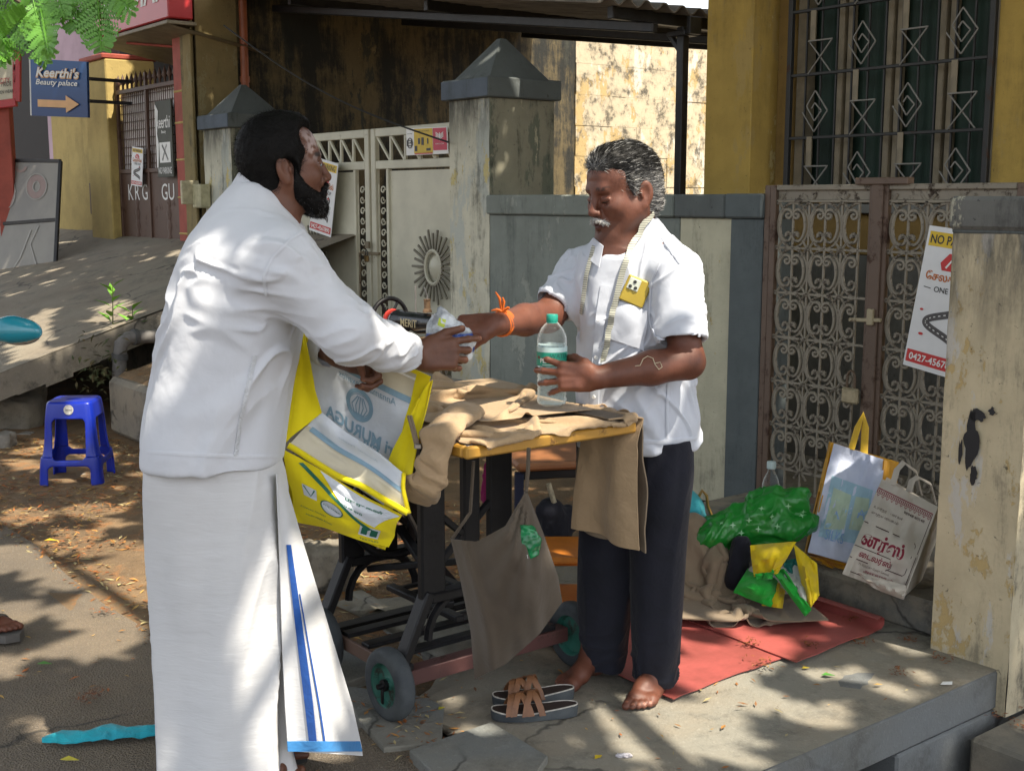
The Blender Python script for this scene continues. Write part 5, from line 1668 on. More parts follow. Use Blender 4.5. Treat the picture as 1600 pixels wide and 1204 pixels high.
def fringe(hair_bvh, P, N, comb, L, n, seed, hd, mats, pick_mat, o, parent):
 """short strands rooted in the skin just outside the hair line"""
 idx = np.where(np.linalg.norm(P - hd, axis=1) < .19)[0]; rs = np.random.RandomState(seed); rs.shuffle(idx); keep = []
 for i in idx[:26000]:
  p, nn, k, d = hair_bvh.find_nearest(Vector(P[i]), .008)
  if p is not None and (Vector(P[i]) - p).dot(nn) > 0 and rs.rand() < 1 - d / .008:
   keep.append(i)
  if len(keep) >= n: break
 if not keep: return
 keep = np.array(keep); d = N[keep] * .25 + comb + rs.normal(size=(len(keep), 3)) * .25; d /= np.linalg.norm(d, axis=1)[:, None]
 V_, F_ = strands('f', None, P[keep], d, L, .00045, None, None, 3, .3, .3, seed)
 mi = rs.choice(len(mats), len(keep), p=pick_mat)
 link('hairline', np_mesh('hairline', V_ - o, F_, mats, None, np.tile(mi, 3)), parent)
def nail_tint(P, tint, pts, r=.0052):
 for p in pts:
  m = np.linalg.norm(P - p, axis=1) < r
  tint[m] = np.array([2.1, 2.4, 2.5])
# ------------------------------------------------------------------ cloth and skin colours
MAT['skin1'] = skin_mat('skin_dark_brown', (.130, .052, .030), (.072, .030, .019))
MAT['skin2'] = skin_mat('skin_brown', (.145, .053, .032), (.080, .030, .020))
MAT['shirt_white'] = cloth_mat('white_cotton_shirt', (.58, .60, .65), (.55, .57, .62), crumple=.16, crease=17)
MAT['shirt_blue'] = cloth_mat('bluish_white_shirt', (.54, .57, .64), (.51, .54, .61), crumple=.18, crease=18)
def m_dhoti():
 t = NT('white_dhoti')
 t.col(t.mix(t.ramp(t.noise(4, 4), .35, .7), (.57, .575, .59), (.53, .535, .55))).rough(.9)
 t.b.inputs['Sheen Weight'].default_value = .15
 t.b.inputs['Specular IOR Level'].default_value = .2
 n = t.noise(34, 5, .6, t.mapping((.45, .45, 2.4), rot=(0, R(14), 0)), dist=.8)
 t.bump(n, .16, .010)
 return t.m
MAT['dhoti'] = m_dhoti()
MAT['border_blue'] = cloth_mat('blue_woven_border', (.015, .075, .30), (.012, .06, .25), crumple=.3)
MAT['border_light'] = cloth_mat('light_blue_border', (.045, .22, .50), (.04, .18, .42), crumple=.3)
MAT['hair_black'] = simple('black_hair', (.0045, .004, .004), .6, .3, 60, .3, 300, dist=.003, spec=.12)
MAT['hair_grey'] = simple('grey_hair', (.17, .17, .17), .45, .4, 60, .5, 300, c2=(.05, .05, .05), dist=.004)
MAT['hair_white'] = simple('white_hair', (.55, .54, .52), .5, .3, 60, .4, 300, dist=.004)
MAT['eye'] = simple('eye_dark', (.012, .010, .009), .2, .2, 30, 0)
CAMV = Vector((0, 0, CAM_H))
def hit(bvh, x, y, Y=3.0):
 d = (px(x, y, Y=1.0) - CAMV).normalized()
 p, n, i, dist = bvh.ray_cast(CAMV, d)
 return (p, n) if p is not None else (None, None)
def drape_strip(bvh, pts, w, off=.002, n=24, org=Vector(), th=.0015, name='strip', mat=None, parent=None, taper=None):
 """a ribbon that lies on a surface along a line"""
 P = [np.array(p, float) for p in pts]
 seg_ = [0]
 for a, b in zip(P[:-1], P[1:]): seg_.append(seg_[-1] + np.linalg.norm(b - a))
 pts3 = []
 for k in range(n + 1):
  t = seg_[-1] * k / n
  x = np.interp(t, seg_, [p[0] for p in P]); y = np.interp(t, seg_, [p[1] for p in P])
  p, nn = hit(bvh, x, y)
  if p is None: continue
  if nn.dot(CAMV - p) < 0: nn = -nn
  pts3.append((p, nn))
 if len(pts3) < 3: return None
 m = MB(); vs = []
 sm_n = [sum((pts3[min(max(i + j, 0), len(pts3) - 1)][1] for j in (-2, -1, 0, 1, 2)), Vector()).normalized() for i in range(len(pts3))]
 for i, (p, nn) in enumerate(pts3):
  d = (pts3[min(i + 1, len(pts3) - 1)][0] - pts3[max(i - 1, 0)][0]).normalized()
  s_ = d.cross(sm_n[i]).normalized() * w / 2
  if taper: s_ = s_ * np.interp(i / (len(pts3) - 1), [0, 1], taper)
  c_ = p + sm_n[i] * off - org
  vs += [c_ - s_, c_ + s_ * 0 + sm_n[i] * th * .6, c_ + s_]
 fs = []
 for i in range(len(pts3) - 1):
  for j in (0, 1): fs.append((3 * i + j, 3 * i + j + 1, 3 * i + j + 4, 3 * i + j + 3))
 m.add(vs, fs)
 me = m.mesh(name, mat, 3.2)
 return link(name, solidify(me, th), parent)
def drape_patch(bvh, quad, nu, nv, off=.003, org=Vector(), th=.002, name='patch', mat=None, parent=None, fnY=None):
 m = MB(); vs = {}
 for j in range(nv + 1):
  for i in range(nu + 1):
   u, v = i / nu, j / nv
   q = [np.array(p, float) for p in quad]
   a = (q[0] * (1 - u) + q[1] * u) * (1 - v) + (q[3] * (1 - u) + q[2] * u) * v
   p, nn = hit(bvh, a[0], a[1])
   if p is None: return None
   if nn.dot(CAMV - p) < 0: nn = -nn
   vs[(i, j)] = p + nn * off - org
 for _ in range(4):
  vs = {(i, j): (vs[(i, j)] * 2 + vs[(max(i - 1, 0), j)] + vs[(min(i + 1, nu), j)] + vs[(i, max(j - 1, 0))] + vs[(i, min(j + 1, nv))] - Vector() ) / 6 if 0 < i < nu and 0 < j < nv else (vs[(i, j)] * 2 + vs[(i - 1, j)] + vs[(i + 1, j)]) / 4 if 0 < i < nu else (vs[(i, j)] * 2 + vs[(i, j - 1)] + vs[(i, j + 1)]) / 4 if 0 < j < nv else vs[(i, j)] for i, j in vs}
 m.add([vs[(i, j)] for j in range(nv + 1) for i in range(nu + 1)], [((j) * (nu + 1) + i, j * (nu + 1) + i + 1, (j + 1) * (nu + 1) + i + 1, (j + 1) * (nu + 1) + i) for j in range(nv) for i in range(nu)])
 return link(name, solidify(m.mesh(name, mat, 3.2), th), parent)
def bvh_of(P, F): return BVHTree.FromPolygons([tuple(p) for p in P], [tuple(int(i) for i in f) for f in F])
def ring_sheet(keys, n=40, a0=0.0, a1=2 * math.pi):
 """open tube of cloth through elliptic rings (centre, axis u, axis v)"""
 m = MB(); vs = []
 for c, u, v in keys:
  for i in range(n + 1):
   a = a0 + (a1 - a0) * i / n
   vs.append(Vector(c) + Vector(u) * math.cos(a) + Vector(v) * math.sin(a))
 fs = [(j * (n + 1) + i, j * (n + 1) + i + 1, (j + 1) * (n + 1) + i + 1, (j + 1) * (n + 1) + i) for j in range(len(keys) - 1) for i in range(n)]
 m.add(vs, fs)
 return m
# ------------------------------------------------------------------ bearded man in white shirt and dhoti
def bearded_man():
 YB = 3.0
 def q(x, y, Y=YB): return np.array(px(x, y, Y=Y))
 org = Vector((float(q(350, 700)[0]), YB, 0.0)); o = np.array(org)
 root = thing('person', 'bearded man in white shirt and blue bordered dhoti reaching across the table', 'person', org)
 sh_r, el_r, wr_r = q(436, 412, 2.85), q(546, 520, 2.86), q(652, 556, 3.06)
 sh_l, el_l, wr_l = q(440, 410, 3.16), q(480, 520, 3.26), q(530, 556, 3.12)
 HS = .965
 Mh = frame((.925, .37, .10), (-.08, 0, 1), q(440, 263, 3.02))
 B = Vol()
 put_head(B, Mh, HS, nose=1.0, cheek=1.08)
 neck0 = q(418, 345, 3.0)
 hd = np.array(Mh.translation)
 B.cap(neck0, hd + np.array(Mh.to_3x3() @ Vector((-.03, 0, -.05))), .068, .062, k=.03)
 B.cap(q(400, 372, 3.0), neck0, .09, .07, k=.04)
 Tm = B  # torso hidden below the shirt
 B.loft([(q(0, 720)[2], q(335, 700)[0], YB, .13, .16), (q(0, 560)[2], q(360, 560)[0], YB, .13, .16), (q(0, 430)[2], q(385, 430)[0], YB, .12, .17), (q(0, 375)[2], q(400, 375)[0], YB, .09, .14)], k=.03)
 B.cap(q(410, 395, 2.9), sh_r, .06, .06, k=.03); B.cap(q(410, 395, 3.1), sh_l, .06, .06, k=.03)
 B.cap(sh_r, el_r, .054, .044, k=.02); B.cap(el_r, wr_r, .044, .030, k=.02)
 B.cap(sh_l, el_l, .054, .044, k=.02); B.cap(el_l, wr_l, .044, .030, k=.02)
 for yy, dx in ((2.95, -5), (3.08, -10)):
  hip, kn, an = q(335, 720, yy), np.array([q(345, 900)[0], yy, .48]), np.array([q(355 + dx, 1100)[0], yy, .09])
  B.cap(hip, kn, .07, .06, k=.03); B.cap(kn, an, .055, .04, k=.03)
  foot_dir = np.array([1, .12 if yy > 3 else .02, 0])
  B.cap(an, an + foot_dir * .14 + np.array([0, 0, -.045]), .04, .03, k=.03)
  for t_ in range(5):
   b_ = an + foot_dir * (.17 - .006 * t_) + np.array([-foot_dir[1], foot_dir[0], 0]) * (.032 - .016 * t_) * (1 if yy < 3 else -1) + np.array([0, 0, -.062])
   B.cap(b_, b_ + foot_dir * (.03 - .003 * t_), .013 - .0013 * t_, .011 - .001 * t_, k=.008)
 # hands
 fr_dir = (1, .10, .0)
 Mr = frame((.98, .18, .03), (.12, -.95, .22), wr_r)
 tips = put_hand(B, Mr, 1.06, curls=[(.25, .45, .3), (.75, .85, .5), (.85, .95, .6), (.9, 1.0, .6)], thumb=((.036, .034, -.004), (.072, .052, .0), (.112, .060, .004)), spread=.12)
 Ml = frame((.9, .1, -.35), (-.3, .5, .8), wr_l)
 tips += put_hand(B, Ml, 1.0, left=True, curls=[(1.0, 1.2, .8)] * 4, thumb=((.03, .032, -.008), (.055, .046, -.03), (.07, .03, -.045)))
 sk = Skin()
 P, F = B.skin([o[0] - .22, 2.74, -.004], [wr_r[0] + .23, 3.36, hd[2] + .16], .003); P = relax(P, F, 1, .4); sk.add(P, F)
 P, F = sk.get()
 # natural colour of lips, brows, ash mark on the forehead, palms
 R3 = np.array(Mh.to_3x3()); Lc = (P - hd) @ R3 / HS
 tint = np.ones((len(P), 3))
 m = (1 - smoothstep(.006, .011, np.abs(Lc[:, 2] + .069))) * (1 - smoothstep(.02, .027, np.abs(Lc[:, 1]))) * (Lc[:, 0] > .085)
 tint *= 1 - m[:, None] * np.array([.25, .35, .25])
 br = (1 - smoothstep(.004, .009, np.abs(Lc[:, 2] - .026 + .25 * (np.abs(Lc[:, 1]) - .034) ** 2 * 40))) * smoothstep(.010, .016, np.abs(Lc[:, 1])) * (1 - smoothstep(.048, .056, np.abs(Lc[:, 1]))) * (Lc[:, 0] > .06)
 tint *= 1 - .88 * br[:, None]
 hm = np.linalg.norm(P - hd, axis=1) < .2
 ash = (1 - smoothstep(.012, .048, np.hypot((Lc[:, 2] - .050) * .8, Lc[:, 1] + .040))) * smoothstep(-.35, .45, fbm(P * 80, 3)) * (Lc[:, 0] > .04) * hm
 tint = tint * (1 - ash[:, None] * .75) + .75 * ash[:, None] * np.array([3.8, 7.8, 13.0])
 nail_tint(P, tint, tips)
 me = np_mesh('body', P - o, F, MAT['skin1'], tint)
 body = link('body', me, root)
 bv = bvh_of(P, F)
 def HP(x, y, z): return np.array(Mh @ Vector((x * HS, y * HS, z * HS)))
 # eyes: dark slit between smiling lids
 e = MB()
 for y in (-1, 1):
  e.tube([HP(.0930, y * .018, -.0035), HP(.0950, y * .031, -.0020), HP(.0880, y * .047, -.0050)], [.0016, .0040, .0016], 6)
 e.v = [p - org for p in e.v]
 e.build('eye_line', MAT['eye'], body, 1.0)
 H = Vol()
 rt = Mh.to_3x3()
 H.ell(HP(-.010, 0, .052), np.array((.094, .086, .087)) * (HS + .03), rt, k=.02)
 H.ell(HP(-.034, 0, .008), np.array((.068, .079, .086)) * (HS + .03), rt, k=.03)
 H.ell(HP(.032, 0, .092), np.array((.052, .058, .040)) * (HS + .03), rt, k=.03)
 H.ell(HP(-.038, 0, -.056), np.array((.050, .058, .036)) * (HS + .03), rt, k=.03)
 for y in (-1, 1):
  H.cap(HP(.022, y * .070, .035), HP(.020, y * .074, -.012), .014, .011, k=.02)
 H.ell(HP(.118, 0, .005), np.array((.074, .085, .088)) * (HS + .03), rt, k=.012, op='s')
 H.ell(HP(.098, -.060, .072), np.array((.052, .050, .044)) * (HS + .03), rt, k=.015, op='s')
 H.ell(HP(.098, .060, .072), np.array((.052, .050, .044)) * (HS + .03), rt, k=.015, op='s')
 for y in (-1, 1): H.ell(HP(.0, y * .086, -.022), np.array((.026, .024, .042)), rt, k=.008, op='s')
 Ph, Fh = H.skin(hd - .17, hd + .17, .0032); Nh = vnormals(Ph, Fh)
 Ph = Ph + Nh * (.0016 * fbm(Ph * 45, 3) + .0010 * vnoise(Ph * 200))[:, None]
 hair = link('hair', np_mesh('hair', Ph - o, Fh, MAT['hair_black']), root)
 rs = np.random.RandomState(4)
 pick = rs.choice(len(Ph), 10000)
 Lh = (Ph[pick] - hd) @ R3
 back = np.array(rt @ Vector((-.75, 0, -.35)))
 dirs = back - Nh[pick] * (Nh[pick] @ back)[:, None] + Nh[pick] * .60 + rs.normal(size=(len(pick), 3)) * .5; dirs /= np.linalg.norm(dirs, axis=1)[:, None]
 Vs, Fs = strands('hair', None, Ph[pick] - Nh[pick] * .004, dirs, .015, .0005, None, None, 3, .5, 1.3, 1)
 link('hair_strands', np_mesh('hair_strands', Vs - o, Fs, MAT['hair_black']), hair)
 fringe(bvh_of(Ph, Fh), P, vnormals(P, F), back, .012, 1500, 31, hd, [MAT['hair_black']], [1.0], o, hair)
 G = Vol()
 for y in (-1, 1):
  G.cap(HP(.022, y * .068, -.008), HP(.020, y * .060, -.050), .006, .011, k=.025)
  G.cap(HP(.020, y * .056, -.046), HP(.064, y * .030, -.102), .014, .0185, k=.025)
  G.cap(HP(.064, y * .030, -.102), HP(.084, 0, -.112), .0185, .018, k=.02)
  G.cap(HP(.034, y * .055, -.058), HP(.072, y * .036, -.084), .013, .014, k=.025)
  G.cap(HP(.030, y * .050, -.075), HP(.060, y * .034, -.095), .017, .016, k=.02)
  G.cap(HP(.1065, y * .004, -.0535), HP(.094, y * .031, -.066), .0072, .0062, k=.006)
  G.cap(HP(.094, y * .031, -.066), HP(.084, y * .032, -.092), .0062, .010, k=.012)
 G.ell(HP(.088, 0, -.095), (.012, .018, .016), rt, k=.012)
 Pg, Fg = G.skin(hd - .18, hd + .18, .0026); Ng = vnormals(Pg, Fg)
 Pg = Pg + Ng * (.0013 * fbm(Pg * 60, 2))[:, None]
 beard = link('beard', np_mesh('beard', Pg - o, Fg, MAT['hair_black']), root)
 pick = rs.choice(len(Pg), 9000); dn = np.array(rt @ Vector((.35, 0, -.8)))
 dirs = Ng[pick] * .6 + dn * .8 + rs.normal(size=(len(pick), 3)) * .3; dirs /= np.linalg.norm(dirs, axis=1)[:, None]
 mi = None
 Vs, Fs = strands('b', None, Pg[pick] - Ng[pick] * .003, dirs, .0085, .0004, None, None, 3, .3, .5, 2)
 fr = (Lc.shape[0] > 0)
 chin_d = np.linalg.norm(Pg[pick] - HP(.085, 0, -.11), axis=1)
 grey = (rs.rand(len(pick)) < np.where(chin_d < .06, .28, .08)).astype(int)
 link('beard_strands', np_mesh('beard_strands', Vs - o, Fs, [MAT['hair_black'], MAT['hair_grey']], None, np.tile(grey, 3)), beard)
 # shirt
 S = Vol()
 rows = [(716, 229, 438, .200), (690, 229, 441, .200), (640, 236, 449, .197), (590, 245, 459, .196), (540, 254, 468, .198), (490, 264, 476, .206), (445, 274, 482, .214), (405, 286, 484, .214), (372, 300, 478, .196), (345, 318, 466, .165), (322, 334, 452, .120), (300, 352, 440, .085), (285, 366, 425, .06)]
 keys = []
 for y, xl, xr, b_ in rows:
  a0, a1 = q(xl, y), q(xr, y)
  keys.append((a0[2], (a0[0] + a1[0]) / 2, YB + .0, (a1[0] - a0[0]) / 2, b_))
 S.loft(keys, p=2.3)
 S.cap(q(420, 392, 2.90), sh_r, .075, .084, k=.06)
 S.cap(sh_r, el_r, .083, .070, k=.05)
 cuff = q(632, 551, 3.02)
 S.cap(el_r, q(600, 541, 2.96), .067, .056, k=.03); S.cap(q(600, 541, 2.96), cuff, .056, .050, k=.015)
 S.cap(q(420, 392, 3.10), sh_l, .075, .084, k=.06); S.cap(sh_l, el_l, .08, .066, k=.04); S.cap(el_l, q(512, 545, 3.18), .062, .05, k=.02)
 # neck opening (slanted) and hollow cuffs
 up = np.array((.52, 0, .85));
 S.add('box', 's', .004, c=q(425, 300, 3.0) + up * .125, h=np.array((.30, .30, .10)), rad=.004, M=np.array(frame((.85, 0, -.52), (.52, 0, .85)).to_3x3()))
 for w_, e_ in ((cuff, q(600, 541, 2.96)), (q(512, 545, 3.18), el_l)):
  d = (w_ - e_) / np.linalg.norm(w_ - e_)
  S.cap(w_ - d * .02, w_ + d * .12, .041, .041, k=.003, op='s')
  S.add('box', 's', .003, c=w_ + d * .085, h=np.array((.05, .09, .09)), rad=.002, M=np.array(frame(d, (0, 0.1, 1)).to_3x3()))
 Ps, Fs_ = S.skin([o[0] - .33, 2.68, q(0, 716)[2] - .02], [cuff[0] + .08, 3.42, hd[2] + .1], .0042)
 Ps = relax(Ps, Fs_, 2, .5)
 N = vnormals(Ps, Fs_)
 Z = Ps[:, 2]
 arm = 1 - smoothstep(.06, .12, np.minimum.reduce([np.linalg.norm(np.cross(Ps - a_, (b_ - a_) / np.linalg.norm(b_ - a_)), axis=1) + 9 * ((Ps - a_) @ ((b_ - a_) / np.linalg.norm(b_ - a_)) < .03) for a_, b_ in ((sh_r, el_r), (el_r, cuff))]))
 tor = 1 - arm
 pit = q(455, 465, 2.82)
 Ps = fold(Ps, N, (-.93, .0, .30), .046, .0080, 1, 1.3, .5, near_mask(Ps, q(385, 440, 2.8), .20) * tor)
 Ps = fold(Ps, N, (-.95, 0, .12), .034, .0055, 7, 1.2, .5, near_mask(Ps, pit, .17) * tor)
 Ps = fold(Ps, N, (-.80, .0, -.55), .066, .012, 3, 1.2, .6, near_mask(Ps, q(345, 530, 2.82), .24) * tor)
 Ps = fold(Ps, N, (-.62, .0, -.78), .085, .010, 5, 1.0, .7, near_mask(Ps, q(290, 600, 2.9), .30) * tor)
 Ps = fold(Ps, N, (.25, 0, 1), .085, .009, 9, 1.0, .6, tor * (1 - smoothstep(q(0, 690)[2], q(0, 560)[2], Z)))
 da = (el_r - sh_r) / np.linalg.norm(el_r - sh_r)
 Ps = fold(Ps, N, np.cross(da, [0, 1, 0]) + da * .5, .040, .0055, 11, 1.3, .5, near_mask(Ps, el_r, .16) * arm)
 Ps = fold(Ps, N, np.cross(da, [0, 1, 0]) + da * .9, .032, .0050, 13, 1.3, .5, near_mask(Ps, cuff, .15) * arm)
 Ps = fold(Ps, N, da + np.array([.2, 0, .3]), .05, .005, 15, 1.2, .5, near_mask(Ps, sh_r, .16) * arm)
 Ps = Ps + N * (.0009 * fbm(Ps * 30, 2))[:, None]
 Ps = relax(Ps, Fs_, 2, .45)
 shirt = link('shirt', np_mesh('shirt', Ps - o, Fs_, MAT['shirt_white']), root)
 sb = bvh_of(Ps, Fs_)
 seam = cloth_mat('white_stitching', (.62, .64, .68), (.5, .52, .56), crumple=.6, crease=220)
 drape_strip(sb, [(398, 555), (386, 610), (374, 665), (368, 712)], .010, .0012, 30, org, .0025, 'side_seam', seam, shirt)
 drape_strip(sb, [(231, 706), (300, 710), (370, 713), (436, 713)], .010, .0006, 40, org, .0016, 'hem', MAT['shirt_white'], shirt)
 drape_strip(sb, [(478, 358), (452, 376), (425, 404), (412, 432), (416, 462)], .007, .0006, 26, org, .0028, 'armhole_seam', MAT['shirt_white'], shirt)
 c1 = q(414, 312, 3.01)
 colr = ring_sheet([(c1 + k * np.array((.36, 0, .93)) * .012 + np.array((0, 0, -.014)), np.array((.079 - .003 * k, 0, -.048)), (0, .078 - .003 * k, 0)) for k in range(4)], 40)
 colr.v = [p - org for p in colr.v]
 link('collar', solidify(colr.mesh('collar', MAT['shirt_white'], 3.2), .005), shirt)
 # dhoti
 Dv = Vol()
 rows = [(1206, 262, 455, .165), (1150, 262, 447, .165), (1060, 258, 442, .168), (980, 252, 440, .170), (900, 244, 441, .172), (820, 236, 443, .172), (760, 231, 442, .176), (705, 232, 434, .178)]
 keys = []
 for y, xl, xr, b_ in rows:
  a0, a1 = q(xl, y), q(xr, y); keys.append((a0[2], (a0[0] + a1[0]) / 2, YB, (a1[0] - a0[0]) / 2, b_))
 keys[0] = (.012,) + tuple(keys[0][1:])
 Dv.loft(keys, p=2.4)
 Pd, Fd = Dv.skin([o[0] - .3, 2.75, -.01], [o[0] + .3, 3.25, keys[-1][0] + .02], .006)
 Pd = relax(Pd, Fd, 2, .5); Nd = vnormals(Pd, Fd)
 low = 1 - smoothstep(.2, .8, Pd[:, 2])
 Pd = fold(Pd, Nd, (.12, 0, 1), .13, .030, 21, 1.0, .6, .35 + .65 * low)
 Pd = fold(Pd, Nd, (.16, .1, 1), .07, .012, 23, 1.2, .5, smoothstep(.03, .15, Pd[:, 0] - o[0]))
 Pd = Pd + Nd * (.0006 * fbm(Pd * np.array([14, 14, 50]), 2))[:, None]
 dh = link('dhoti', np_mesh('dhoti', Pd - o, Fd, MAT['dhoti']), root)
 # front flap of the wrap, flaring out to the right with the woven border
 def flap(u, v):
  # u across 0..1 left to right, v down 0..1
  yy = np.interp(v, [0, .25, .55, .8, 1], [740, 850, 985, 1100, 1172])
  xl = np.interp(v, [0, .25, .55, .8, 1], [432, 436, 440, 445, 450])
  xr = np.interp(v, [0, .25, .55, .8, 1], [442, 474, 515, 550, 566])
  x = xl + (xr - xl) * u
  Y = 2.90 + .05 * u + .10 * u * u * v + .030 * math.sin(u * 6.5 + 1.0) * v - .03 * v
  return px(x, yy + (8 * u if v == 1 else 0), Y=Y) - org
 m = MB(); m.grid(flap, 28, 50)
 link('front_flap', solidify(m.mesh('front_flap', MAT['dhoti'], 3.2), .003), dh)
 def strip(name, mat, u0, u1, v0, v1, nu=4, nv=50, off=.004):
  m = MB(); m.grid(lambda a, c: flap(u0(v0 + (v1 - v0) * c) + (u1(v0 + (v1 - v0) * c) - u0(v0 + (v1 - v0) * c)) * a, v0 + (v1 - v0) * c) + Vector((.0005, -off, 0)), nu, nv)
  link(name, solidify(m.mesh(name, mat, 3.2), .002), dh)
 strip('border_stripe', MAT['border_blue'], lambda v: .30, lambda v: .30 + .10 + .12 * (1 - v), .25, .995)
 strip('border_line', MAT['border_blue'], lambda v: .50, lambda v: .525, .42, .995, 1)
 strip('hem_border', MAT['border_light'], lambda v: .0, lambda v: 1.0, .955, .999, 24, 4, .0055)
 # inner corner of the wrap and lower hem
 def inner(u, v):
  yy = 1010 + 200 * v
  x = 432 + 8 * u + (16 * u) * v - 20 * v * (1 - u)
  return px(x, yy, Y=2.86 + .02 * u) - org
 m = MB()
 for k in range(14):
  a = math.pi * (-.98 + .10 * k) * .62
 hem = ring_sheet([((keys[0][1], YB, z), (keys[0][3] + .006, 0, 0), (0, keys[0][4] + .006, 0)) for z in (.012, .040)], 60)
 hem.v = [p - org for p in hem.v]
 link('lower_hem', solidify(hem.mesh('lower_hem', MAT['border_light'], 3.2), .003), dh)
 # sandals
 for yy, dx in ((2.95, -5), (3.08, -10)):
  an = np.array([q(355 + dx, 1100)[0], yy, 0]) - o
  fd = Vector((1, .12 if yy > 3 else -.05, 0)).normalized(); sd_ = Vector((-fd.y, fd.x, 0))
  sm = MB()
  out = [(-.06, .03), (-.07, 0), (-.06, -.03), (0, -.036), (.1, -.045), (.17, -.045), (.205, -.02), (.205, .015), (.17, .042), (.08, .04), (0, .036)]
  n = len(out)
  vs = [Vector(an) + fd * a + sd_ * b_ + Vector((0, 0, z)) for z in (.002, .02) for a, b_ in out]
  sm.add(vs, [tuple(range(n))[::-1], tuple(range(n, 2 * n))] + [(i, (i + 1) % n, n + (i + 1) % n, n + i) for i in range(n)])
  sm.tube([Vector(an) + fd * .10 + sd_ * (.046 * math.cos(t)) + Vector((0, 0, .02 + .05 * math.sin(t))) for t in np.linspace(0, math.pi, 9)], .006, 6, flat=3)
  sm.build('sandal', simple('black_rubber', (.015, .015, .016), .5, .3, 20, .2, 80), root, .6)
 return root, Mr, wr_r
man1, HAND1, WR1 = bearded_man()
# ------------------------------------------------------------------ elderly tailor standing at the table end
def m_greyhair():
 t = NT('grizzled_hair')
 n = t.noise(90, 4, .7, t.mapping((1, 1, .4)))
 a = t.mix(t.ramp(n, .35, .65), (.030, .030, .030), (.062, .061, .060))
 a = t.mix(1.0, a, t.attr('tint'), 'MULTIPLY')
 t.col(a).rough(.5); t.b.inputs['Specular IOR Level'].default_value = .15; t.bump(n, .35, .003)
 return t.m
MAT['grizzled'] = m_greyhair()
MAT['trouser'] = cloth_mat('navy_trousers', (.012, .013, .022), (.009, .010, .016), crumple=.4, crease=18, sheen=.08)
def tailor():
 YB = 3.62
 def q(x, y, Y=YB): return np.array(px(x, y, Y=Y))
 org = Vector(px(990, 1080, Y=3.6)); org.z = 0; o = np.array(org)
 root = thing('person', 'grey haired man in white half sleeve shirt and navy trousers holding a water bottle', 'person', org)
 S_ = 1.07
 Mh = frame((-.80, -.52, -.20), (-.20, -.12, 1), q(974, 300, 3.58))
 hd = np.array(Mh.translation); rt = Mh.to_3x3(); R3 = np.array(rt)
 def HP(x, y, z): return np.array(Mh @ Vector((x * S_, y * S_, z * S_)))
 sh_r, el_r, wr_r = q(914, 424, 3.74), q(856, 494, 3.62), q(772, 507, 3.34)
 sh_l, el_l, wr_l = q(1054, 428, 3.50), q(1074, 565, 3.43), q(930, 590, 3.335)
 B = Vol()
 put_head(B, Mh, S_, nose=1.0, cheek=1.1, chin=1.15)
 for y in (-1, 1): B.cap(Mh @ Vector((.01, y * .054, -.05)) , Mh @ Vector((.065, y * .024, -.108)), .026, .020, k=.03)
 neck0 = q(985, 392, 3.60)
 B.cap(neck0, HP(-.03, 0, -.055), .066, .060, k=.03)
 B.cap(HP(-.01, 0, -.07), HP(.06, 0, -.10), .045, .025, k=.03)
 B.cap(q(940, 402, 3.66), q(1040, 402, 3.54), .05, .05, k=.04)
 B.ell(q(962, 400, 3.56), (.075, .05, .07), k=.03)
 B.loft([(q(0, 700)[2], q(990, 700)[0], YB, .14, .11), (q(0, 560)[2], q(990, 560)[0], YB, .14, .115), (q(0, 440)[2], q(985, 440)[0], YB, .14, .115), (q(0, 395)[2], q(985, 395)[0], YB - .0, .11, .095)], k=.03)
 B.cap(q(940, 412, 3.68), sh_r, .055, .052, k=.03); B.cap(q(1030, 412, 3.54), sh_l, .055, .052, k=.03)
 B.cap(sh_r, el_r, .052, .046, k=.02); B.cap(el_r, el_r * .55 + wr_r * .45, .047, .044, k=.02); B.cap(el_r * .55 + wr_r * .45, wr_r, .044, .030, k=.02)
 B.cap(sh_l, el_l, .055, .047, k=.02); B.cap(el_l, el_l * .6 + wr_l * .4, .049, .047, k=.02); B.cap(el_l * .6 + wr_l * .4, wr_l, .047, .031, k=.02)
 for x0, y0, x1, Y1 in ((1035, 720, 1022, 3.56), (940, 720, 942, 3.70)):
  B.cap(q(x0, y0, Y1), np.array([q(x1, 900, Y1)[0], Y1, .46]), .08, .056, k=.02); B.cap(np.array([q(x1, 900, Y1)[0], Y1, .46]), np.array([q(x1, 900, Y1)[0] + .02, Y1, .10]), .054, .04, k=.02)
 heel_l = q(1032, 1078, 3.60); heel_l[1] = 3.62
 heel_r = q(938, 1070, 3.72); heel_r[1] = 3.72
 toen = put_foot(B, heel_l, (-.42, -.9, 0), True, .98)
 toen += put_foot(B, heel_r, (-.62, -.78, 0), False, .98)
 Mr = frame((-.97, -.12, -.05), (.05, -.62, .78), wr_r)
 tips = put_hand(B, Mr, 1.04, curls=[(.45, .55, .3), (.55, .6, .4), (.6, .7, .4), (.65, .7, .4)], thumb=((.034, .036, -.010), (.062, .050, -.026), (.092, .052, -.036)))
 Ml = frame((-.985, .12, .02), (-.10, -.98, .16), wr_l)
 tips += put_hand(B, Ml, 1.06, left=True, curls=[(.20, .46, .42), (.34, .52, .45), (.38, .55, .45), (.40, .55, .45)], thumb=((.03, .036, -.010), (.058, .052, -.035), (.088, .050, -.060)), spread=.30)
 sk = Skin()
 P, F = B.skin([wr_r[0] - .22, 3.22, -.004], [el_l[0] + .08, 3.86, hd[2] + .16], .003); P = relax(P, F, 1, .4); sk.add(P, F)
 P, F = sk.get()
 Lc = (P - hd) @ R3 / S_
 tint = np.ones((len(P), 3))
 hm = (np.linalg.norm(P - hd, axis=1) < .2)
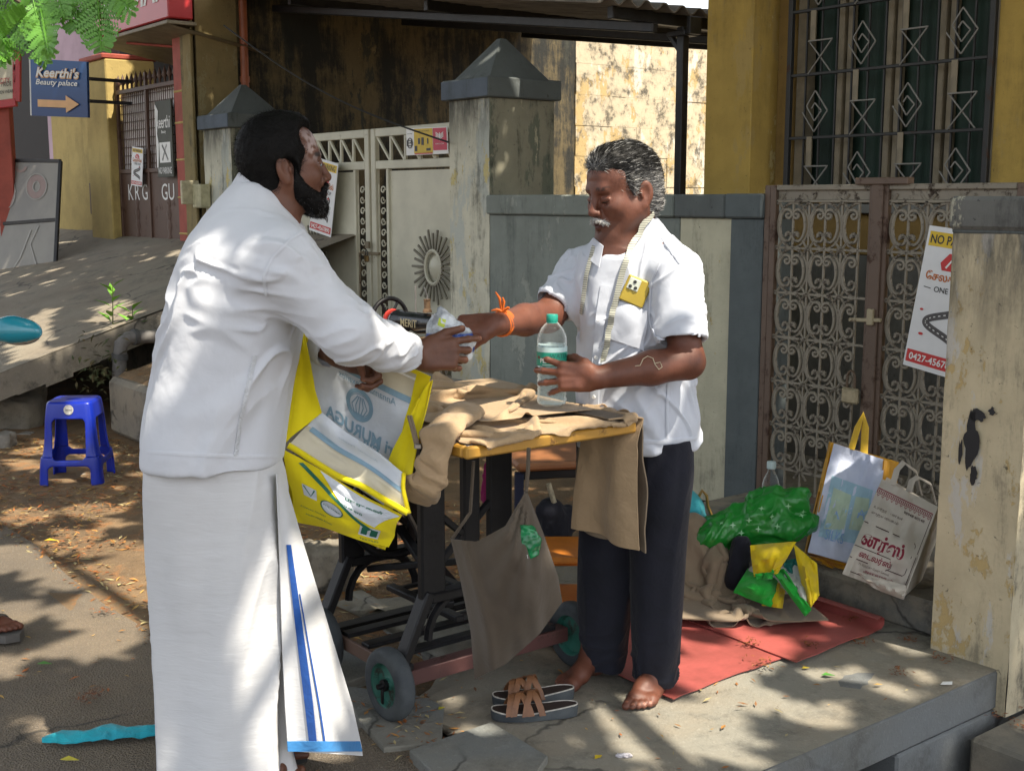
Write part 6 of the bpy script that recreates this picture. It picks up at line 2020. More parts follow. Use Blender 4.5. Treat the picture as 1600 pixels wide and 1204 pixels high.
 m = (1 - smoothstep(.006, .011, np.abs(Lc[:, 2] + .069))) * (1 - smoothstep(.02, .028, np.abs(Lc[:, 1]))) * (Lc[:, 0] > .085) * hm
 tint *= 1 - m[:, None] * np.array([.45, .62, .55])
 br = (1 - smoothstep(.003, .008, np.abs(Lc[:, 2] - .027))) * smoothstep(.012, .018, np.abs(Lc[:, 1])) * (1 - smoothstep(.046, .054, np.abs(Lc[:, 1]))) * (Lc[:, 0] > .06) * hm
 tint *= 1 - (.72 * br * smoothstep(-.6, .4, fbm(P * 150, 2)))[:, None]
 st = smoothstep(-.055, -.075, Lc[:, 2]) * (Lc[:, 0] > .0) * hm * .22
 tint *= 1 - st[:, None] * np.array([1, .8, .7])
 nail_tint(P, tint, tips); nail_tint(P, tint, toen, .0058)
 # feet paler on toes, dusty soles
 body = link('body', np_mesh('body', P - o, F, MAT['skin2'], tint), root)
 e = MB()
 for y in (-1, 1):
  e.tube([HP(.0920, y * .020, -.0085), HP(.0938, y * .032, -.0100), HP(.0885, y * .045, -.0085)], [.0009, .0019, .0009], 6)
 e.v = [p - org for p in e.v]; e.build('eye_line', MAT['eye'], body, 1.0)
 nl = MB()
 # hair
 H = Vol()
 H.ell(HP(-.016, 0, .050), np.array((.101, .083, .086)) * S_, rt, k=.02)
 H.ell(HP(-.052, 0, .005), np.array((.064, .079, .085)) * S_, rt, k=.03)
 H.ell(HP(.036, 0, .088), np.array((.050, .060, .042)) * S_, rt, k=.03)
 H.ell(HP(-.055, 0, -.05), np.array((.050, .056, .030)) * S_, rt, k=.03)
 for y in (-1, 1): H.cap(HP(.020, y * .072, .040), HP(.012, y * .076, -.004), .012, .009, k=.02)
 H.ell(HP(.122, 0, -.008), np.array((.076, .085, .090)) * S_, rt, k=.012, op='s')
 H.ell(HP(.108, -.066, .050), np.array((.045, .038, .040)) * S_, rt, k=.015, op='s')
 H.ell(HP(.108, .066, .050), np.array((.045, .038, .040)) * S_, rt, k=.015, op='s')
 for y in (-1, 1): H.ell(HP(.0, y * .088, -.018), np.array((.026, .026, .038)), rt, k=.008, op='s')
 Ph, Fh = H.skin(hd - .17, hd + .17, .003); Nh = vnormals(Ph, Fh)
 Lh = (Ph - hd) @ R3 / S_
 comb = np.stack([Lh[:, 0] * 12, Lh[:, 1] * 75, Lh[:, 2] * 40], 1)
 Ph = Ph + Nh * (.0022 * vnoise(comb) + .0010 * fbm(Ph * 60, 2))[:, None]
 white = np.clip(smoothstep(.052, .080, np.abs(Lh[:, 1])) * smoothstep(.07, .0, Lh[:, 2]) + smoothstep(-.02, -.05, Lh[:, 2]) + .5 * smoothstep(.06, .09, Lh[:, 0]), 0, 1)
 tH = .30 + 3.4 * white[:, None] * np.ones((1, 3))
 hair = link('hair', np_mesh('hair', Ph - o, Fh, MAT['grizzled'], tH), root)
 rs = np.random.RandomState(9); pick = rs.choice(len(Ph), 9000)
 bk = np.array(rt @ Vector((-1, 0, .05)))
 dirs = bk - Nh[pick] * (Nh[pick] @ bk)[:, None] + Nh[pick] * .10 + rs.normal(size=(len(pick), 3)) * .10; dirs /= np.linalg.norm(dirs, axis=1)[:, None]
 Vs, Fs = strands('h', None, Ph[pick] + Nh[pick] * .0004, dirs, .022, .0006, None, None, 4, .25, .12, 3)
 wv = white[pick]; rr = rs.rand(len(pick))
 mi = np.where(rr < .05 + .30 * wv, 2, np.where(rr < .20 + .5 * wv, 1, 0))
 link('hair_strands', np_mesh('hair_strands', Vs - o, Fs, [MAT['hair_black'], MAT['hair_grey'], MAT['hair_white']], None, np.tile(mi, 4)), hair)
 fringe(bvh_of(Ph, Fh), P, vnormals(P, F), bk, .013, 1500, 33, hd, [MAT['hair_black'], MAT['hair_grey'], MAT['hair_white']], [.35, .4, .25], o, hair)
 G = Vol()
 for y in (-1, 1):
  G.cap(HP(.1085, y * .003, -.0530), HP(.100, y * .024, -.0605), .0050, .0044, k=.004)
  G.cap(HP(.100, y * .024, -.0605), HP(.091, y * .037, -.069), .0044, .0018, k=.004)
 Pg, Fg = G.skin(hd - .18, hd + .18, .0022); Ng = vnormals(Pg, Fg)
 Pg = Pg + Ng * (.0012 * fbm(Pg * 160, 2))[:, None]
 mo = link('moustache', np_mesh('moustache', Pg - o, Fg, MAT['hair_white']), root)
 pick = rs.choice(len(Pg), 900); dn = np.array(rt @ Vector((.25, 0, -.9)))
 dirs = Ng[pick] * .5 + dn * .7 + rs.normal(size=(len(pick), 3)) * .3; dirs /= np.linalg.norm(dirs, axis=1)[:, None]
 Vs, Fs = strands('m', None, Pg[pick], dirs, .008, .0005, None, None, 2, .2, .2, 5)
 link('moustache_strands', np_mesh('moustache_strands', Vs - o, Fs, MAT['hair_white']), mo)
 # shirt ---------------------------------------------------------
 S = Vol()
 rows = [(694, 902, 1091, .142), (665, 900, 1093, .145), (620, 899, 1088, .146), (570, 900, 1083, .146), (520, 901, 1080, .145), (475, 900, 1082, .142), (435, 899, 1083, .136), (405, 906, 1078, .125), (382, 928, 1060, .105), (360, 948, 1040, .085), (340, 958, 1030, .072)]
 keys = []
 for y, xl, xr, b_ in rows:
  a0, a1 = q(xl, y), q(xr, y); keys.append((a0[2], (a0[0] + a1[0]) / 2, YB, (a1[0] - a0[0]) / 2, b_))
 S.loft(keys, p=2.25)
 S.cap(q(940, 405, 3.68), sh_r, .056, .066, k=.05); S.cap(sh_r, q(872, 470, 3.66), .074, .066, k=.04)
 S.cap(q(1030, 405, 3.55), sh_l, .056, .070, k=.05); S.cap(sh_l, q(1065, 530, 3.43), .072, .076, k=.04)
 # sleeve mouths
 for a_, e_, r_ in ((sh_r, q(868, 474, 3.655), .056), (sh_l, q(1064, 524, 3.435), .064)):
  d = (e_ - a_) / np.linalg.norm(e_ - a_)
  S.cap(e_ - d * .05, e_ + d * .2, r_, r_, k=.003, op='s')
  Mx = frame(d, (0, .1, 1) if abs(d[2]) < .9 else (1, 0, 0))
  S.add('box', 's', .003, c=e_ + d * .095, h=np.array((.075, .095, .095)), rad=.003, M=np.array(Mx.to_3x3()))
 # open neck and slanted neckline
 S.cap(q(980, 350, 3.49), q(958, 404, 3.482), .070, .024, k=.004, op='s'); S.cap(q(957, 404, 3.482), q(948, 446, 3.474), .024, .003, k=.004, op='s')
 S.add('box', 's', .004, c=q(990, 345, 3.6) + np.array((0, 0, .125)), h=np.array((.3, .3, .095)), rad=.004, M=np.array(frame((.93, .0, .36), (-.36, 0, .93)).to_3x3()))
 Ps, Fs_ = S.skin([o[0] - .36, 3.30, q(0, 694)[2] - .02], [o[0] + .34, 4.0, hd[2] + .02], .0042)
 Ps = relax(Ps, Fs_, 2, .5); N = vnormals(Ps, Fs_)
 Z = Ps[:, 2]
 armL = near_mask(Ps, q(1068, 470, 3.45), .14, .5); armR = near_mask(Ps, q(885, 445, 3.68), .12, .5)
 tor = 1 - np.clip(armL + armR, 0, 1)
 Ps = fold(Ps, N, (.15, 0, 1), .055, .0065, 31, 1.2, .6, tor * smoothstep(q(0, 560)[2], q(0, 470)[2], Z))
 Ps = fold(Ps, N, (-.75, 0, -.6), .05, .008, 33, 1.2, .6, near_mask(Ps, q(985, 560, 3.48), .20) * tor)
 Ps = fold(Ps, N, (.7, 0, -.7), .045, .008, 35, 1.2, .6, near_mask(Ps, q(1060, 640, 3.5), .22) * tor)
 Ps = fold(Ps, N, (.2, 0, 1), .075, .008, 37, 1.0, .6, tor * smoothstep(q(0, 600)[2], q(0, 680)[2], Z))
 Ps = fold(Ps, N, (.8, 0, .5), .036, .006, 39, 1.2, .6, armL)
 Ps = fold(Ps, N, (-.6, 0, .8), .036, .006, 41, 1.2, .6, armR)
 Ps = Ps + N * (.0009 * fbm(Ps * 30, 2))[:, None]
 Ps = relax(Ps, Fs_, 1, .45)
 shirt = link('shirt', np_mesh('shirt', Ps - o, Fs_, MAT['shirt_blue']), root)
 sb = bvh_of(Ps, Fs_)
 for nm, path, w_ in (('placket', [(946, 446), (938, 500), (930, 600), (928, 690)], .028), ('hem', [(904, 686), (960, 690), (1030, 690), (1088, 684)], .012), ('yoke_seam', [(1034, 372), (1052, 398), (1062, 412)], .005), ('armhole_seam', [(1036, 402), (1018, 440), (1014, 500), (1026, 530)], .006), ('side_seam', [(1044, 590), (1042, 640), (1043, 688)], .008)):
  drape_strip(sb, path, w_, .0012, 34, org, .003, nm, MAT['shirt_blue'], shirt)
 drape_strip(sb, [(1026, 530), (1050, 527), (1076, 525), (1093, 520)], .02, .0015, 20, org, .004, 'sleeve_hem', MAT['shirt_blue'], shirt)
 drape_strip(sb, [(852, 460), (866, 474), (886, 482)], .018, .0015, 14, org, .004, 'sleeve_hem', MAT['shirt_blue'], shirt)
 for x, y in ((936, 500), (931, 558), (929, 620)):
  p, nn = hit(sb, x, y)
  if p:
   b = MB(); b.lathe([(0, .004), (.0055, .004), (.006, 0)], 10, Matrix.Translation(p - org + nn * .003) @ nn.to_track_quat('Z', 'Y').to_matrix().to_4x4()); b.build('button', MAT['white_print'], shirt, .6)
 allb = bvh_of(np.concatenate([Ps, P]), np.concatenate([Fs_, F + len(Ps)]))
 drape_patch(allb, [(989, 362), (1026, 384), (1036, 340), (1014, 322)], 8, 8, .010, org, .004, 'collar', MAT['shirt_blue'], shirt)
 drape_patch(allb, [(938, 418), (912, 398), (930, 372), (944, 384)], 6, 6, .006, org, .004, 'collar', MAT['shirt_blue'], shirt)
 drape_patch(sb, [(946, 526), (1004, 546), (1014, 487), (958, 466)], 14, 12, .008, org, .002, 'pocket', MAT['shirt_blue'], shirt)
 # phone in the pocket
 p, nn = hit(sb, 990, 462)
 zx = (px(1000, 440, Y=3.5) - px(980, 486, Y=3.5)).normalized()
 nn = (CAMV - p).normalized() * .8 + nn * .2
 Mp = frame(zx, nn, p + nn * .006)
 ph = thing('phone', 'phone in a mustard case sticking out of the shirt pocket', 'phone', Mp.translation)
 def PT(x, y, z): return Mp.to_3x3() @ Vector((x, y, z))
 R4 = Mp.to_3x3().to_4x4()
 b = MB(); b.box((.014, 0, 0), (.078, .072, .009), .004, R4); b.build('case', simple('mustard_case', (.40, .29, .03), .5, .12, 9, .05), ph)
 b = MB(); b.box((.030, .012, .0055), (.034, .034, .004), .002, R4); b.build('camera_block', simple('pale_camera_block', (.55, .58, .5), .3, .1, 9, 0), ph)
 b = MB()
 for yy, xx in ((.004, .022), (.020, .022), (.012, .038)): b.lathe([(0, .002), (.0048, .002), (.005, 0)], 12, R4 @ Matrix.Translation((xx, yy, .0075)))
 b.build('lens', MAT['black_print'], ph, .6)
 # measuring tape round the neck
 tp = thing('measuring_tape', 'pale measuring tape hanging round the neck of the grey haired man', 'measuring tape', org)
 t = NT('tape_print'); k = t.ramp(t.wave(48, None, 0, 'Z'), .66, .8, 0, .85)
 t.col(t.mix(k, (.46, .46, .38), (.08, .08, .08))).rough(.45)
 drape_strip(allb, [(1016, 332), (1000, 358), (984, 392), (970, 440), (956, 500), (944, 570)], .017, .012, 60, org, .0012, 'band', t.m, tp)
 drape_strip(allb, [(930, 384), (918, 430), (910, 490)], .015, .006, 40, org, .0012, 'band', t.m, tp)
 # orange thread on the wrist
 c_ = wr_r * .86 + el_r * .14; ax = (el_r - wr_r) / np.linalg.norm(el_r - wr_r)
 u_ = np.cross(ax, [0, 0, 1]); u_ /= np.linalg.norm(u_); v_ = np.cross(ax, u_)
 OR = simple('orange_thread', (.62, .13, .01), .7, .2, 60, .3, 300)
 b = MB()
 for k, off in enumerate((-.007, 0, .006, .012)):
  b.tube([c_ + ax * off + (u_ * math.cos(a) * .031 + v_ * math.sin(a) * .0345) + ax * .004 * math.sin(2 * a + k) - o for a in np.linspace(0, 2 * math.pi, 25)[:-1]], .0035, 6, closed=True)
 tp_ = c_ + np.array((0, -.012, .034)) - o
 for e_ in ((-.018, -.01, .055), (.002, -.012, .04), (.02, -.012, .012), (-.03, -.015, .004)):
  b.tube([tp_, tp_ + np.array(e_) * .6 + np.array((.004, 0, .004)), tp_ + np.array(e_)], [.005, .0045, .002], 6)
 b.build('wrist_thread', OR, root, 1.0)
 b = MB(); ab = bvh_of(P, F); pts = []
 for x, y in ((992, 572), (1000, 571), (1005, 561), (1012, 557), (1020, 560), (1023, 569), (1029, 577), (1034, 573), (1031, 566), (1022, 568)):
  p, nn = hit(ab, x, y)
  if p: pts.append(p + nn * .002 - org)
 if len(pts) > 3: b.tube(pts, .0014, 5); b.build('loose_thread', simple('cream_thread', (.5, .42, .3), .8, .1, 50, 0), root)
 # trousers
 T_ = Vol()
 def leg(rows, Y):
  ks = []
  for y, xl, xr, b_, z in rows:
   a0, a1 = q(xl, y, Y), q(xr, y, Y); ks.append((a0[2] if z is None else z, (a0[0] + a1[0]) / 2, Y, (a1[0] - a0[0]) / 2, b_))
  T_.loft(ks, k=.03, p=2.2)
 leg([(1085, 990, 1056, .070, .028), (1000, 988, 1061, .08, None), (900, 986, 1068, .088, None), (800, 984, 1076, .10, None), (730, 985, 1082, .11, None), (680, 985, 1082, .11, None)], 3.58)
 leg([(1075, 914, 972, .070, .028), (980, 905, 982, .08, None), (900, 903, 990, .088, None), (800, 903, 1000, .10, None), (730, 900, 1005, .11, None), (680, 900, 1005, .11, None)], 3.69)
 Pt, Ft = T_.skin([o[0] - .28, 3.4, .02], [o[0] + .26, 3.9, q(0, 680)[2] + .02], .005)
 Pt = relax(Pt, Ft, 2, .5); Nt = vnormals(Pt, Ft)
 Pt = fold(Pt, Nt, (.1, 0, 1), .06, .006, 51, 1.1, .5)
 Pt = fold(Pt, Nt, (.9, .1, .35), .045, .006, 53, 1.2, .6, 1 - smoothstep(.06, .22, Pt[:, 2]))
 Pt = fold(Pt, Nt, (.8, .1, -.5), .06, .007, 55, 1.1, .6, near_mask(Pt, q(1000, 760, 3.5), .2))
 link('trousers', np_mesh('trousers', Pt - o, Ft, MAT['trouser']), root)
 return root
man2 = tailor()
# ------------------------------------------------------------------ sewing table on its wheeled base
MAT['laminate'] = simple('white_laminate', (.62, .63, .62), .35, .15, 5, .05, 60, dirt=.3)
MAT['wood_edge'] = m_rust_paint('worn_yellow_wood', (.46, .24, .035), (.16, .07, .015), amt=.55, scale=10, rough=.5)
MAT['cast_iron'] = simple('black_cast_iron', (.009, .009, .011), .45, .4, 12, .25, 60, dirt=.06, spec=.3)
MAT['khaki'] = cloth_mat('khaki_cloth', (.39, .275, .165), (.34, .24, .14), crumple=.4, crease=34)
MAT['khaki_dark'] = cloth_mat('dull_khaki_cloth', (.23, .175, .12), (.19, .145, .10), crumple=.35, crease=16)
MAT['tyre'] = simple('dusty_tyre', (.035, .042, .050), .8, .4, 9, .4, 40, c2=(.07, .08, .085))
MAT['hub_green'] = m_rust_paint('worn_green_hub', (.03, .15, .115), (.07, .08, .065), amt=1.0, scale=16)
MAT['brown_bag'] = cloth_mat('brown_cloth', (.082, .063, .045), (.068, .052, .038), crumple=.3, crease=12)
MAT['steel'] = simple('worn_steel', (.35, .34, .33), .3, .3, 40, .1, 90, metal=.9)
def see_through(t, lo, hi):
 lw = t.n.new('ShaderNodeLayerWeight'); lw.inputs[0].default_value = .5
 t.l(t.ramp(lw.outputs['Facing'], .25, .95, lo, hi), t.b.inputs['Alpha'])
_t = NT('clear_plastic').set(Roughness=.06, IOR=1.45).col((.75, .80, .80)); see_through(_t, .05, .75); MAT['clear'] = _t.m
def pz(x, y, z): return px(x, y, z=z)
TZ = .88
tb = sthing('sewing_table', 'treadle sewing table with a yellow edged white top under the khaki trousers', 'table', .85, -2.37, 0)
def TL(s, t, z): return Vector((s - .85, t + 2.37, z))
b = MB(); b.box(TL(.85, -2.37, TZ - .016), (1.16, .55, .028), .003); top = b.build('tabletop', MAT['laminate'], tb)
for c, sz in ((TL(1.44, -2.37, TZ - .016), (.022, .59, .031)), (TL(.262, -2.37, TZ - .016), (.022, .59, .031)), (TL(.85, -2.655, TZ - .016), (1.155, .022, .031)), (TL(.85, -2.085, TZ - .016), (1.155, .022, .031))):
 b = MB(); b.box(c, sz, .005); b.build('edging', MAT['wood_edge'], top)
for s0 in (1.02, .56):
 f = MB()
 for t0, w_ in ((-2.485, .085), (-2.345, .06), (-2.235, .085)):
  f.box(TL(s0, t0, .60), (.03, w_, .53), .006)
 f.box(TL(s0, -2.37, TZ - .05), (.05, .42, .03), .004)
 f.bar(TL(s0, -2.50, .36), TL(s0, -2.60, .15), .05, .03); f.bar(TL(s0, -2.24, .36), TL(s0, -2.06, .15), .05, .03)
 f.bar(TL(s0, -2.50, .34), TL(s0, -2.24, .34), .05, .03)
 f.bar(TL(s0, -2.50, .62), TL(s0, -2.24, .40), .02); f.bar(TL(s0, -2.50, .40), TL(s0, -2.24, .62), .02)
 f.box(TL(s0, -2.60, .15), (.05, .07, .02), .004); f.box(TL(s0, -2.06, .15), (.05, .07, .02), .004)
 for k in range(5):
  a = k / 4 * math.pi
 f.tube([TL(s0, -2.37 + .13 * math.cos(a), .21 + .13 * math.sin(a)) for a in np.linspace(0, math.pi, 13)], .014, 6)
 f.build('side_frame', MAT['cast_iron'], tb)
for pa, pb_ in ((TL(.56, -2.30, .42), TL(1.02, -2.42, .30)), (TL(.56, -2.42, .30), TL(1.02, -2.30, .42))):
 b = MB(); b.bar(pa, pb_, .03, .02); b.build('cross_brace', MAT['cast_iron'], tb)
b = MB()
b.box(TL(.79, -2.36, .235), (.40, .035, .02), .004); b.box(TL(.79, -2.18, .235), (.40, .035, .02), .004)
for k in range(6): b.box(TL(.63 + .064 * k, -2.27, .236), (.022, .20, .012), .003)
b.build('treadle', MAT['cast_iron'], tb)
b = MB(); fw = [TL(.64, -2.36 + .165 * math.cos(a), .52 + .165 * math.sin(a)) for a in np.linspace(0, 2 * math.pi, 33)[:-1]]
b.tube(fw, .013, 8, closed=True)
for k in range(5):
 a = k * 2 * math.pi / 5 + .3
 b.tube([TL(.64, -2.36, .52), TL(.64, -2.36 + .08 * math.cos(a + .25), .52 + .08 * math.sin(a + .25)), TL(.64, -2.36 + .16 * math.cos(a), .52 + .16 * math.sin(a))], .009, 6)
b.build('flywheel', MAT['cast_iron'], tb, 1.0)
b = MB(); b.tube([TL(.66, -2.24, .24), TL(.655, -2.3, .44), TL(.65, -2.33, .5)], .008, 6); b.build('pitman_rod', MAT['steel'], tb, 1.0)
b = MB(); b.box(TL(.55, -2.28, TZ - .10), (.42, .34, .14), .006); b.build('drawer_box', MAT['cast_iron'], tb)
# wheeled base
ct = sthing('trolley', 'low iron trolley with four green hubbed rubber wheels under the sewing table', 'trolley', .81, -2.29, 0)
def CL(s, t, z): return Vector((s - .81, t + 2.29, z))
MR = m_rust_paint('maroon_angle_iron', (.09, .035, .032), (.06, .03, .02), amt=.6, scale=9)
b = MB()
b.box(CL(1.045, -2.29, .118), (.012, .62, .045), .002)
b.box(CL(1.025, -2.29, .137), (.05, .62, .008), .002)
b.build('front_rail', MR, ct)
b = MB(); b.box(CL(.56, -2.29, .118), (.012, .62, .045), .002); b.box(CL(.58, -2.29, .137), (.05, .62, .008), .002); b.build('back_rail', MAT['cast_iron'], ct)
for t0 in (-2.585, -1.995):
 b = MB(); b.box(CL(.80, t0, .118), (.47, .012, .042), .002); b.build('end_rail', m_rust_paint('rusty_flat_iron', (.13, .08, .06), amt=.8), ct)
for k in range(3):
 b = MB(); b.box(CL(.67 + .12 * k, -2.29, .142), (.045, .58, .014), .003); b.build('slat', MAT['cast_iron'], ct)
def wheel_mesh():
 ty = MB(); ty.lathe([(.066, -.024), (.090, -.027), (.102, -.022), (.1065, -.012), (.108, 0), (.1065, .012), (.102, .022), (.090, .027), (.066, .024)], 36, cap=False)
 hb = MB(); hb.lathe([(.0, .018), (.016, .018), (.020, .006), (.028, .002), (.058, .004), (.064, .020), (.070, .023), (.070, -.023), (.064, -.020), (.058, -.004), (.0, -.004)], 30, cap=False)
 ax = MB(); ax.lathe([(0, .042), (.008, .042), (.010, .026), (.018, .025), (.018, .0)], 12, cap=False); ax.box((.0, -.03, .026), (.012, .05, .006), .002)
 return ty.mesh('tyre', MAT['tyre'], .9), hb.mesh('hub', MAT['hub_green'], .7), ax.mesh('axle_nut', MAT['cast_iron'], .7)
wt, wh, wx = wheel_mesh()
for s0, t0, lab in ((1.02, -2.635, 1), (.59, -2.62, 1), (1.04, -1.945, -1), (.59, -1.945, -1)):
 o = link('wheel', wt, ct, CL(s0, t0, .108)); o.rotation_euler = (R(90) if lab > 0 else R(-90), 0, 0)
 link('hub', wh, o); link('axle_nut', wx, o)
# black sewing machine head at the far end of the table
sm = sthing('sewing_machine', 'black sewing machine with a spoked handwheel standing on the table', 'sewing machine', .50, -2.16, TZ)
V_ = Vol()
V_.box((-.02, 0, .012), (.15, .07, .006), .006)
V_.cap((-.14, 0, .03), (-.145, 0, .20), .036, .033, k=.02)
V_.cap((-.145, 0, .205), (.10, 0, .215), .034, .028, k=.025); V_.cap((-.02, 0, .195), (.08, 0, .205), .024, .022, k=.02)
V_.box((.115, 0, .185), (.016, .020, .050), .008, k=.012)
V_.cap((-.16, 0, .03), (-.12, 0, .02), .045, .045, k=.02)
P, F = V_.skin([-.24, -.1, .0], [.19, .1, .30], .004); P = relax(P, F, 1, .4)
JB = simple('black_japan_enamel', (.008, .009, .012), .18, .3, 20, .05, 60)
link('machine_body', np_mesh('machine_body', P, F, JB), sm)
b = MB(); b.tube([(-.205, .072 * math.cos(a), .205 + .072 * math.sin(a)) for a in np.linspace(0, 2 * math.pi, 29)[:-1]], .008, 8, closed=True)
for k in range(6):
 a = k * math.pi / 3; b.tube([(-.205, 0, .205), (-.205, .07 * math.cos(a), .205 + .07 * math.sin(a))], .005, 6)
b.tube([(-.17, 0, .205), (-.215, 0, .205)], .016, 10)
b.build('handwheel', MAT['cast_iron'], sm, 1.0)
b = MB(); b.tube([(-.188, .03 * math.cos(a), .205 + .03 * math.sin(a)) for a in np.linspace(0, 2 * math.pi, 17)[:-1]], .008, 6, closed=True); b.build('drive_ring', simple('red_belt', (.4, .03, .02), .5, .2, 20, 0), sm, 1.0)
b = MB(); b.tube([(.122, -.012, .14), (.122, -.012, .035)], .005, 8); b.tube([(.122, .012, .14), (.122, .012, .05)], .004, 8); b.box((.122, -.012, .028), (.03, .02, .006), .002); b.tube([(.122, -.02, .10), (.122, .02, .10)], .007, 8); b.box((.118, -.026, .21), (.05, .004, .07), .002)
b.build('needle_bar', MAT['steel'], sm, .8)
b = MB(); b.tube([(.03, .0, .235), (.03, .0, .30)], .003, 6); b.tube([(-.04, .0, .235), (-.04, .0, .33)], .003, 6); b.tube([(.03, 0, .30), (.028, -.012, .33)], .003, 6); b.build('thread_pins', MAT['steel'], sm)
b = MB(); b.lathe([(.0, 0), (.016, 0), (.014, .01), (.011, .012), (.011, .04), (.014, .044), (0, .044)], 12, Matrix.Translation((.03, 0, .245))); b.build('thread_reel', simple('brown_thread', (.28, .17, .09), .7, .3, 90, .3, 200), sm, .7)
GOLD = simple('gold_transfer', (.55, .45, .25), .4, .2, 30, 0)
art(sm, 'maker_lettering', GOLD, [move2(text_polys('MERIT', height=.026, bold=.01), -.03, .207)], lambda u, v, off=.0: (u, -.0345 - .002, v))
# khaki trousers heaped on the table, two legs hanging over the ends
kh = thing('trousers', 'heap of khaki trousers being sewn spread over the table top', 'trousers', W(1.05, -2.37, TZ))
o = np.array(kh.location)
def TWs(s, t, z): return np.stack([G0.x + s * UX - t * UY, G0.y + s * UY + t * UX, z], -1)
tcol = table_collide(TZ + .004, .25, 1.458, -2.662, -2.072)
def rumple(s0, s1, t0, t1, m, w, L, Wd, zb, amp, wl, seed, rot=0.0, shape=None, **k):
 """cloth of size L x Wd pushed together into s0..s1, t0..t1 and left to settle"""
 u, v = np.meshgrid(np.linspace(0, 1, w), np.linspace(0, 1, m))
 a = s0 + (s1 - s0) * u; c = t0 + (t1 - t0) * v
 ca, sa = math.cos(rot), math.sin(rot); cs, ct = (s0 + s1) / 2, (t0 + t1) / 2
 s, t = cs + (a - cs) * ca - (c - ct) * sa, ct + (a - cs) * sa + (c - ct) * ca
 q = np.stack([s.ravel() / wl, t.ravel() / wl, np.full(s.size, seed * 3.3)], 1)
 nz = fbm(q, 2).reshape(m, w)
 s = s + .35 * wl * fbm(q + 11, 1).reshape(m, w); t = t + .35 * wl * fbm(q + 23, 1).reshape(m, w)
 P = TWs(s, t, zb + amp * (nz + 1))
 return settle(P, L / (w - 1), Wd / (m - 1), k.pop('col', tcol), **k)
P = rumple(.74, 1.415, -2.655, -2.10, 60, 84, 1.22, .82, TZ + .02, .085, .17, 3, .06, n=170)
grid_obj('trouser_cloth', P, MAT['khaki'], kh, o, .002)
P = rumple(.70, 1.24, -2.56, -2.12, 44, 56, .86, .64, TZ + .075, .07, .15, 8, -.25, n=120, col=floor_collide(lambda Q: TZ + .030 + 0 * Q[..., 2]))
grid_obj('folded_back_leg', P, MAT['khaki'], kh, o, .002)
# the leg that slips over the near corner: flattened tube, pinned on the table
m_, n_ = 46, 34
vv = np.linspace(0, 1, m_); th = np.linspace(0, 2 * math.pi, n_)
cen = np.array([np.interp(vv, [0, .22, .34, .5, .8, 1], [1.22, 1.325, 1.36, 1.365, 1.335, 1.25]), np.interp(vv, [0, .22, .34, .5, .8, 1], [-2.50, -2.63, -2.69, -2.705, -2.712, -2.70]), TZ + np.interp(vv, [0, .22, .34, .5, .8, 1], [.045, .04, .022, -.045, -.115, -.15])]).T
tan_ = np.gradient(cen, axis=0); tan_ /= np.linalg.norm(tan_, axis=1)[:, None]
sd0 = np.array([.97, .24, 0]); P = np.zeros((m_, n_, 3))
for i in range(m_):
 e1 = sd0 - tan_[i] * (sd0 @ tan_[i]); e1 /= np.linalg.norm(e1); e2 = np.cross(tan_[i], e1)
 wv = .050 + .006 * math.sin(i * .5); rv = .018 + .005 * math.sin(i * .9 + 1)
 for k in range(n_):
  wr = .004 * n1(k * .25, i * .16, 4) + .004 * (1 - abs(n1(k * .12 + i * .12, i * .38, 9)) * 2)
  c_ = cen[i] + e1 * math.cos(th[k]) * (wv + wr) + e2 * math.sin(th[k]) * (rv + wr)
  P[i, k] = TWs(np.array(c_[0]), np.array(c_[1]), np.array(c_[2]))
P[:, -1] = P[:, 0]
grid_obj('slipping_leg', P, MAT['khaki'], kh, o, .003)
def sheet_obj(name, mat, fn, nu, nv, th, parent, org=Vector(), sm_=3.2):
 m = MB(); m.grid(lambda u, v: fn(u, v) - org, nu, nv); return link(name, solidify(m.mesh(name, mat, sm_), th), parent)
def hang(s0, s1, drop, bulge, seed):
 """cloth laid over the far end of the table top, falling outside its edge"""
 def fn(u, v):
  s = s0 + (s1 - s0) * u
  if v < .2:
   a = v / .2 * math.pi / 2
   return W(s, -2.07 - .12 * (1 - math.sin(a)) + .018 * math.sin(a), TZ + .004 + .016 * math.cos(a))
  k = (v - .2) / .8
  return W(s - .03 * k * (1 - u) + .015 * k * u, -2.052 + bulge * math.sin(k * 2.2 + .5) + .013 * math.sin(u * 8 + seed) * (.3 + k) + .008 * n1(u * 4, k * 4, seed), TZ - drop * k - .012 * u)
 return fn
h1_, h2_ = hang(1.16, 1.455, .37, .008, 2), hang(1.24, 1.46, .355, -.012, 5)
sheet_obj('hanging_leg', MAT['khaki_dark'], h1_, 24, 40, .004, kh, Vector(o))
sheet_obj('hanging_leg', MAT['khaki'], lambda u, v: h2_(u, v) + Vector((-.79, -.61, 0)) * .03 * min(1, max(0, v - .15) * 6), 20, 40, .004, kh, Vector(o))
# zip and leftover fabric hanging left of the leg
zp = thing('zip', 'long metal zip hanging over the table edge by the yellow bag', 'zip', px(655, 690, Y=3.1))
b = MB(); zo = Vector(zp.location)
for dx in (-2, 2): b.tube([px(640 + dx, 650, Y=3.16) - zo, px(646 + dx, 672, Y=3.10) - zo, px(652 + dx, 697, Y=3.09) - zo], .004, 6)
b.build('tape', MAT['khaki_dark'], zp, 1.0)
b = MB(); b.box(px(653, 697, Y=3.08) - zo, (.02, .008, .014), .002); b.build('slider', MAT['steel'], zp)
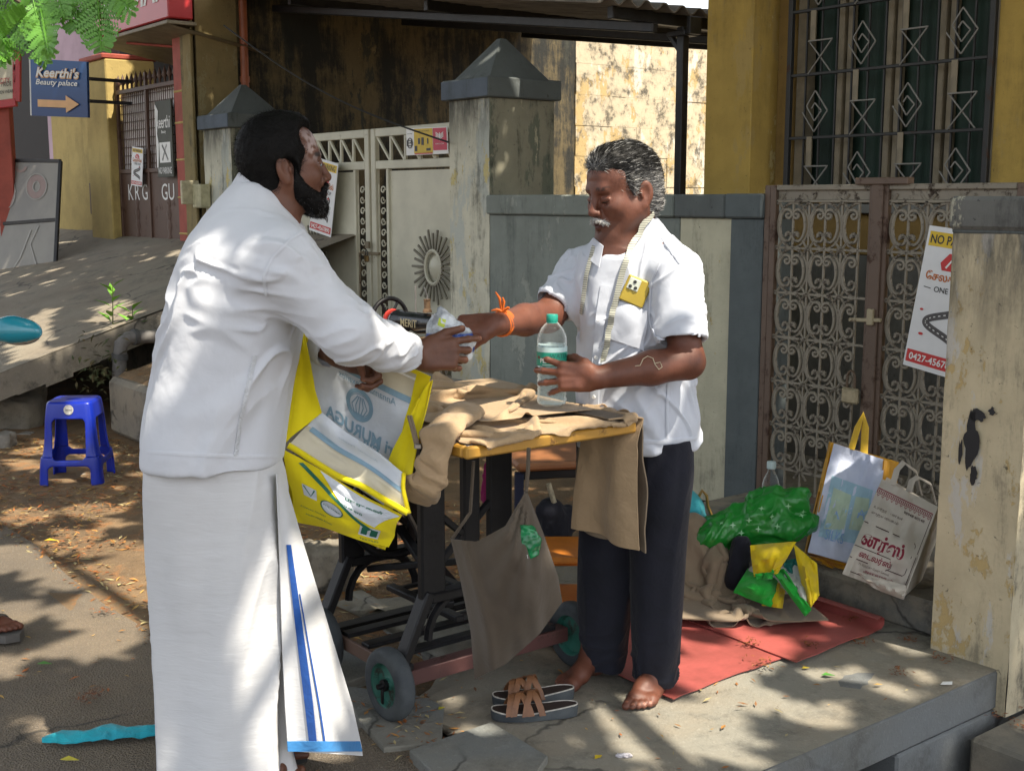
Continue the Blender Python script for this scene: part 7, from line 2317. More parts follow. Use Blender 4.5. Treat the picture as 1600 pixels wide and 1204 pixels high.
# ------------------------------------------------------------------ water bottle in the tailor's hand
BY = 3.405
bo = px(862, 632, Y=BY)
wb = thing('water_bottle', 'clear water bottle with green cap and green label in the tailor\'s hand', 'bottle', (bo.x, bo.y, bo.z))
Hh = (px(862, 492, Y=BY).z - bo.z)
sc_ = Hh / .262
prof = [(.0, .004), (.030, .0), (.038, .006), (.0395, .014)]
z = .02
while z < .115:
 prof += [(.0395, z), (.0372, z + .006)]; z += .013
prof += [(.0395, .12), (.0395, .172), (.0388, .178), (.0392, .19), (.037, .205), (.029, .224), (.018, .238), (.0145, .242), (.0145, .250)]
prof = [(r * 1.1 * sc_, z * sc_) for r, z in prof]
m = MB(); m.lathe(prof, 32, cap=False)
link('bottle', m.mesh('bottle', MAT['clear'], 1.0), wb)
m = MB(); m.lathe([(0, .006 * sc_)] + [(max(0, r - .0012), z) for r, z in prof if z < .176 * sc_ and z > .004 * sc_] + [(.042 * sc_, .178 * sc_), (0, .178 * sc_)], 32, cap=False)
wt_ = NT('water'); wt_.set(Roughness=.02, IOR=1.04).col((.62, .80, .82)); see_through(wt_, .16, .6)
link('water', m.mesh('water', wt_.m, 1.0), wb)
m = MB(); m.lathe([(0, .264), (.0155, .264), (.017, .261), (.017, .244), (.0162, .242), (.0162, .239), (.0, .239)], 24, cap=False); m.v = [p * sc_ for p in m.v]
m.build('cap', simple('green_cap', (.01, .30, .22), .35, .1, 40, .3, 300), wb, .7)
LG = simple('green_label', (.015, .27, .19), .35, .15, 30, 0); LW = simple('pale_label_band', (.45, .60, .62), .35, .1, 30, 0)
rL = .0446 * sc_
m = MB(); m.lathe([(rL, .118 * sc_), (rL, .158 * sc_)], 40, cap=False); m.build('label', LG, wb, 1.0)
m = MB(); m.lathe([(rL * .999, .158 * sc_), (rL * .999, .172 * sc_)], 40, cap=False); m.build('label_band', LW, wb, 1.0)
def cyl(u, v, off=.0): a = -math.pi / 2 + u / rL; return ((rL + .0006 + off * .3) * math.cos(a), (rL + .0006 + off * .3) * math.sin(a), v)
art(wb, 'label_lettering', MAT['white_print'], [move2(text_polys('PLIO', height=.013 * sc_, bold=.02), -.02 * sc_, .134 * sc_), rect2(-.030 * sc_, .1215 * sc_, .036 * sc_, .123 * sc_, 8, 1)], cyl)
art(wb, 'label_mark', simple('label_dark_green', (.005, .12, .09), .4, .1, 30, 0), [move2(text_polys('WATER', height=.012 * sc_), .022 * sc_, .148 * sc_)], cyl)
# crumpled packet passing between the two hands
pk = thing('packet', 'crumpled clear plastic packet with blue print held between the two hands', 'packet', px(702, 530, Y=3.17))
o = np.array(pk.location)
V_ = Vol()
V_.ell(o, (.060, .026, .050), k=.0); V_.ell(o + [-.025, 0, .03], (.030, .018, .034), k=.02); V_.ell(o + [.03, 0, -.02], (.034, .02, .040), k=.02); V_.cap(o + [-.01, 0, .05], o + [-.022, 0, .075], .016, .007, k=.02)
P, F = V_.skin(o - .11, o + .11, .003); N = vnormals(P, F)
r_ = 1 - np.abs(fbm(P * 38, 2)); P = P + N * (.011 * (r_ - .5))[:, None]
t = NT('packet_film'); t.set(Roughness=.18)
zc = t.sep()[2]
k1 = t.math('MULTIPLY', t.ramp(zc, -.004, .0), t.ramp(zc, .020, .014)); k2 = t.math('MULTIPLY', t.ramp(zc, -.036, -.030), t.ramp(zc, -.016, -.022))
bl = t.math('MAXIMUM', k1, t.math('MULTIPLY', k2, t.ramp(t.noise(30, 2), .45, .5)))
t.col(t.mix(bl, t.mix(t.ramp(t.noise(26, 4, .6), .4, .62), (.62, .66, .70), (.30, .32, .35)), (.025, .06, .26)))
t.bump(t.noise(50, 4, .6, dist=1.5), .5, .006)
link('film', np_mesh('film', P - o, F, t.m), pk)
pv = bvh_of(P, F)
drape_patch(pv, [(684, 508), (694, 512), (697, 500), (687, 497)], 3, 3, .002, Vector(o), .001, 'tag', simple('lime_tag', (.50, .60, .05), .5, .1, 20, 0), pk)
q0 = hit(pv, 683, 534)[0]
if q0:
 art(pk, 'print', MAT['white_print'], [move2(text_polys('QUALITY', width=.035, bold=.02), 0, 0)], lambda u, v, off=0: tuple(q0 - Vector(o) + Vector((u, -.006, v))))
# ------------------------------------------------------------------ big yellow non-woven bag
YEL = cloth_mat('yellow_nonwoven', (.72, .60, .008), (.66, .53, .006), crumple=.3, crease=14)
WHT = cloth_mat('white_lining', (.56, .60, .66), (.50, .54, .60), crumple=.35, crease=14)
BEI = cloth_mat('beige_lining', (.55, .51, .40), (.50, .46, .36), crumple=.3, crease=14)
BLU = simple('pale_blue_print', (.20, .32, .42), .7, .15, 12, 0); GRN = simple('dark_green_print', (.01, .13, .085), .6, .15, 12, 0)
bag = thing('shopping_bag', 'big yellow shopping bag with pale lining hanging from the bearded man\'s hand', 'bag', px(560, 680, Y=3.12))
bo = Vector(bag.location)
def coons(c, Y, amp=.02, seed=0):
 """curved cloth panel from px corners bl, br, tr, tl and their distances"""
 def fn(u, v, off=0.0):
  x = (c[0][0] * (1 - u) + c[1][0] * u) * (1 - v) + (c[3][0] * (1 - u) + c[2][0] * u) * v
  y = (c[0][1] * (1 - u) + c[1][1] * u) * (1 - v) + (c[3][1] * (1 - u) + c[2][1] * u) * v
  yy = (Y[0] * (1 - u) + Y[1] * u) * (1 - v) + (Y[3] * (1 - u) + Y[2] * u) * v
  yy += amp * math.sin(math.pi * u) * math.sin(math.pi * v) * .6 + amp * .45 * n1(u * 2.2, v * 2.2, seed) + .012 * (.5 - abs(n1(u * 3.1 + v, v * 2.3 - u, seed + 5))) - off
  x += 3 * n1(v * 3, u, seed); y += 3 * n1(u * 3, v, seed + 2)
  return px(x, y, Y=yy) - bo
 return fn
fA = coons(((478, 700), (612, 800), (672, 590), (471, 499)), (3.20, 3.22, 3.20, 3.14), .05, 3)
def panel(name, mat, fn, u0, u1, v0, v1, nu=16, nv=16, off=0.0, th=.003):
 m = MB(); m.grid(lambda a, c: fn(u0 + (u1 - u0) * a, v0 + (v1 - v0) * c, off), nu, nv); return link(name, solidify(m.mesh(name, mat, 3.2), th), bag)
panel('back_panel', WHT, fA, .05, .90, .0, .80, 40, 40)
panel('lining_band', BEI, fA, .05, .90, .80, .975, 24, 8)
panel('white_hem', MAT['white_print'], fA, .05, .90, .93, .945, 20, 1, .004, .001)
panel('top_hem', YEL, fA, .0, 1.0, .975, 1.0, 24, 2, .002, .006)
panel('side_trim', YEL, fA, .0, .05, .0, .975, 2, 20, .001); panel('side_trim', YEL, fA, .90, 1.0, .0, .975, 3, 20, .001)
art(bag, 'blue_stripe', BLU, [rect2(.05, .755, .90, .80, 24, 1), rect2(.05, .18, .90, .23, 24, 1)], fA, .004)
art(bag, 'yellow_stripe', YEL, [rect2(.4, .13, .90, .165, 14, 1)], fA, .004)
leafp = [line2([(.5 + .05 * math.sin(a) * k, .55 - .09 + .02 * abs(k)), (.5 + .045 * k, .60 + .03 * (1 - abs(k)))], .012) for k in (-1, -.5, 0, .5, 1) for a in (1.2,)]
art(bag, 'emblem', BLU, [ring2(.50, .57, .125, .115, .030), ring2(.50, .57, .095, .08, .006, 30), quad2((.45, .48), (.55, .48), (.55, .51), (.45, .51), 3, 2)] + [line2([(.5 + .02 * k, .50), (.5 + .035 * k, .56), (.5 + .012 * k, .63)], .009) for k in (-2, -1, 0, 1, 2)], fA, .0045)
art(bag, 'lettering', BLU, [move2(text_polys('Sri MURUGA', width=.72, bold=.03), .55, .385, 0, 1, True), move2(text_polys('Silks', width=.25, bold=.02), .60, .30, 0, 1, True), move2(text_polys('Annamar Textiles', width=.5, shear=.3), .55, .72, 0, 1, True)], fA, .0045)
# left gusset, right gusset
fB = coons(((441, 700), (500, 645), (478, 520), (466, 500)), (3.07, 3.09, 3.14, 3.13), .02, 5)
panel('gusset', YEL, fB, 0, 1, 0, 1, 8, 14)
fB2 = coons(((598, 740), (640, 742), (674, 592), (660, 610)), (3.12, 3.08, 3.19, 3.19), .02, 7)
panel('gusset', YEL, fB2, 0, 1, 0, 1, 8, 14)
# front panel folded down, lining side up
fC = coons(((449, 697), (634, 801), (628, 738), (500, 640)), (3.05, 3.03, 3.08, 3.12), .035, 9)
panel('folded_lining', BEI, fC, 0, 1, 0, .58, 32, 16, .0); panel('folded_lining', WHT, fC, 0, 1, .58, 1, 32, 14, .0)
art(bag, 'blue_stripe', BLU, [rect2(.04, .50, 1, .62, 20, 2)], fC, .004)
art(bag, 'lettering', simple('faint_blue_print', (.36, .44, .52), .7, .1, 12, 0), [move2(text_polys('Annamar Textiles', width=.45, shear=.3), .5, .80, 0, 1, True)], fC, .004)
m = MB(); m.tube([fC(k / 20, -.01, .006) for k in range(21)], .0085, 8); m.tube([fC(1.01, k / 8, .003) for k in range(9)], .006, 8); m.build('rolled_rim', YEL, bag, 1.0)
# printed outside of the front
fD = coons(((462, 812), (606, 856), (628, 806), (443, 700)), (3.09, 3.10, 3.045, 3.055), -.035, 11)
panel('front_panel', YEL, fD, 0, 1, 0, 1, 40, 30)
art(bag, 'white_field', WHT, [quad2((.56, .50), (.80, .38), (.99, .93), (.30, .98), 12, 12)] , fD, .004)
art(bag, 'green_band', GRN, [line2([tuple(np.array([(np.interp(q, [0, .35, .75, 1], [.14, .36, .60, .76])), np.interp(q, [0, .35, .75, 1], [.93, .72, .42, .28])])) for q in np.linspace(0, 1, 24)], .06)], fD, .0045)
art(bag, 'green_lettering', GRN, [move2(text_polys('முருகன்', width=.34, bold=.03), .70, .78, .18), move2(text_polys('சில்க்ஸ்', width=.26, bold=.02), .56, .60, -.12)], fD, .006)
art(bag, 'white_badge', WHT, [ring2(.38, .36, .11, .13, .055, 30), ring2(.38, .36, .056, .076, .056, 30), quad2((.12, .44), (.24, .40), (.27, .60), (.14, .62), 4, 4), rect2(.66, .12, .86, .34, 5, 5)], fD, .004)
art(bag, 'badge_lines', GRN, [ring2(.38, .36, .11, .13, .012), move2(text_polys('POLYMER', width=.17), .38, .36, -.3), line2([(.15, .6), (.19, .45), (.25, .58)], .014), rect2(.68, .15, .74, .30), rect2(.77, .15, .84, .30)], fD, .0055)
art(bag, 'small_print', GRN, [move2(text_polys('KANNAN TOWERS', width=.26), .20, .22, -.3), move2(text_polys('SALEM MAIN ROAD', width=.28), .26, .12, -.25), move2(text_polys('TEXTILES', width=.2), .78, .05)], fD, .005)
fE = coons(((452, 800), (600, 856), (612, 840), (446, 720)), (3.20, 3.20, 3.2, 3.2), .02, 13)
panel('back_outer', YEL, fE, 0, 1, 0, 1, 12, 8)
m = MB()
m.tube([fA(.12, .99), px(520, 545, Y=3.13) - bo, px(548, 556, Y=3.11) - bo, px(590, 560, Y=3.14) - bo, fA(.72, .99)], .006, 6, flat=2.5)
m.build('handle', simple('lime_handle', (.42, .62, .03), .6, .1, 20, 0), bag, 1.0)
# ------------------------------------------------------------------ brown cloth bag hanging at the table corner
bb = thing('cloth_bag', 'dark brown cloth bag hanging from the table with a green packet showing', 'bag', px(800, 900, Y=2.97))
bo2 = Vector(bb.location)
def poly_at(P, t):
 P = [np.array(p, float) for p in P]; L = [0]
 for a, c in zip(P[:-1], P[1:]): L.append(L[-1] + np.linalg.norm(c - a))
 t = t * L[-1]; return np.array([np.interp(t, L, [p[0] for p in P]), np.interp(t, L, [p[1] for p in P])])
bT = [(705, 842), (745, 846), (790, 822), (822, 766)]; bB = [(742, 1060), (790, 1036), (842, 990), (878, 940)]
bL = [(705, 842), (719, 900), (736, 985), (742, 1060)]; bR = [(822, 766), (848, 832), (871, 900), (878, 940)]
def bagf(depth, seed):
 def fn(u, v):
  v = 1 - v
  a = poly_at(bT, u) * (1 - v) + poly_at(bB, u) * v + poly_at(bL, v) * (1 - u) + poly_at(bR, v) * u
  a = a - (np.array(bT[0], float) * (1 - u) * (1 - v) + np.array(bT[-1], float) * u * (1 - v) + np.array(bB[0], float) * (1 - u) * v + np.array(bB[-1], float) * u * v)
  wob = n1(u * 5 + seed, v * 1.3, seed, 2) * .022 * math.sin(math.pi * u) + .014 * (.5 - abs(n1(u * 4 - v * 2.2, v * 1.5 + u, seed + 3))) * math.sin(math.pi * u)
  fold_ = .022 * math.exp(-((u - .12 - .05 * v) / .05) ** 2)
  ag = math.atan2(v + .02, 1.04 - u); diag = (.008 * math.sin(9 * (u * .8 - v * .5) + seed) * (1 - v * .6) + .016 * math.sin(19 * ag + seed) * math.exp(-1.6 * math.hypot(v, 1 - u))) * math.sin(math.pi * u)
  Y = 3.00 + depth * math.sin(math.pi * u) ** .7 * (math.sin(math.pi * min(1, .18 + .75 * v)) ** .8) + (wob - fold_ + diag) * (1 if depth < 0 else .3)
  return px(a[0], a[1], Y=Y)
 return fn
sheet_obj('front_panel', MAT['brown_bag'], bagf(-.15, 1), 44, 44, .003, bb, bo2)
sheet_obj('back_panel', MAT['brown_bag'], bagf(.07, 4), 24, 24, .003, bb, bo2)
m = MB(); m.tube([px(822, 768, Y=2.99) - bo2, px(825, 735, Y=3.01) - bo2, px(826, 700, Y=3.04) - bo2], .006, 6); m.build('strap', MAT['brown_bag'], bb, 1.0)
m = MB(); m.tube([px(706, 842, Y=3.0) - bo2, px(735, 800, Y=3.1) - bo2, px(740, 720, Y=3.1) - bo2], .005, 6)
m.build('strap', MAT['brown_bag'], bb, 1.0)
gk = thing('green_packet', 'green plastic packet with white print showing in the mouth of the brown bag', 'packet', px(822, 846, Y=2.90))
o = np.array(gk.location); V_ = Vol(); V_.ell(o, (.036, .018, .042)); V_.ell(o + [-.015, 0, -.02], (.04, .014, .02), k=.02)
P, F = V_.skin(o - .07, o + .07, .0032); N = vnormals(P, F); P = P + N * (.010 * (1 - np.abs(fbm(P * 45, 2)) - .6))[:, None]
GP = NT('green_film'); GP.col(GP.mix(GP.ramp(GP.noise(20, 4), .4, .6), (.015, .22, .075), (.008, .12, .045))).rough(.25)
link('film', np_mesh('film', P - o, F, GP.m), gk)
art(gk, 'print', MAT['white_print'], [move2(text_polys('AVIN', width=.032, bold=.02), -.012, -.030, .15)], lambda u, v, off=0: (u, -.034, v))
# ------------------------------------------------------------------ things on and around the platform
def blob(name, mat, parent, prims, lo, hi, h, folds=(), noise=(0, 1), org=None):
 V_ = Vol()
 for p in prims: p(V_)
 P, F = V_.skin(lo, hi, h); P = relax(P, F, 1, .5); N = vnormals(P, F)
 for f in folds: P = fold(P, N, *f)
 if noise[0]: P = P + N * (noise[0] * (1 - np.abs(fbm(P * noise[1], 2)) - .6))[:, None]
 return link(name, np_mesh(name, P - np.array(org), F, mat), parent)
# red rexine mats
MATRED = NT('red_rexine'); MATRED.col(MATRED.mix(MATRED.ramp(MATRED.noise(4, 6, .7), .4, .65), (.36, .085, .075), (.26, .065, .055))).rough(.45); MATRED.bump(MATRED.noise(20, 5), .3, .006)
def mat_piece(s0, s1, t0, t1, z, curl, label):
 m = thing('mat', label, 'mat', W((s0 + s1) / 2, (t0 + t1) / 2, 0), 0, 'red mats on the platform')
 o = Vector(m.location)
 def fn(u, v):
  s = s0 + (s1 - s0) * u + .015 * n1(v * 4, 3, s0); t = t0 + (t1 - t0) * v
  zz = z + .003 * n1(s * 6, t * 6, 5) + .003 * (1 + math.sin(8 * s))
  if curl and v > .86:
   a = (v - .86) / .14 * 4.0; zz += .022 * (1 - math.cos(a)); t = t0 + (t1 - t0) * .86 + .022 * math.sin(a)
  return W(s, t, zz) - o
 b = MB(); b.grid(fn, 16, 30); link('sheet', solidify(b.mesh('sheet', MATRED.m, 3.2), .003), m)
 return m
mat_piece(.66, 1.43, -1.90, -1.36, .010, False, 'sunlit red mat behind the bare feet of the grey haired man')
mat_piece(.72, 1.475, -1.385, -.83, .016, True, 'red mat with a curled end against the gate step')
# heap of khaki and dark clothes
hp = thing('clothes_heap', 'heap of dull khaki clothes on the red mats behind the grey haired man', 'clothes', pz(1120, 950, .02))
o = np.array(hp.location)
def zc(x, y, Y, r, x2=None, y2=None, Y2=None, r2=None, k=.03):
 a = np.array(px(x, y, Y=Y)); c = a if x2 is None else np.array(px(x2, y2, Y=Y2 or Y))
 return lambda V_: V_.cap(a, c, r, r2 or r, k=k)
def hump(Q):
 dx, dy = Q[..., 0] - o[0], Q[..., 1] - o[1]
 return .022 + .30 * np.exp(-((dx + .06) / .12) ** 2 - ((dy - .22) / .15) ** 2) + .10 * np.exp(-((dx - .08) / .1) ** 2 - ((dy - .08) / .1) ** 2)
def rump_w(x0, x1, y0, y1, m, w, L, Wd, zb, amp, wl, seed, rot, **k):
 u, v = np.meshgrid(np.linspace(0, 1, w), np.linspace(0, 1, m))
 a = (x0 + (x1 - x0) * u); c = (y0 + (y1 - y0) * v); cx, cy = (x0 + x1) / 2, (y0 + y1) / 2
 X = cx + (a - cx) * math.cos(rot) - (c - cy) * math.sin(rot); Y = cy + (a - cx) * math.sin(rot) + (c - cy) * math.cos(rot)
 q = np.stack([X.ravel() / wl, Y.ravel() / wl, np.full(X.size, seed * 3.3)], 1)
 P = np.stack([X + .4 * wl * fbm(q + 11, 1).reshape(m, w), Y + .4 * wl * fbm(q + 23, 1).reshape(m, w), zb + amp * (fbm(q, 2).reshape(m, w) + 1)], -1)
 return settle(P, L / (w - 1), Wd / (m - 1), k.pop('col'), **k)
P = rump_w(o[0] - .30, o[0] + .24, o[1] - .10, o[1] + .38, 54, 58, 1.1, 1.02, .36, .10, .16, 5, -.15, n=150, col=floor_collide(hump))
grid_obj('trouser_cloth', P, MAT['khaki_dark'], hp, o, .004)
P = rump_w(o[0] - .10, o[0] + .26, o[1] - .14, o[1] + .10, 30, 44, .66, .40, .12, .06, .13, 9, -.10, n=110, col=floor_collide(lambda Q: .05 + .6 * (hump(Q) - .022)))
grid_obj('trouser_leg', P, MAT['khaki_dark'], hp, o, .004)
bn = thing('dark_cloth', 'navy cloth tucked between khaki heap and yellow green bag', 'cloth', px(1158, 885, Y=4.3)); o = np.array(bn.location)
blob('cloth', MAT['trouser'], bn, [zc(1160, 850, 4.34, .035, 1150, 905, 4.3, .045)], o - .2, o + .2, .007, [((.2, .2, 1), .04, .006, 75)], (.004, 40), o)
# green plastic bag
gb = thing('plastic_bag', 'crumpled bright green plastic bag lying against the gate step', 'plastic bag', px(1190, 820, Y=4.45)); o = np.array(gb.location)
t = NT('green_polythene'); t.col(t.mix(t.ramp(t.noise(5, 4), .3, .7), (.014, .235, .028), (.01, .17, .02))).rough(.28); t.bump(t.noise(16, 4, .6, dist=1.5), .35, .01)
g_ob = blob('film', t.m, gb, [zc(1120, 835, 4.45, .07, 1200, 815, 4.45, .09), zc(1200, 800, 4.47, .06, 1245, 785, 4.45, .045), zc(1230, 825, 4.4, .06, 1265, 818, 4.4, .03), zc(1105, 845, 4.42, .05), zc(1245, 785, 4.45, .04, 1252, 768, 4.45, .015), zc(1180, 785, 4.5, .03, 1215, 772, 4.47, .015)],
  o + [-.4, -.25, -.2], o + [.4, .3, .2], .006, [((.9, 0, .25), .06, .014, 81, 1.5, .7), ((.5, .2, .8), .045, .007, 83, 1.4, .6)], (.004, 35), o)
me = g_ob.data; co = np.empty(len(me.vertices) * 3); me.vertices.foreach_get('co', co); co = co.reshape(-1, 3) + o
gv = BVHTree.FromPolygons([tuple(p) for p in co], [tuple(p.vertices) for p in me.polygons])
st = MB()
for x, y in ((1128, 818), (1145, 820), (1170, 812), (1185, 826), (1205, 806), (1158, 832), (1252, 806), (1232, 790), (1215, 822), (1255, 798), (1190, 795)):
 p, nn = hit(gv, x, y)
 if p:
  if nn.dot(CAMV - p) < 0: nn = -nn
  Mq = nn.to_track_quat('Z', 'Y').to_matrix().to_4x4(); Mq.translation = p - Vector(o) + nn * .004
  pts = [((.013 if i % 2 == 0 else .004) * math.cos(i * math.pi / 4), (.013 if i % 2 == 0 else .004) * math.sin(i * math.pi / 4), 0) for i in range(8)]
  st.add(pts, [tuple(range(8))], Mq)
st.build('star_print', simple('pale_green_print', (.30, .58, .32), .4, .1, 20, 0), gb)
# yellow and green printed bag in front of it
yb = thing('printed_bag', 'yellow, green and white printed bag crumpled on the red mat', 'bag', px(1215, 900, Y=4.2)); yo = Vector(yb.location)
YG = cloth_mat('yellow_print_cloth', (.62, .47, .01), (.55, .40, .01), crumple=.4, crease=20); GG = cloth_mat('green_print_cloth', (.015, .36, .035), (.012, .28, .03), crumple=.4, crease=20); WG = cloth_mat('grey_white_cloth', (.44, .47, .45), (.36, .4, .38), crumple=.4, crease=20)
def pf(c, Y, amp, seed):
 def fn(u, v, off=0):
  x = (c[0][0] * (1 - u) + c[1][0] * u) * (1 - v) + (c[3][0] * (1 - u) + c[2][0] * u) * v
  y = (c[0][1] * (1 - u) + c[1][1] * u) * (1 - v) + (c[3][1] * (1 - u) + c[2][1] * u) * v
  yy = (Y[0] * (1 - u) + Y[1] * u) * (1 - v) + (Y[3] * (1 - u) + Y[2] * u) * v - amp * math.sin(math.pi * u) * math.sin(math.pi * v) + .028 * n1(u * 2.6, v * 2.6, seed) + .02 * abs(n1(u * 5, v * 5, seed + 4))
  return px(x, y, Y=yy - off)
 return fn
sheet_obj('green_side', GG, pf(((1146, 925), (1205, 948), (1222, 905), (1168, 888)), (4.12, 4.08, 4.2, 4.25), .05, 1), 16, 14, .004, yb, yo)
sheet_obj('yellow_side', YG, pf(((1190, 945), (1222, 950), (1228, 912), (1210, 905)), (4.1, 4.1, 4.2, 4.2), .01, 2), 8, 10, .004, yb, yo)
sheet_obj('yellow_flap', YG, pf(((1178, 900), (1215, 895), (1244, 846), (1172, 852)), (4.12, 4.1, 4.2, 4.2), .05, 3), 18, 14, .004, yb, yo)
sheet_obj('green_trim', GG, pf(((1182, 904), (1206, 904), (1210, 893), (1180, 896)), (4.09, 4.09, 4.1, 4.1), .0, 6), 8, 3, .005, yb, yo)
sheet_obj('white_panel', WG, pf(((1222, 900), (1262, 958), (1258, 905), (1232, 890)), (4.13, 4.03, 4.15, 4.2), .02, 4), 14, 12, .004, yb, yo)
sheet_obj('green_edge', GG, pf(((1206, 890), (1258, 962), (1268, 952), (1224, 888)), (4.13, 4.02, 4.02, 4.14), .0, 5), 14, 4, .005, yb, yo)
sheet_obj('yellow_strap', YG, pf(((1262, 955), (1280, 930), (1276, 880), (1240, 850)), (4.02, 4.06, 4.16, 4.22), .03, 7), 14, 14, .004, yb, yo)
sheet_obj('teal_lining', simple('teal_lining', (.01, .16, .14), .7, .2, 9, .2, 40), pf(((1226, 896), (1250, 905), (1246, 872), (1224, 876)), (4.2, 4.2, 4.22, 4.22), .0, 8), 8, 8, .004, yb, yo)
blob('stuffing', WG, yb, [zc(1190, 905, 4.25, .06, 1240, 900, 4.25, .06), zc(1262, 905, 4.16, .028)], np.array(yo) - .25, np.array(yo) + .25, .008, (), (.004, 30), np.array(yo))
# cyan bag and ochre handle behind the trousers
cb = thing('cyan_bag', 'cyan cloth bag with an ochre handle half hidden behind the navy trousers', 'bag', px(1085, 810, Y=4.6)); o = np.array(cb.location)
blob('cloth', cloth_mat('cyan_cloth', (.05, .36, .42), (.04, .28, .35), crumple=.4), cb, [zc(1075, 800, 4.6, .07, 1085, 830, 4.6, .06), zc(1070, 775, 4.62, .03)], o - .25, o + .25, .008, [((.3, 0, 1), .05, .008, 91)], (.004, 30), o)
b = MB(); b.tube([px(x, y, Y=4.62) - Vector(o) for x, y in ((1094, 795), (1092, 775), (1097, 766), (1104, 774), (1106, 790), (1112, 805))], .012, 8, flat=.5); b.build('handle', simple('ochre_handle', (.38, .22, .05), .7, .2, 20, .2), cb, 1.0)
# blue-white bag with orange sides, leaning on the gate
ob = thing('shopping_bag', 'pale blue white shopping bag with orange edges leaning on the scrolled gate', 'bag', px(1320, 800, Y=4.55)); oo = Vector(ob.location)
ORG = cloth_mat('orange_nonwoven', (.52, .26, .012), (.46, .22, .01), crumple=.3)
t = NT('pale_blue_printed_bag');
t.col(t.mix(t.ramp(t.noise(5, 5), .35, .65), (.50, .54, .66), (.42, .47, .62))).rough(.6); t.bump(t.noise(9, 4), .5, .02)
def fO(u, v, off=0):
 f = pf(((1262, 862), (1362, 890), (1382, 718), (1303, 692)), (4.42, 4.36, 4.52, 4.62), -.03, 21)
 return f(u, v, off) - oo
b = MB(); b.grid(lambda u, v: fO(u, v), 24, 24); link('front_panel', solidify(b.mesh('front_panel', t.m, 3.2), .004), ob)
PB = simple('washed_print_blue', (.30, .46, .56), .7, .15, 6, 0); PG = simple('washed_print_green', (.42, .52, .40), .7, .2, 4, 0)
art(ob, 'print_field', PB, [quad2((.10, .16), (.90, .20), (.92, .70), (.10, .72), 14, 14)], fO, .003)
art(ob, 'print_shape', PG, [quad2((.16, .24), (.48, .28), (.5, .60), (.18, .62), 6, 6), quad2((.55, .3), (.84, .32), (.82, .62), (.58, .60), 6, 6)], fO, .0045)
art(ob, 'print_lines', simple('washed_print_dark', (.22, .36, .60), .7, .1, 6, 0), [move2(text_polys('SILKS', width=.3), .35, .2), line2([(.66, .42), (.72, .5), (.78, .42)], .02), line2([(.66, .46), (.78, .46)], .015), line2([(.3, .42), (.36, .36)], .02)], fO, .006)
for nm, c, Y in (('side_panel', ((1255, 872), (1264, 862), (1306, 692), (1296, 690)), (4.52, 4.43, 4.62, 4.70)), ('side_panel', ((1362, 890), (1392, 840), (1404, 722), (1381, 718)), (4.36, 4.55, 4.66, 4.52)), ('base_panel', ((1268, 874), (1330, 900), (1362, 890), (1262, 862)), (4.48, 4.40, 4.36, 4.43))):
 f = pf(c, Y, .0, 31)
 sheet_obj(nm, ORG, f, 8, 14, .004, ob, oo)
sheet_obj('back_panel', ORG, pf(((1262, 862), (1392, 870), (1404, 722), (1296, 690)), (4.62, 4.62, 4.72, 4.74), .0, 33), 10, 10, .004, ob, oo)
b = MB()
b.tube([px(x, y, Y=Y) - oo for x, y, Y in ((1330, 702, 4.60), (1340, 668, 4.63), (1349, 648, 4.64), (1352, 668, 4.62), (1350, 710, 4.58))], .014, 8, flat=.25); b.build('handle', simple('yellow_handle', (.58, .36, .015), .6, .1, 20, 0), ob, 1.0)
# natural cotton bag with Tamil print
tbg = thing('cotton_bag', 'off white cotton tailor bag with maroon Tamil lettering on the step', 'bag', px(1395, 850, Y=4.2)); to = Vector(tbg.location)
COT = cloth_mat('natural_cotton', (.50, .46, .40), (.44, .40, .345), crumple=.35, crease=14); MAR = simple('maroon_print', (.22, .012, .035), .7, .15, 20, 0); MBK = simple('dark_bag_print', (.06, .03, .03), .7, .15, 20, 0)
fT0 = pf(((1316, 896), (1412, 932), (1466, 792), (1378, 748)), (4.18, 4.02, 4.22, 4.40), .04, 41)
def fT(u, v, off=0): return fT0(u, v, off) - to
b = MB(); b.grid(lambda u, v: fT(u, v), 30, 30); link('front_panel', solidify(b.mesh('front_panel', COT, 3.2), .004), tbg)
sheet_obj('side_panel', COT, pf(((1412, 932), (1440, 905), (1478, 800), (1466, 792)), (4.02, 4.25, 4.45, 4.22), .01, 43), 12, 16, .004, tbg, to)
sheet_obj('back_panel', COT, pf(((1330, 890), (1440, 905), (1478, 800), (1385, 745)), (4.36, 4.26, 4.46, 4.52), .0, 45), 10, 10, .004, tbg, to)
sheet_obj('bottom_fold', COT, pf(((1365, 918), (1412, 936), (1416, 915), (1340, 893)), (4.02, 3.98, 4.0, 4.1), .02, 47), 12, 8, .004, tbg, to)
for (a, c, d) in (((1395, 757), (1412, 722), (1440, 772)), ((1420, 768), (1434, 745), (1462, 786))):
 b = MB(); b.tube([px(x, y, Y=4.36 + .02 * k) - to for k, (x, y) in enumerate((a, ((a[0] + c[0]) / 2 - 2, (a[1] + c[1]) / 2 - 6), c, ((d[0] + c[0]) / 2 + 6, (d[1] + c[1]) / 2 - 10), d))], .012, 8, flat=.25); b.build('handle', COT, tbg, 1.0)
art(tbg, 'maroon_lettering', MAR, [move2(text_polys('னர்ஸ்', width=.70, height=.20, bold=.035), .42, .40), move2(text_polys('ைடலர்ஸ்', width=.52, height=.085, bold=.02), .38, .245), move2(text_polys('அளவுகள்', width=.48, height=.035, bold=.01), .52, .105)], fT, .004)
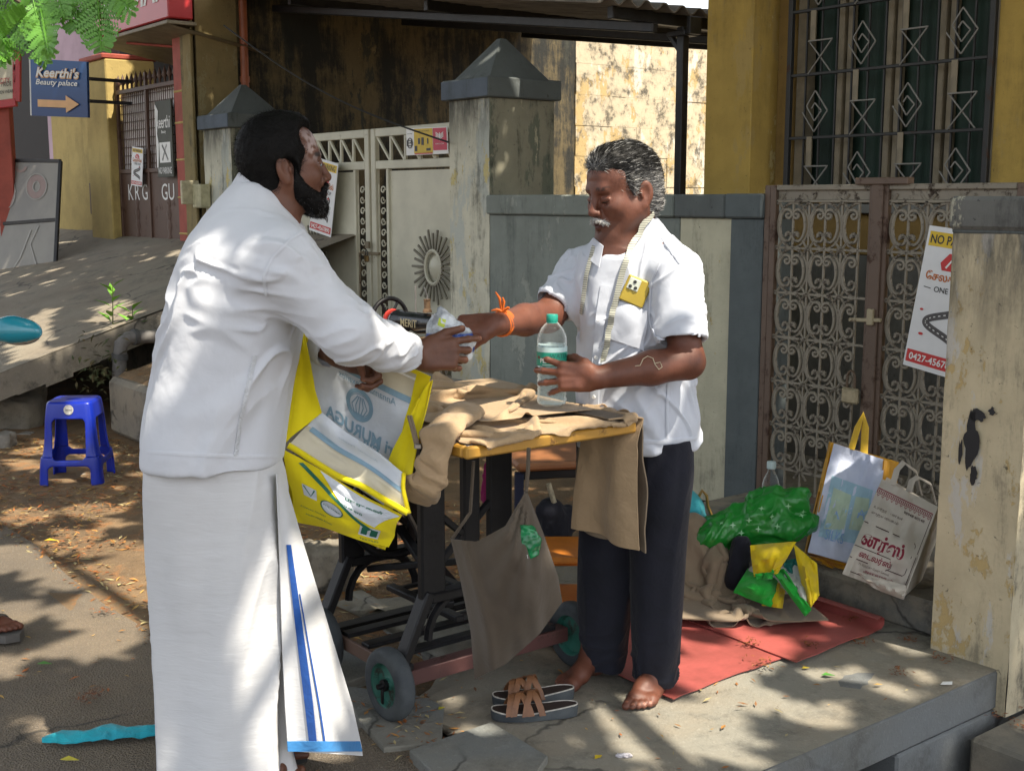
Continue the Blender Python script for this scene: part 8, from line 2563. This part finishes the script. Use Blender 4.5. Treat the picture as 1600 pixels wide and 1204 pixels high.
art(tbg, 'small_lettering', MBK, [move2(text_polys('98948 60548', width=.36, height=.030, bold=.01), .70, .80), move2(text_polys('உயர்தர ஆண்கள்', width=.50, height=.04), .30, .725), move2(text_polys('ைதயலகம்', width=.46, height=.04), .28, .665), move2(text_polys('73 ெதற்கு ெதரு ேசலம்', width=.5, height=.032), .42, .15)], fT, .004)
art(tbg, 'border_print', MAR, [rect2(.0, .905, .96, .915, 14, 1), rect2(.0, .862, .96, .868, 14, 1)] + [rect2(.03 * k + .0, .872, .03 * k + .014, .900) for k in range(32)] + [line2([(.02 + .08 * k, .855), (.04 + .08 * k, .835), (.06 + .08 * k, .855)], .008) for k in range(12)], fT, .0035)
art(tbg, 'frame_print', MBK, [rect2(.955, .06, .965, .905, 1, 14), line2([(0, .555), (.2, .555), (.5, .555), (.86, .555), (.89, .53), (.89, .40), (.89, .22), (.86, .195), (.6, .195)], .010), rect2(0, .305, .6, .313, 8, 1), line2([(.0, .185), (.3, .185), (.6, .185), (.65, .22), (.65, .27), (.6, .305)], .010), line2([(.1, .05), (.5, .05), (.96, .06)], .01)], fT, .0035)
# small bottle with a white cap standing by the gate
sbt = thing('small_bottle', 'small clear bottle with a white cap standing by the scrolled gate', 'bottle', px(1203, 800, Y=4.85))
so = Vector(sbt.location); hh = px(1203, 722, Y=4.85).z - so.z
m = MB(); m.lathe([(0, .004), (.028, 0), (.033, .01), (.033, .11), (.026, .135), (.013, .160), (.0125, .172)], 24, cap=False); m.v = [p * (hh / .195) for p in m.v]; m.build('bottle', MAT['clear'], sbt, 1.0)
m = MB(); m.lathe([(0, .198), (.0165, .198), (.0175, .194), (.0175, .172), (0, .172)], 20, cap=False); m.v = [p * (hh / .195) for p in m.v]; m.build('cap', simple('pale_cap', (.50, .62, .62), .4, .1, 20, .2, 200), sbt, .7)
# ------------------------------------------------------------------ behind and below the table
chr_ = thing('chair', 'low chair with a worn wooden seat behind the sewing table', 'chair', px(872, 712, Y=4.55)); chr_.location.z = 0
zs = px(872, 712, Y=4.55).z
b = MB(); b.box((0, 0, zs), (.40, .36, .03), .01, rz=R(12)); b.build('seat', simple('worn_orange_wood', (.30, .12, .045), .5, .35, 8, .2, 40), chr_)
for i, (x, y) in enumerate(((-.15, -.17), (.19, -.10), (-.2, .12), (.14, .19))):
 b = MB(); b.box((x, y, (zs - .016) / 2), (.035, .035, zs - .034), .004); b.build('leg', simple('navy_metal', (.012, .018, .05), .4, .3, 20, .1), chr_)
b = MB(); b.bar((-.15, -.17, zs - .035), (.19, -.10, zs - .035), .03, .035); b.build('apron_rail', MAT['cast_iron'], chr_)
nbg = thing('navy_bag', 'navy cloth bundle with a pale stick on the chair side behind the table', 'bundle', px(862, 815, Y=4.35)); o = np.array(nbg.location)
blob('cloth', MAT['trouser'], nbg, [zc(862, 800, 4.35, .055, 866, 835, 4.35, .06), zc(885, 810, 4.4, .05)], o - .22, o + .22, .008, [((.4, 0, .9), .05, .008, 95)], (.005, 30), o)
b = MB(); b.tube([px(866, 785, Y=4.33) - Vector(o), px(857, 755, Y=4.33) - Vector(o)], .010, 8); b.build('stick', simple('banded_stick', (.42, .38, .27), .6, .4, 60, .1), nbg, 1.0)
os_ = thing('orange_stool', 'orange plastic stool with dark gaps hidden behind the navy trouser legs', 'stool', px(890, 930, Y=4.1)); o = Vector(os_.location); o.z = 0; os_.location = o
OP = simple('orange_plastic', (.52, .17, .02), .45, .2, 12, .05)
for x, y in ((-.10, -.1), (.10, -.08), (-.08, .12), (.12, .12)):
 b = MB(); b.tube([(x * 1.15, y * 1.15, 0), (x, y, .27)], [.028, .022], 8); b.build('leg', OP, os_, 1.0)
b = MB(); b.box((0.01, .01, .285), (.28, .28, .03), .012); b.build('seat', OP, os_)
b = MB(); b.box((0.01, .01, .12), (.235, .225, .02), .006); b.build('shelf', OP, os_)
pkb = thing('pink_bag', 'pink cloth bag hanging below the sewing table', 'bag', px(766, 752, Y=3.75)); o = np.array(pkb.location)
blob('cloth', cloth_mat('pink_cloth', (.42, .03, .17), (.32, .02, .12), crumple=.5), pkb, [zc(766, 730, 3.75, .020, 766, 775, 3.75, .030)], o - .13, o + .13, .006, [((.1, 0, 1), .03, .005, 97)], (.003, 40), o)
b = MB(); b.tube([px(766, 725, Y=3.75) - Vector(o), px(768, 690, Y=3.74) - Vector(o)], .004, 6); b.build('strap', MAT['cast_iron'], pkb)
# pair of brown woven sandals
def sandal(x0, y0, x1, y1, label):
 a, c = pz(x0, y0, 0), pz(x1, y1, 0)
 d = (c - a); L = d.length; rz = math.atan2(d.y, d.x)
 r_ = thing('sandal', label, 'sandal', a.lerp(c, .5), rz, 'pair of brown woven sandals')
 k = L / .27
 out = []
 for i in range(40):
  a_ = 2 * math.pi * i / 40
  x = -.135 * math.cos(a_); w = .040 + .008 * math.cos(a_ + .3)
  y = w * math.sin(a_) * (1 - .12 * math.exp(-((x - .03) / .04) ** 2)) * (abs(math.sin(a_)) ** -.25 if abs(math.sin(a_)) > .05 else 1)
  out.append((x * k, y * k))
 def zt(x, hgt): return hgt + .012 * smoothstep(-.02, .12, x / k) + .006 * smoothstep(-.08, -.135, x / k)
 b = MB(); n = 40
 vs = [(x, y, .002) for x, y in out] + [(x * 1.02, y * 1.05, float(zt(x, .020))) for x, y in out] + [(x * .98, y * .97, float(zt(x, .024))) for x, y in out]
 b.add(vs, [tuple(range(n))[::-1]] + [(j * n + i, j * n + (i + 1) % n, (j + 1) * n + (i + 1) % n, (j + 1) * n + i) for j in range(2) for i in range(n)])
 b.build('sole', MAT['tyre'], r_, .7)
 b = MB(); vs = [(x * .985, y * .98, float(zt(x, .0245))) for x, y in out]
 b.add(vs, [tuple(range(n))]); b.build('insole', simple('dark_insole', (.035, .02, .015), .7, .3, 30, .2, 100), r_)
 BR = simple('tan_leather', (.20, .085, .035), .5, .3, 25, .3, 120)
 b = MB(); b.tube([(x * 1.0, y * 1.0, float(zt(x, .025))) for x, y in out], .0022, 5, closed=True); b.build('stitching', simple('pale_stitch', (.5, .47, .42), .8, .3, 90, .2), r_)
 for (xa, ya), (xb, yb), hgt in (((-.035, -.048), (.02, .046), .062), ((-.07, -.044), (-.02, .046), .056), ((.02, -.046), (-.05, .046), .060), ((-.015, -.046), (-.085, .042), .054), ((-.085, -.042), (-.055, .044), .050)):
  b = MB(); P_ = []
  for t_ in np.linspace(0, 1, 11):
   P_.append((k * (xa + (xb - xa) * t_), k * (ya + (yb - ya) * t_) * 1.04, .020 + hgt * math.sin(math.pi * t_) ** .8))
  vs = []
  for i, p in enumerate(P_):
   for w_ in (-.010, .010): vs.append((p[0] + w_ * k, p[1], p[2] + .002 * (1 if w_ > 0 else 0)))
  b.add(vs, [(2 * i, 2 * i + 1, 2 * i + 3, 2 * i + 2) for i in range(10)])
  link('strap', solidify(b.mesh('strap', BR, 1.0), .004), r_)
 return r_
sandal(768, 1122, 902, 1116, 'brown woven sandal nearer the road beside the bare feet')
sandal(770, 1100, 896, 1090, 'brown woven sandal nearer the bare feet, behind its pair')
# loose flagstones
def flag(pts, h, label, z=-.012):
 P_ = [pz(x, y, 0) for x, y in pts]; c = sum(P_, Vector()) / len(P_)
 r_ = thing('flagstone', label, 'flagstone', (c.x, c.y, 0), 0, 'loose grey flagstones')
 n = len(P_); b = MB()
 lo_ = [(p.x - c.x, p.y - c.y, z - .03) for p in P_]; hi_ = [(p.x - c.x, p.y - c.y, z + h) for p in P_]; hi2 = [((p.x - c.x) * .985, (p.y - c.y) * .985, z + h + .004) for p in P_]
 b.add(lo_ + hi_ + hi2, [tuple(range(2 * n, 3 * n))] + [(j * n + i, j * n + (i + 1) % n, (j + 1) * n + (i + 1) % n, (j + 1) * n + i) for j in range(2) for i in range(n)])
 b.build('slab', MAT['slab'], r_); return r_
flag([(540, 1072), (668, 1090), (694, 1106), (690, 1160), (600, 1170), (560, 1125)], .012, 'grey flagstone under the front trolley wheel')
flag([(640, 1182), (768, 1138), (856, 1192), (840, 1215), (690, 1230)], .03, 'dark edged flagstone at the bottom of the picture')
flag([(420, 1010), (520, 985), (600, 1045), (520, 1075), (440, 1062)], .010, 'flagstone behind the near trolley wheels')
flag([(560, 950), (720, 905), (800, 985), (690, 1040)], .006, 'flagstone lying below the trolley frame')
# cyan cloth strip on the road
sf = thing('scarf', 'long cyan cloth strip lying twisted on the road', 'cloth', pz(170, 1148, 0)); so = Vector(sf.location)
def sff(u, v):
 x = 66 + 215 * u; yt = np.interp(u, [0, .15, .35, .5, .62, .8, 1], [1158, 1146, 1144, 1132, 1140, 1136, 1128]); yb_ = np.interp(u, [0, .2, .35, .55, .7, 1], [1164, 1164, 1160, 1158, 1156, 1146])
 p = pz(x, yt + (yb_ - yt) * v, .0); p.z = .004 + .016 * math.sin(math.pi * v) * (1 - abs(u - .5)) + .007 * abs(n1(u * 9, v * 2, 3)); return p
sheet_obj('strip', cloth_mat('cyan_strip', (.02, .38, .46), (.015, .30, .40), crumple=.6, crease=30), sff, 60, 10, .003, sf, so)
# blue plastic stool
bst = thing('plastic_stool', 'blue plastic stool standing on the leaf litter by the culvert', 'stool', (-2.372, 6.50, -.015), R(4))
V_ = Vol()
h = .445
V_.loft([(0, 0, 0, .172, .172), (.15, 0, 0, .160, .160), (.155, 0, 0, .152, .152), (h - .012, 0, 0, .122, .122), (h, 0, 0, .112, .112)], k=0, p=7)
V_.loft([(-.1, 0, 0, .164, .164), (.15, 0, 0, .153, .153), (.155, 0, 0, .145, .145), (h - .022, 0, 0, .115, .115), (h - .012, 0, 0, .108, .108)], k=.003, op='s', p=7)
for ax_ in (0, 1):
 hs1 = np.array((.062, .062, .085)); hs1[1 - ax_] = .3
 V_.box((0, 0, .245), hs1, .022, k=.006, op='s')
 hs2 = np.array((.085, .085, .055)); hs2[1 - ax_] = .3
 V_.box((0, 0, .022), hs2, .025, k=.006, op='s')
V_.ell((0, 0, h + .004), (.05, .02, .012), k=.004, op='s')
P, F = V_.skin((-.2, -.2, -.002), (.2, .2, h + .03), .004); P = relax(P, F, 1, .4)
BLUE = simple('blue_plastic', (.006, .025, .36), .32, .12, 8, .06, 60, spec=.5)
link('body', np_mesh('stool_body', P, F, BLUE), bst)
b = MB(); b.lathe([(0, .001), (.026, .001), (.026, 0)], 24, Matrix.Translation((.005, -.131, .405)) @ Matrix.Rotation(R(83), 4, 'X')); b.build('sticker', simple('silver_sticker', (.55, .53, .5), .4, .4, 60, 0), bst)
art(bst, 'sticker_print', MAT['black_print'], [move2(text_polys('Nova', width=.034, shear=.2), 0, 0)], lambda u, v, off=0: (.005 + u, -.1335 + v * .12, .405 + v))
# pipe, seedlings, stones by the culvert
pp = thing('water_pipe', 'grey elbow water pipe coming out of the earth bank', 'pipe', px(190, 560, Y=8.0)); po_ = Vector(pp.location)
m = MB(); pts = [px(300, 524, Y=8.25) - po_, px(215, 526, Y=8.05) - po_, px(200, 528, Y=8.02) - po_, px(189, 538, Y=8.0) - po_, px(187, 556, Y=8.0) - po_, px(186, 590, Y=8.0) - po_]
m.tube(pts, .045, 14); m.build('pipe', simple('grey_pvc', (.15, .14, .13), .7, .35, 20, .2, 60, dirt=.4), pp, 1.0)
m = MB(); m.tube([px(214, 526, Y=8.05) - po_, px(208, 526.5, Y=8.03) - po_], .054, 14); m.tube([px(187, 552, Y=8.0) - po_, px(187, 562, Y=8.0) - po_], .054, 14); m.build('collar', simple('dark_pvc', (.08, .08, .08), .7, .3, 20, .2), pp, 1.0)
def leaf_at(m, p, d, L, w, up=Vector((0, 0, 1))):
 d = d.normalized(); s_ = d.cross(up).normalized(); n_ = s_.cross(d)
 m.add([p, p + d * L * .4 + s_ * w + n_ * L * .06, p + d * L + n_ * -L * .1, p + d * L * .4 - s_ * w + n_ * L * .06, p + d * L * .45 - n_ * L * .02], [(0, 1, 4), (1, 2, 4), (2, 3, 4), (3, 0, 4)])
LF = NT('seedling_leaf'); LF.col(LF.mix(LF.noise(8, 2), (.10, .27, .02), (.17, .36, .045))).rough(.45); LF.b.inputs['Subsurface Weight'].default_value = 0
for (x, yb_, yt, n_, label, seed) in ((172, 560, 440, 9, 'taller young seedling with bright leaves growing by the pipe elbow', 1), (203, 535, 478, 6, 'shorter young seedling with bright leaves above the grey pipe', 2)):
 pl_ = thing('seedling', label, 'plant', px(x, yb_, Y=8.25)); o = Vector(pl_.location); r_ = random.Random(seed)
 top_ = px(x + 4, yt, Y=8.2) - o
 m = MB(); m.tube([(0, 0, -.02), top_ * .5 + Vector((.01, 0, 0)), top_], [.006, .004, .002], 6); m.build('stem', simple('green_stem', (.10, .11, .03), .7, .3, 20, 0), pl_)
 for i in range(n_):
  m = MB(); f_ = .42 + .58 * i / n_; a_ = i * 2.4
  leaf_at(m, top_ * f_, Vector((math.cos(a_), math.sin(a_) * .8 - .2, .35 + .4 * f_)), .10 + .05 * r_.random(), .026); m.build('leaf', LF.m, pl_)
wd = thing('weeds', 'dusty dark weeds hanging over the culvert mouth', 'weeds', px(150, 575, Y=8.0), kind='stuff'); wd['kind'] = 'stuff'; o = Vector(wd.location)
m = MB(); r_ = random.Random(7)
for i in range(120):
 x, y = r_.gauss(155, 18), r_.gauss(570, 24)
 leaf_at(m, px(x, y, Y=7.95 + r_.uniform(-.1, .1)) - o, Vector((r_.uniform(-1, 1), r_.uniform(-.8, .1), r_.uniform(-.8, .5))), r_.uniform(.03, .08), r_.uniform(.008, .016))
m.build('foliage', simple('dusty_leaf', (.05, .075, .025), .8, .4, 20, 0, c2=(.13, .09, .04)), wd)
def stone(x, y, Y, sx, sy, label, c, seed):
 p = px(x, y, Y=Y); r_ = thing('stone', label, 'stone', p, 0, 'stones by the culvert')
 V_ = Vol(); V_.box((0, 0, 0), (sx * .7, sy * .7, sx * .45), sx * .28)
 P, F = V_.skin((-sx * 1.5,) * 3, (sx * 1.5,) * 3, sx / 9); N = vnormals(P, F); P = P + N * (sx * .16 * fbm(P / sx * 1.6 + seed, 3))[:, None]
 link('rock', np_mesh('rock', P, F, c), r_)
WS = simple('pale_stone', (.24, .22, .19), .85, .3, 14, .5, 40); DS = m_concrete('dark_stone', (.17, .15, .12), amt=.7, scale=6)
stone(2, 690, 7.4, .075, .06, 'white stone at the left edge below the culvert slab', WS, 1); stone(13, 682, 7.6, .045, .04, 'small white pebble beside the white stone', WS, 2); stone(40, 684, 7.8, .05, .03, 'pale flat stone lying left of the blue stool', WS, 3)
stone(10, 652, 8.1, .22, .14, 'rough broken masonry block at the culvert mouth', DS, 4); stone(20, 625, 8.4, .2, .16, 'upper broken masonry block under the slab', DS, 5); stone(500, 882, 4.6, .12, .08, 'brown stone half hidden below the yellow bag', DS, 6)
stone(130, 752, 6.6, .05, .03, 'thin pale stone seen through the stool legs', WS, 7)
# teal rear-view mirror, hand and sandalled foot of a rider at the left edge
mr = thing('rear_view_mirror', 'teal scooter mirror poking in at the left edge', 'mirror', px(20, 515, Y=2.6)); o = np.array(mr.location)
V_ = Vol(); k_ = 2.6 / F_PX
V_.ell(o + [0, 0, -.0], (.058, .030, .027)); V_.cap(o + [.0, 0, 0], o + [.050, 0, -.008], .024, .008, k=.02); V_.cap(o + [-.03, 0, -.004], o + [-.09, .01, -.012], .012, .006, k=.02)
P, F = V_.skin(o - .12, o + .12, .003)
t = NT('teal_shell'); t.col((.012, .20, .27)).rough(.25); t.b.inputs['Coat Weight'].default_value = .5
link('shell', np_mesh('shell', P - o, F, t.m), mr)
b = MB(); b.tube([(-.08, .01, -.010), (-.2, .02, -.03), (-.3, .05, -.2), (-.32, .1, -.45)], .006, 8); b.build('stem', MAT['cast_iron'], mr, 1.0)
b = MB(); b.lathe([(0, 0), (.046, 0), (.05, .003), (.046, .006), (0, .006)], 24, Matrix.Translation((.0, .027, -.012)) @ Matrix.Rotation(R(100), 4, 'X') @ Matrix.Scale(.5, 4, (0, 1, 0))); b.build('glass', MAT['steel'], mr, .6)
rd = thing('person', 'seated rider almost out of view, one sandalled foot and fingertips showing', 'person', (-1.95, 4.05, 0)); o = np.array((-1.95, 4.05, 0))
B = Vol(); ft = np.array(pz(-62, 990, 0)); ft[2] = .035
hnd = np.array(px(-14, 592, Y=3.3))
put_foot(B, ft, (.96, -.28, 0), False, .96)
for p_ in B.ops:
 for kk in ('a', 'b', 'c'):
  if kk in p_[3]: p_[3][kk] = p_[3][kk] + np.array((0, 0, .03))
kn = ft + [-.20, .02, .46]; hp_ = kn + [-.42, .15, .10]; sh_ = hp_ + [.05, .0, .52]; el_ = sh_ + [.12, -.22, -.24]
B.cap(ft + [.0, 0, .14], kn, .045, .058, k=.03); B.cap(kn, hp_, .07, .085, k=.03); B.cap(hp_, sh_ + [0, 0, -.05], .15, .14, k=.05); B.cap(sh_, el_, .055, .045, k=.03); B.cap(el_, hnd, .045, .03, k=.02)
B.cap(sh_, sh_ + [.04, 0, .12], .06, .055, k=.03); hd_ = sh_ + [.06, 0, .24]; B.ell(hd_, (.095, .08, .12), k=.03)
put_hand(B, frame((.92, -.3, -.2), (.1, -.5, .85), hnd + [-.10, .04, .02]), 1.0, curls=[(.5, .6, .4)] * 4)
P, F = B.skin(np.minimum(hp_, ft) - .25, np.maximum(hd_, hnd) + [.3, .25, .25], .009)
P2, F2 = B.skin(ft - [.1, .12, .03], ft + [.32, .12, .2], .0032)
m_ = (P[F].mean(1)[:, 2] > .16);
S2 = Skin(); S2.add(P, F[m_]); S2.add(P2, F2[P2[F2].mean(1)[:, 2] < .165]); P, F = S2.get()
link('body', np_mesh('body', P - o, F, MAT['skin2'], np.ones((len(P), 3))), rd)
fd = Vector((.96, -.28, 0)).normalized(); sd_ = Vector((.28, .96, 0)).normalized(); fo = Vector((ft[0], ft[1], 0)) - Vector(o)
b = MB(); out = [(-.04, .03), (-.05, 0), (-.04, -.034), (.05, -.036), (.15, -.05), (.22, -.04), (.25, -.005), (.24, .03), (.17, .05), (.06, .036)]; n = len(out)
b.add([fo + fd * a + sd_ * c + Vector((0, 0, z)) for z in (.002, .03) for a, c in out], [tuple(range(n))[::-1], tuple(range(n, 2 * n))] + [(i, (i + 1) % n, n + (i + 1) % n, n + i) for i in range(n)])
b.build('sandal', simple('grey_rubber', (.10, .095, .09), .7, .2, 20, .3, 80), rd, .6)
for xx in (.10, .15):
 b = MB(); b.tube([fo + fd * xx + sd_ * (.052 * math.cos(a)) + Vector((0, 0, .03 + .05 * math.sin(a))) for a in np.linspace(0, math.pi, 11)], .008, 6, flat=2.4); b.build('sandal_strap', simple('grey_strap', (.16, .15, .135), .6, .2, 20, .2), rd, 1.0)
# ------------------------------------------------------------------ fallen leaves
LT = NT('fallen_leaf'); LT.col(LT.attr('tint')).rough(.7); LT.b.inputs['Subsurface Weight'].default_value = 0
def scatter(name, n, region, seed, cmap, size):
 rs = np.random.RandomState(seed); P_, F_, C_ = [], [], []
 pts = region(rs, n); n = len(pts)
 L = rs.uniform(*size, n); a = rs.uniform(0, 6.28, n); cur = rs.uniform(-.3, .5, n)
 w = L * rs.uniform(.12, .38, n)
 ax = np.stack([np.cos(a), np.sin(a), np.zeros(n)], 1); ay = np.stack([-np.sin(a), np.cos(a), np.zeros(n)], 1); zz = np.array([0, 0, 1.0])
 tl = rs.uniform(-.25, .25, n)
 z0 = np.maximum(L * np.abs(tl), .0)[:, None] * zz
 V_ = np.stack([pts - ax * L[:, None] + z0 + zz * (L * tl)[:, None], pts - ay * w[:, None] + z0 + zz * (L * cur * .4)[:, None], pts + ax * L[:, None] + z0 - zz * (L * tl)[:, None], pts + ay * w[:, None] + z0 + zz * (L * cur * .4)[:, None]], 1).reshape(-1, 3)
 F_ = np.arange(4 * n).reshape(-1, 4)
 cm = np.array(cmap); c = cm[rs.choice(len(cm), n)] * rs.uniform(.6, 1.25, (n, 1))
 me = np_mesh(name, V_, F_, LT.m, np.repeat(c, 4, 0), None, False)
 o = link(name, me); o['kind'] = 'stuff'; o['label'] = 'dry fallen leaves and petals scattered over the ground'; return o
BROWN = [(.30, .12, .03), (.36, .17, .04), (.22, .10, .035), (.42, .26, .07), (.14, .075, .035), (.40, .33, .16), (.33, .10, .02)]
def reg_dirt(rs, n):
 s = rs.uniform(-7, .75, n); t = rs.uniform(-2.95, -1.0, n)
 dens = fbm(np.stack([s * 1.3, t * 2.2, s * 0], 1), 3)
 k = (dens > -.28) & ~((s < -2.2) & (t > -1.75)) & ~((s < -4.0))
 k |= (t < -2.72) & (s < .6)
 s, t = s[k], t[k]
 return np.stack([G0.x + s * UX - t * UY, G0.y + s * UY + t * UX, np.full(len(s), -.012)], 1)
scatter('leaf_litter', 17000, reg_dirt, 1, BROWN, (.007, .026))
def reg_road(rs, n):
 s = rs.uniform(-3, 3, n); t = -2.95 - rs.exponential(.5, n)
 k = fbm(np.stack([s * 2.3, t * 2.3, s * 0 + 4], 1), 2) > -.05
 s, t = s[k], t[k]; return np.stack([G0.x + s * UX - t * UY, G0.y + s * UY + t * UX, np.full(len(s), -.006)], 1)
scatter('leaf_litter', 420, reg_road, 2, BROWN, (.006, .02))
def reg_plat(rs, n):
 s = np.concatenate([rs.uniform(.1, 1.88, n), rs.normal(1.42, .05, n // 3), rs.normal(.95, .1, n // 2), rs.normal(1.25, .12, n // 2)]); t = np.concatenate([rs.uniform(-2.5, -.82, n), rs.uniform(-1.9, -.85, n // 3), rs.normal(-2.56, .06, n // 2), rs.normal(-2.66, .05, n // 2)])
 return np.stack([G0.x + s * UX - t * UY, G0.y + s * UY + t * UX, np.full(len(s), .005)], 1)
scatter('leaf_litter', 170, reg_plat, 3, BROWN, (.006, .018))
def reg_bank(rs, n):
 s = rs.uniform(-3.8, -2.45, n); t = rs.uniform(-1.65, -.5, n); return np.stack([G0.x + s * UX - t * UY, G0.y + s * UY + t * UX, np.full(len(s), .41) + .22 * smoothstep(.05, .5, (t + 1.66) / 1.62)], 1)
scatter('leaf_litter', 700, reg_bank, 4, BROWN, (.006, .022))
# little russet flower clusters on platform, mats, ledge and step
def tuft(x, y, z, seed):
 rs = np.random.RandomState(seed); c = np.array(pz(x, y, z))
 return c[None] + np.concatenate([rs.normal(0, .018, (26, 2)), np.abs(rs.normal(0, .006, (26, 1))) + .004], 1)
TU = [(1330, 968, .02), (1263, 1008, .02), (1175, 1006, .02), (1420, 1000, .0), (1470, 1030, .0), (1405, 1053, .0), (1555, 1118, -.15), (1595, 1135, -.15), (1190, 1037, .02), (1350, 1005, .0), (145, 1085, 0), (375, 1095, 0), (165, 955, 0), (130, 1095, 0), (1590, 1105, -.15)]
scatter('leaf_litter', 1, lambda rs, n: np.concatenate([tuft(x, y, z, i) for i, (x, y, z) in enumerate(TU)]), 5, [(.20, .055, .015), (.26, .09, .02), (.14, .05, .02)], (.006, .013))
def one_leaf(x, y, z, L, a, c, label):
 p = pz(x, y, z); r_ = thing('fallen_leaf', label, 'leaf', p)
 m = MB(); d = Vector((math.cos(a), math.sin(a), .02)); leaf_at(m, Vector((0, 0, .006)) - d * L / 2, d, L, L * .26)
 me = m.mesh('blade', simple('leaf_' + label.split()[0], c, .6, .25, 40, 0), 1.0); link('blade', solidify(me, .0012), r_)
one_leaf(1294, 1056, 0, .045, .1, (.06, .22, .03), 'green fallen leaf on the platform near the mat corner')
one_leaf(1259, 1045, 0, .03, .4, (.50, .38, .03), 'yellow fallen leaf on the platform beside the red mat')
one_leaf(1287, 967, .02, .035, 2.2, (.02, .10, .02), 'dark green leaf lying on the red mat')
one_leaf(70, 1038, 0, .045, .2, (.08, .26, .04), 'fresh green leaf lying on the shaded road')
one_leaf(109, 1188, 0, .05, .1, (.60, .52, .06), 'pale yellow leaf below the cyan cloth strip')
one_leaf(235, 902, 0, .04, .0, (.12, .36, .08), 'light green leaf on the dirt beside the white dhoti')
one_leaf(935, 1184, 0, .035, .9, (.62, .44, .02), 'bright yellow leaf near the front edge of the platform')
one_leaf(690, 1108, 0, .03, .9, (.40, .36, .02), 'lime leaf in the gap right of the front wheel')
one_leaf(80, 845, 0, .06, .3, (.62, .40, .02), 'large yellow leaf at the road edge')
# scrap of silver foil on the platform
fs = thing('foil_scrap', 'small crumpled silver foil scrap on the platform', 'scrap', pz(975, 1182, .004)); V_ = Vol(); V_.ell((0, 0, .004), (.024, .009, .006))
P, F = V_.skin((-.04, -.02, -.006), (.04, .02, .02), .002); P = P + vnormals(P, F) * (.004 * fbm(P * 130, 2))[:, None]
link('foil', np_mesh('foil', P, F, simple('crumpled_foil', (.55, .52, .55), .3, .4, 60, .4, 200)), fs)
fs = thing('paper_scrap', 'tiny torn white paper on the platform by the beige pillar', 'scrap', pz(1478, 1068, .003)); b = MB(); b.add([(-.02, -.008, .002), (.016, -.01, .003), (.022, .006, .006), (-.006, .012, .003)], [(0, 1, 2, 3)]); link('paper', solidify(b.mesh('paper', MAT['white_print']), .001), fs)
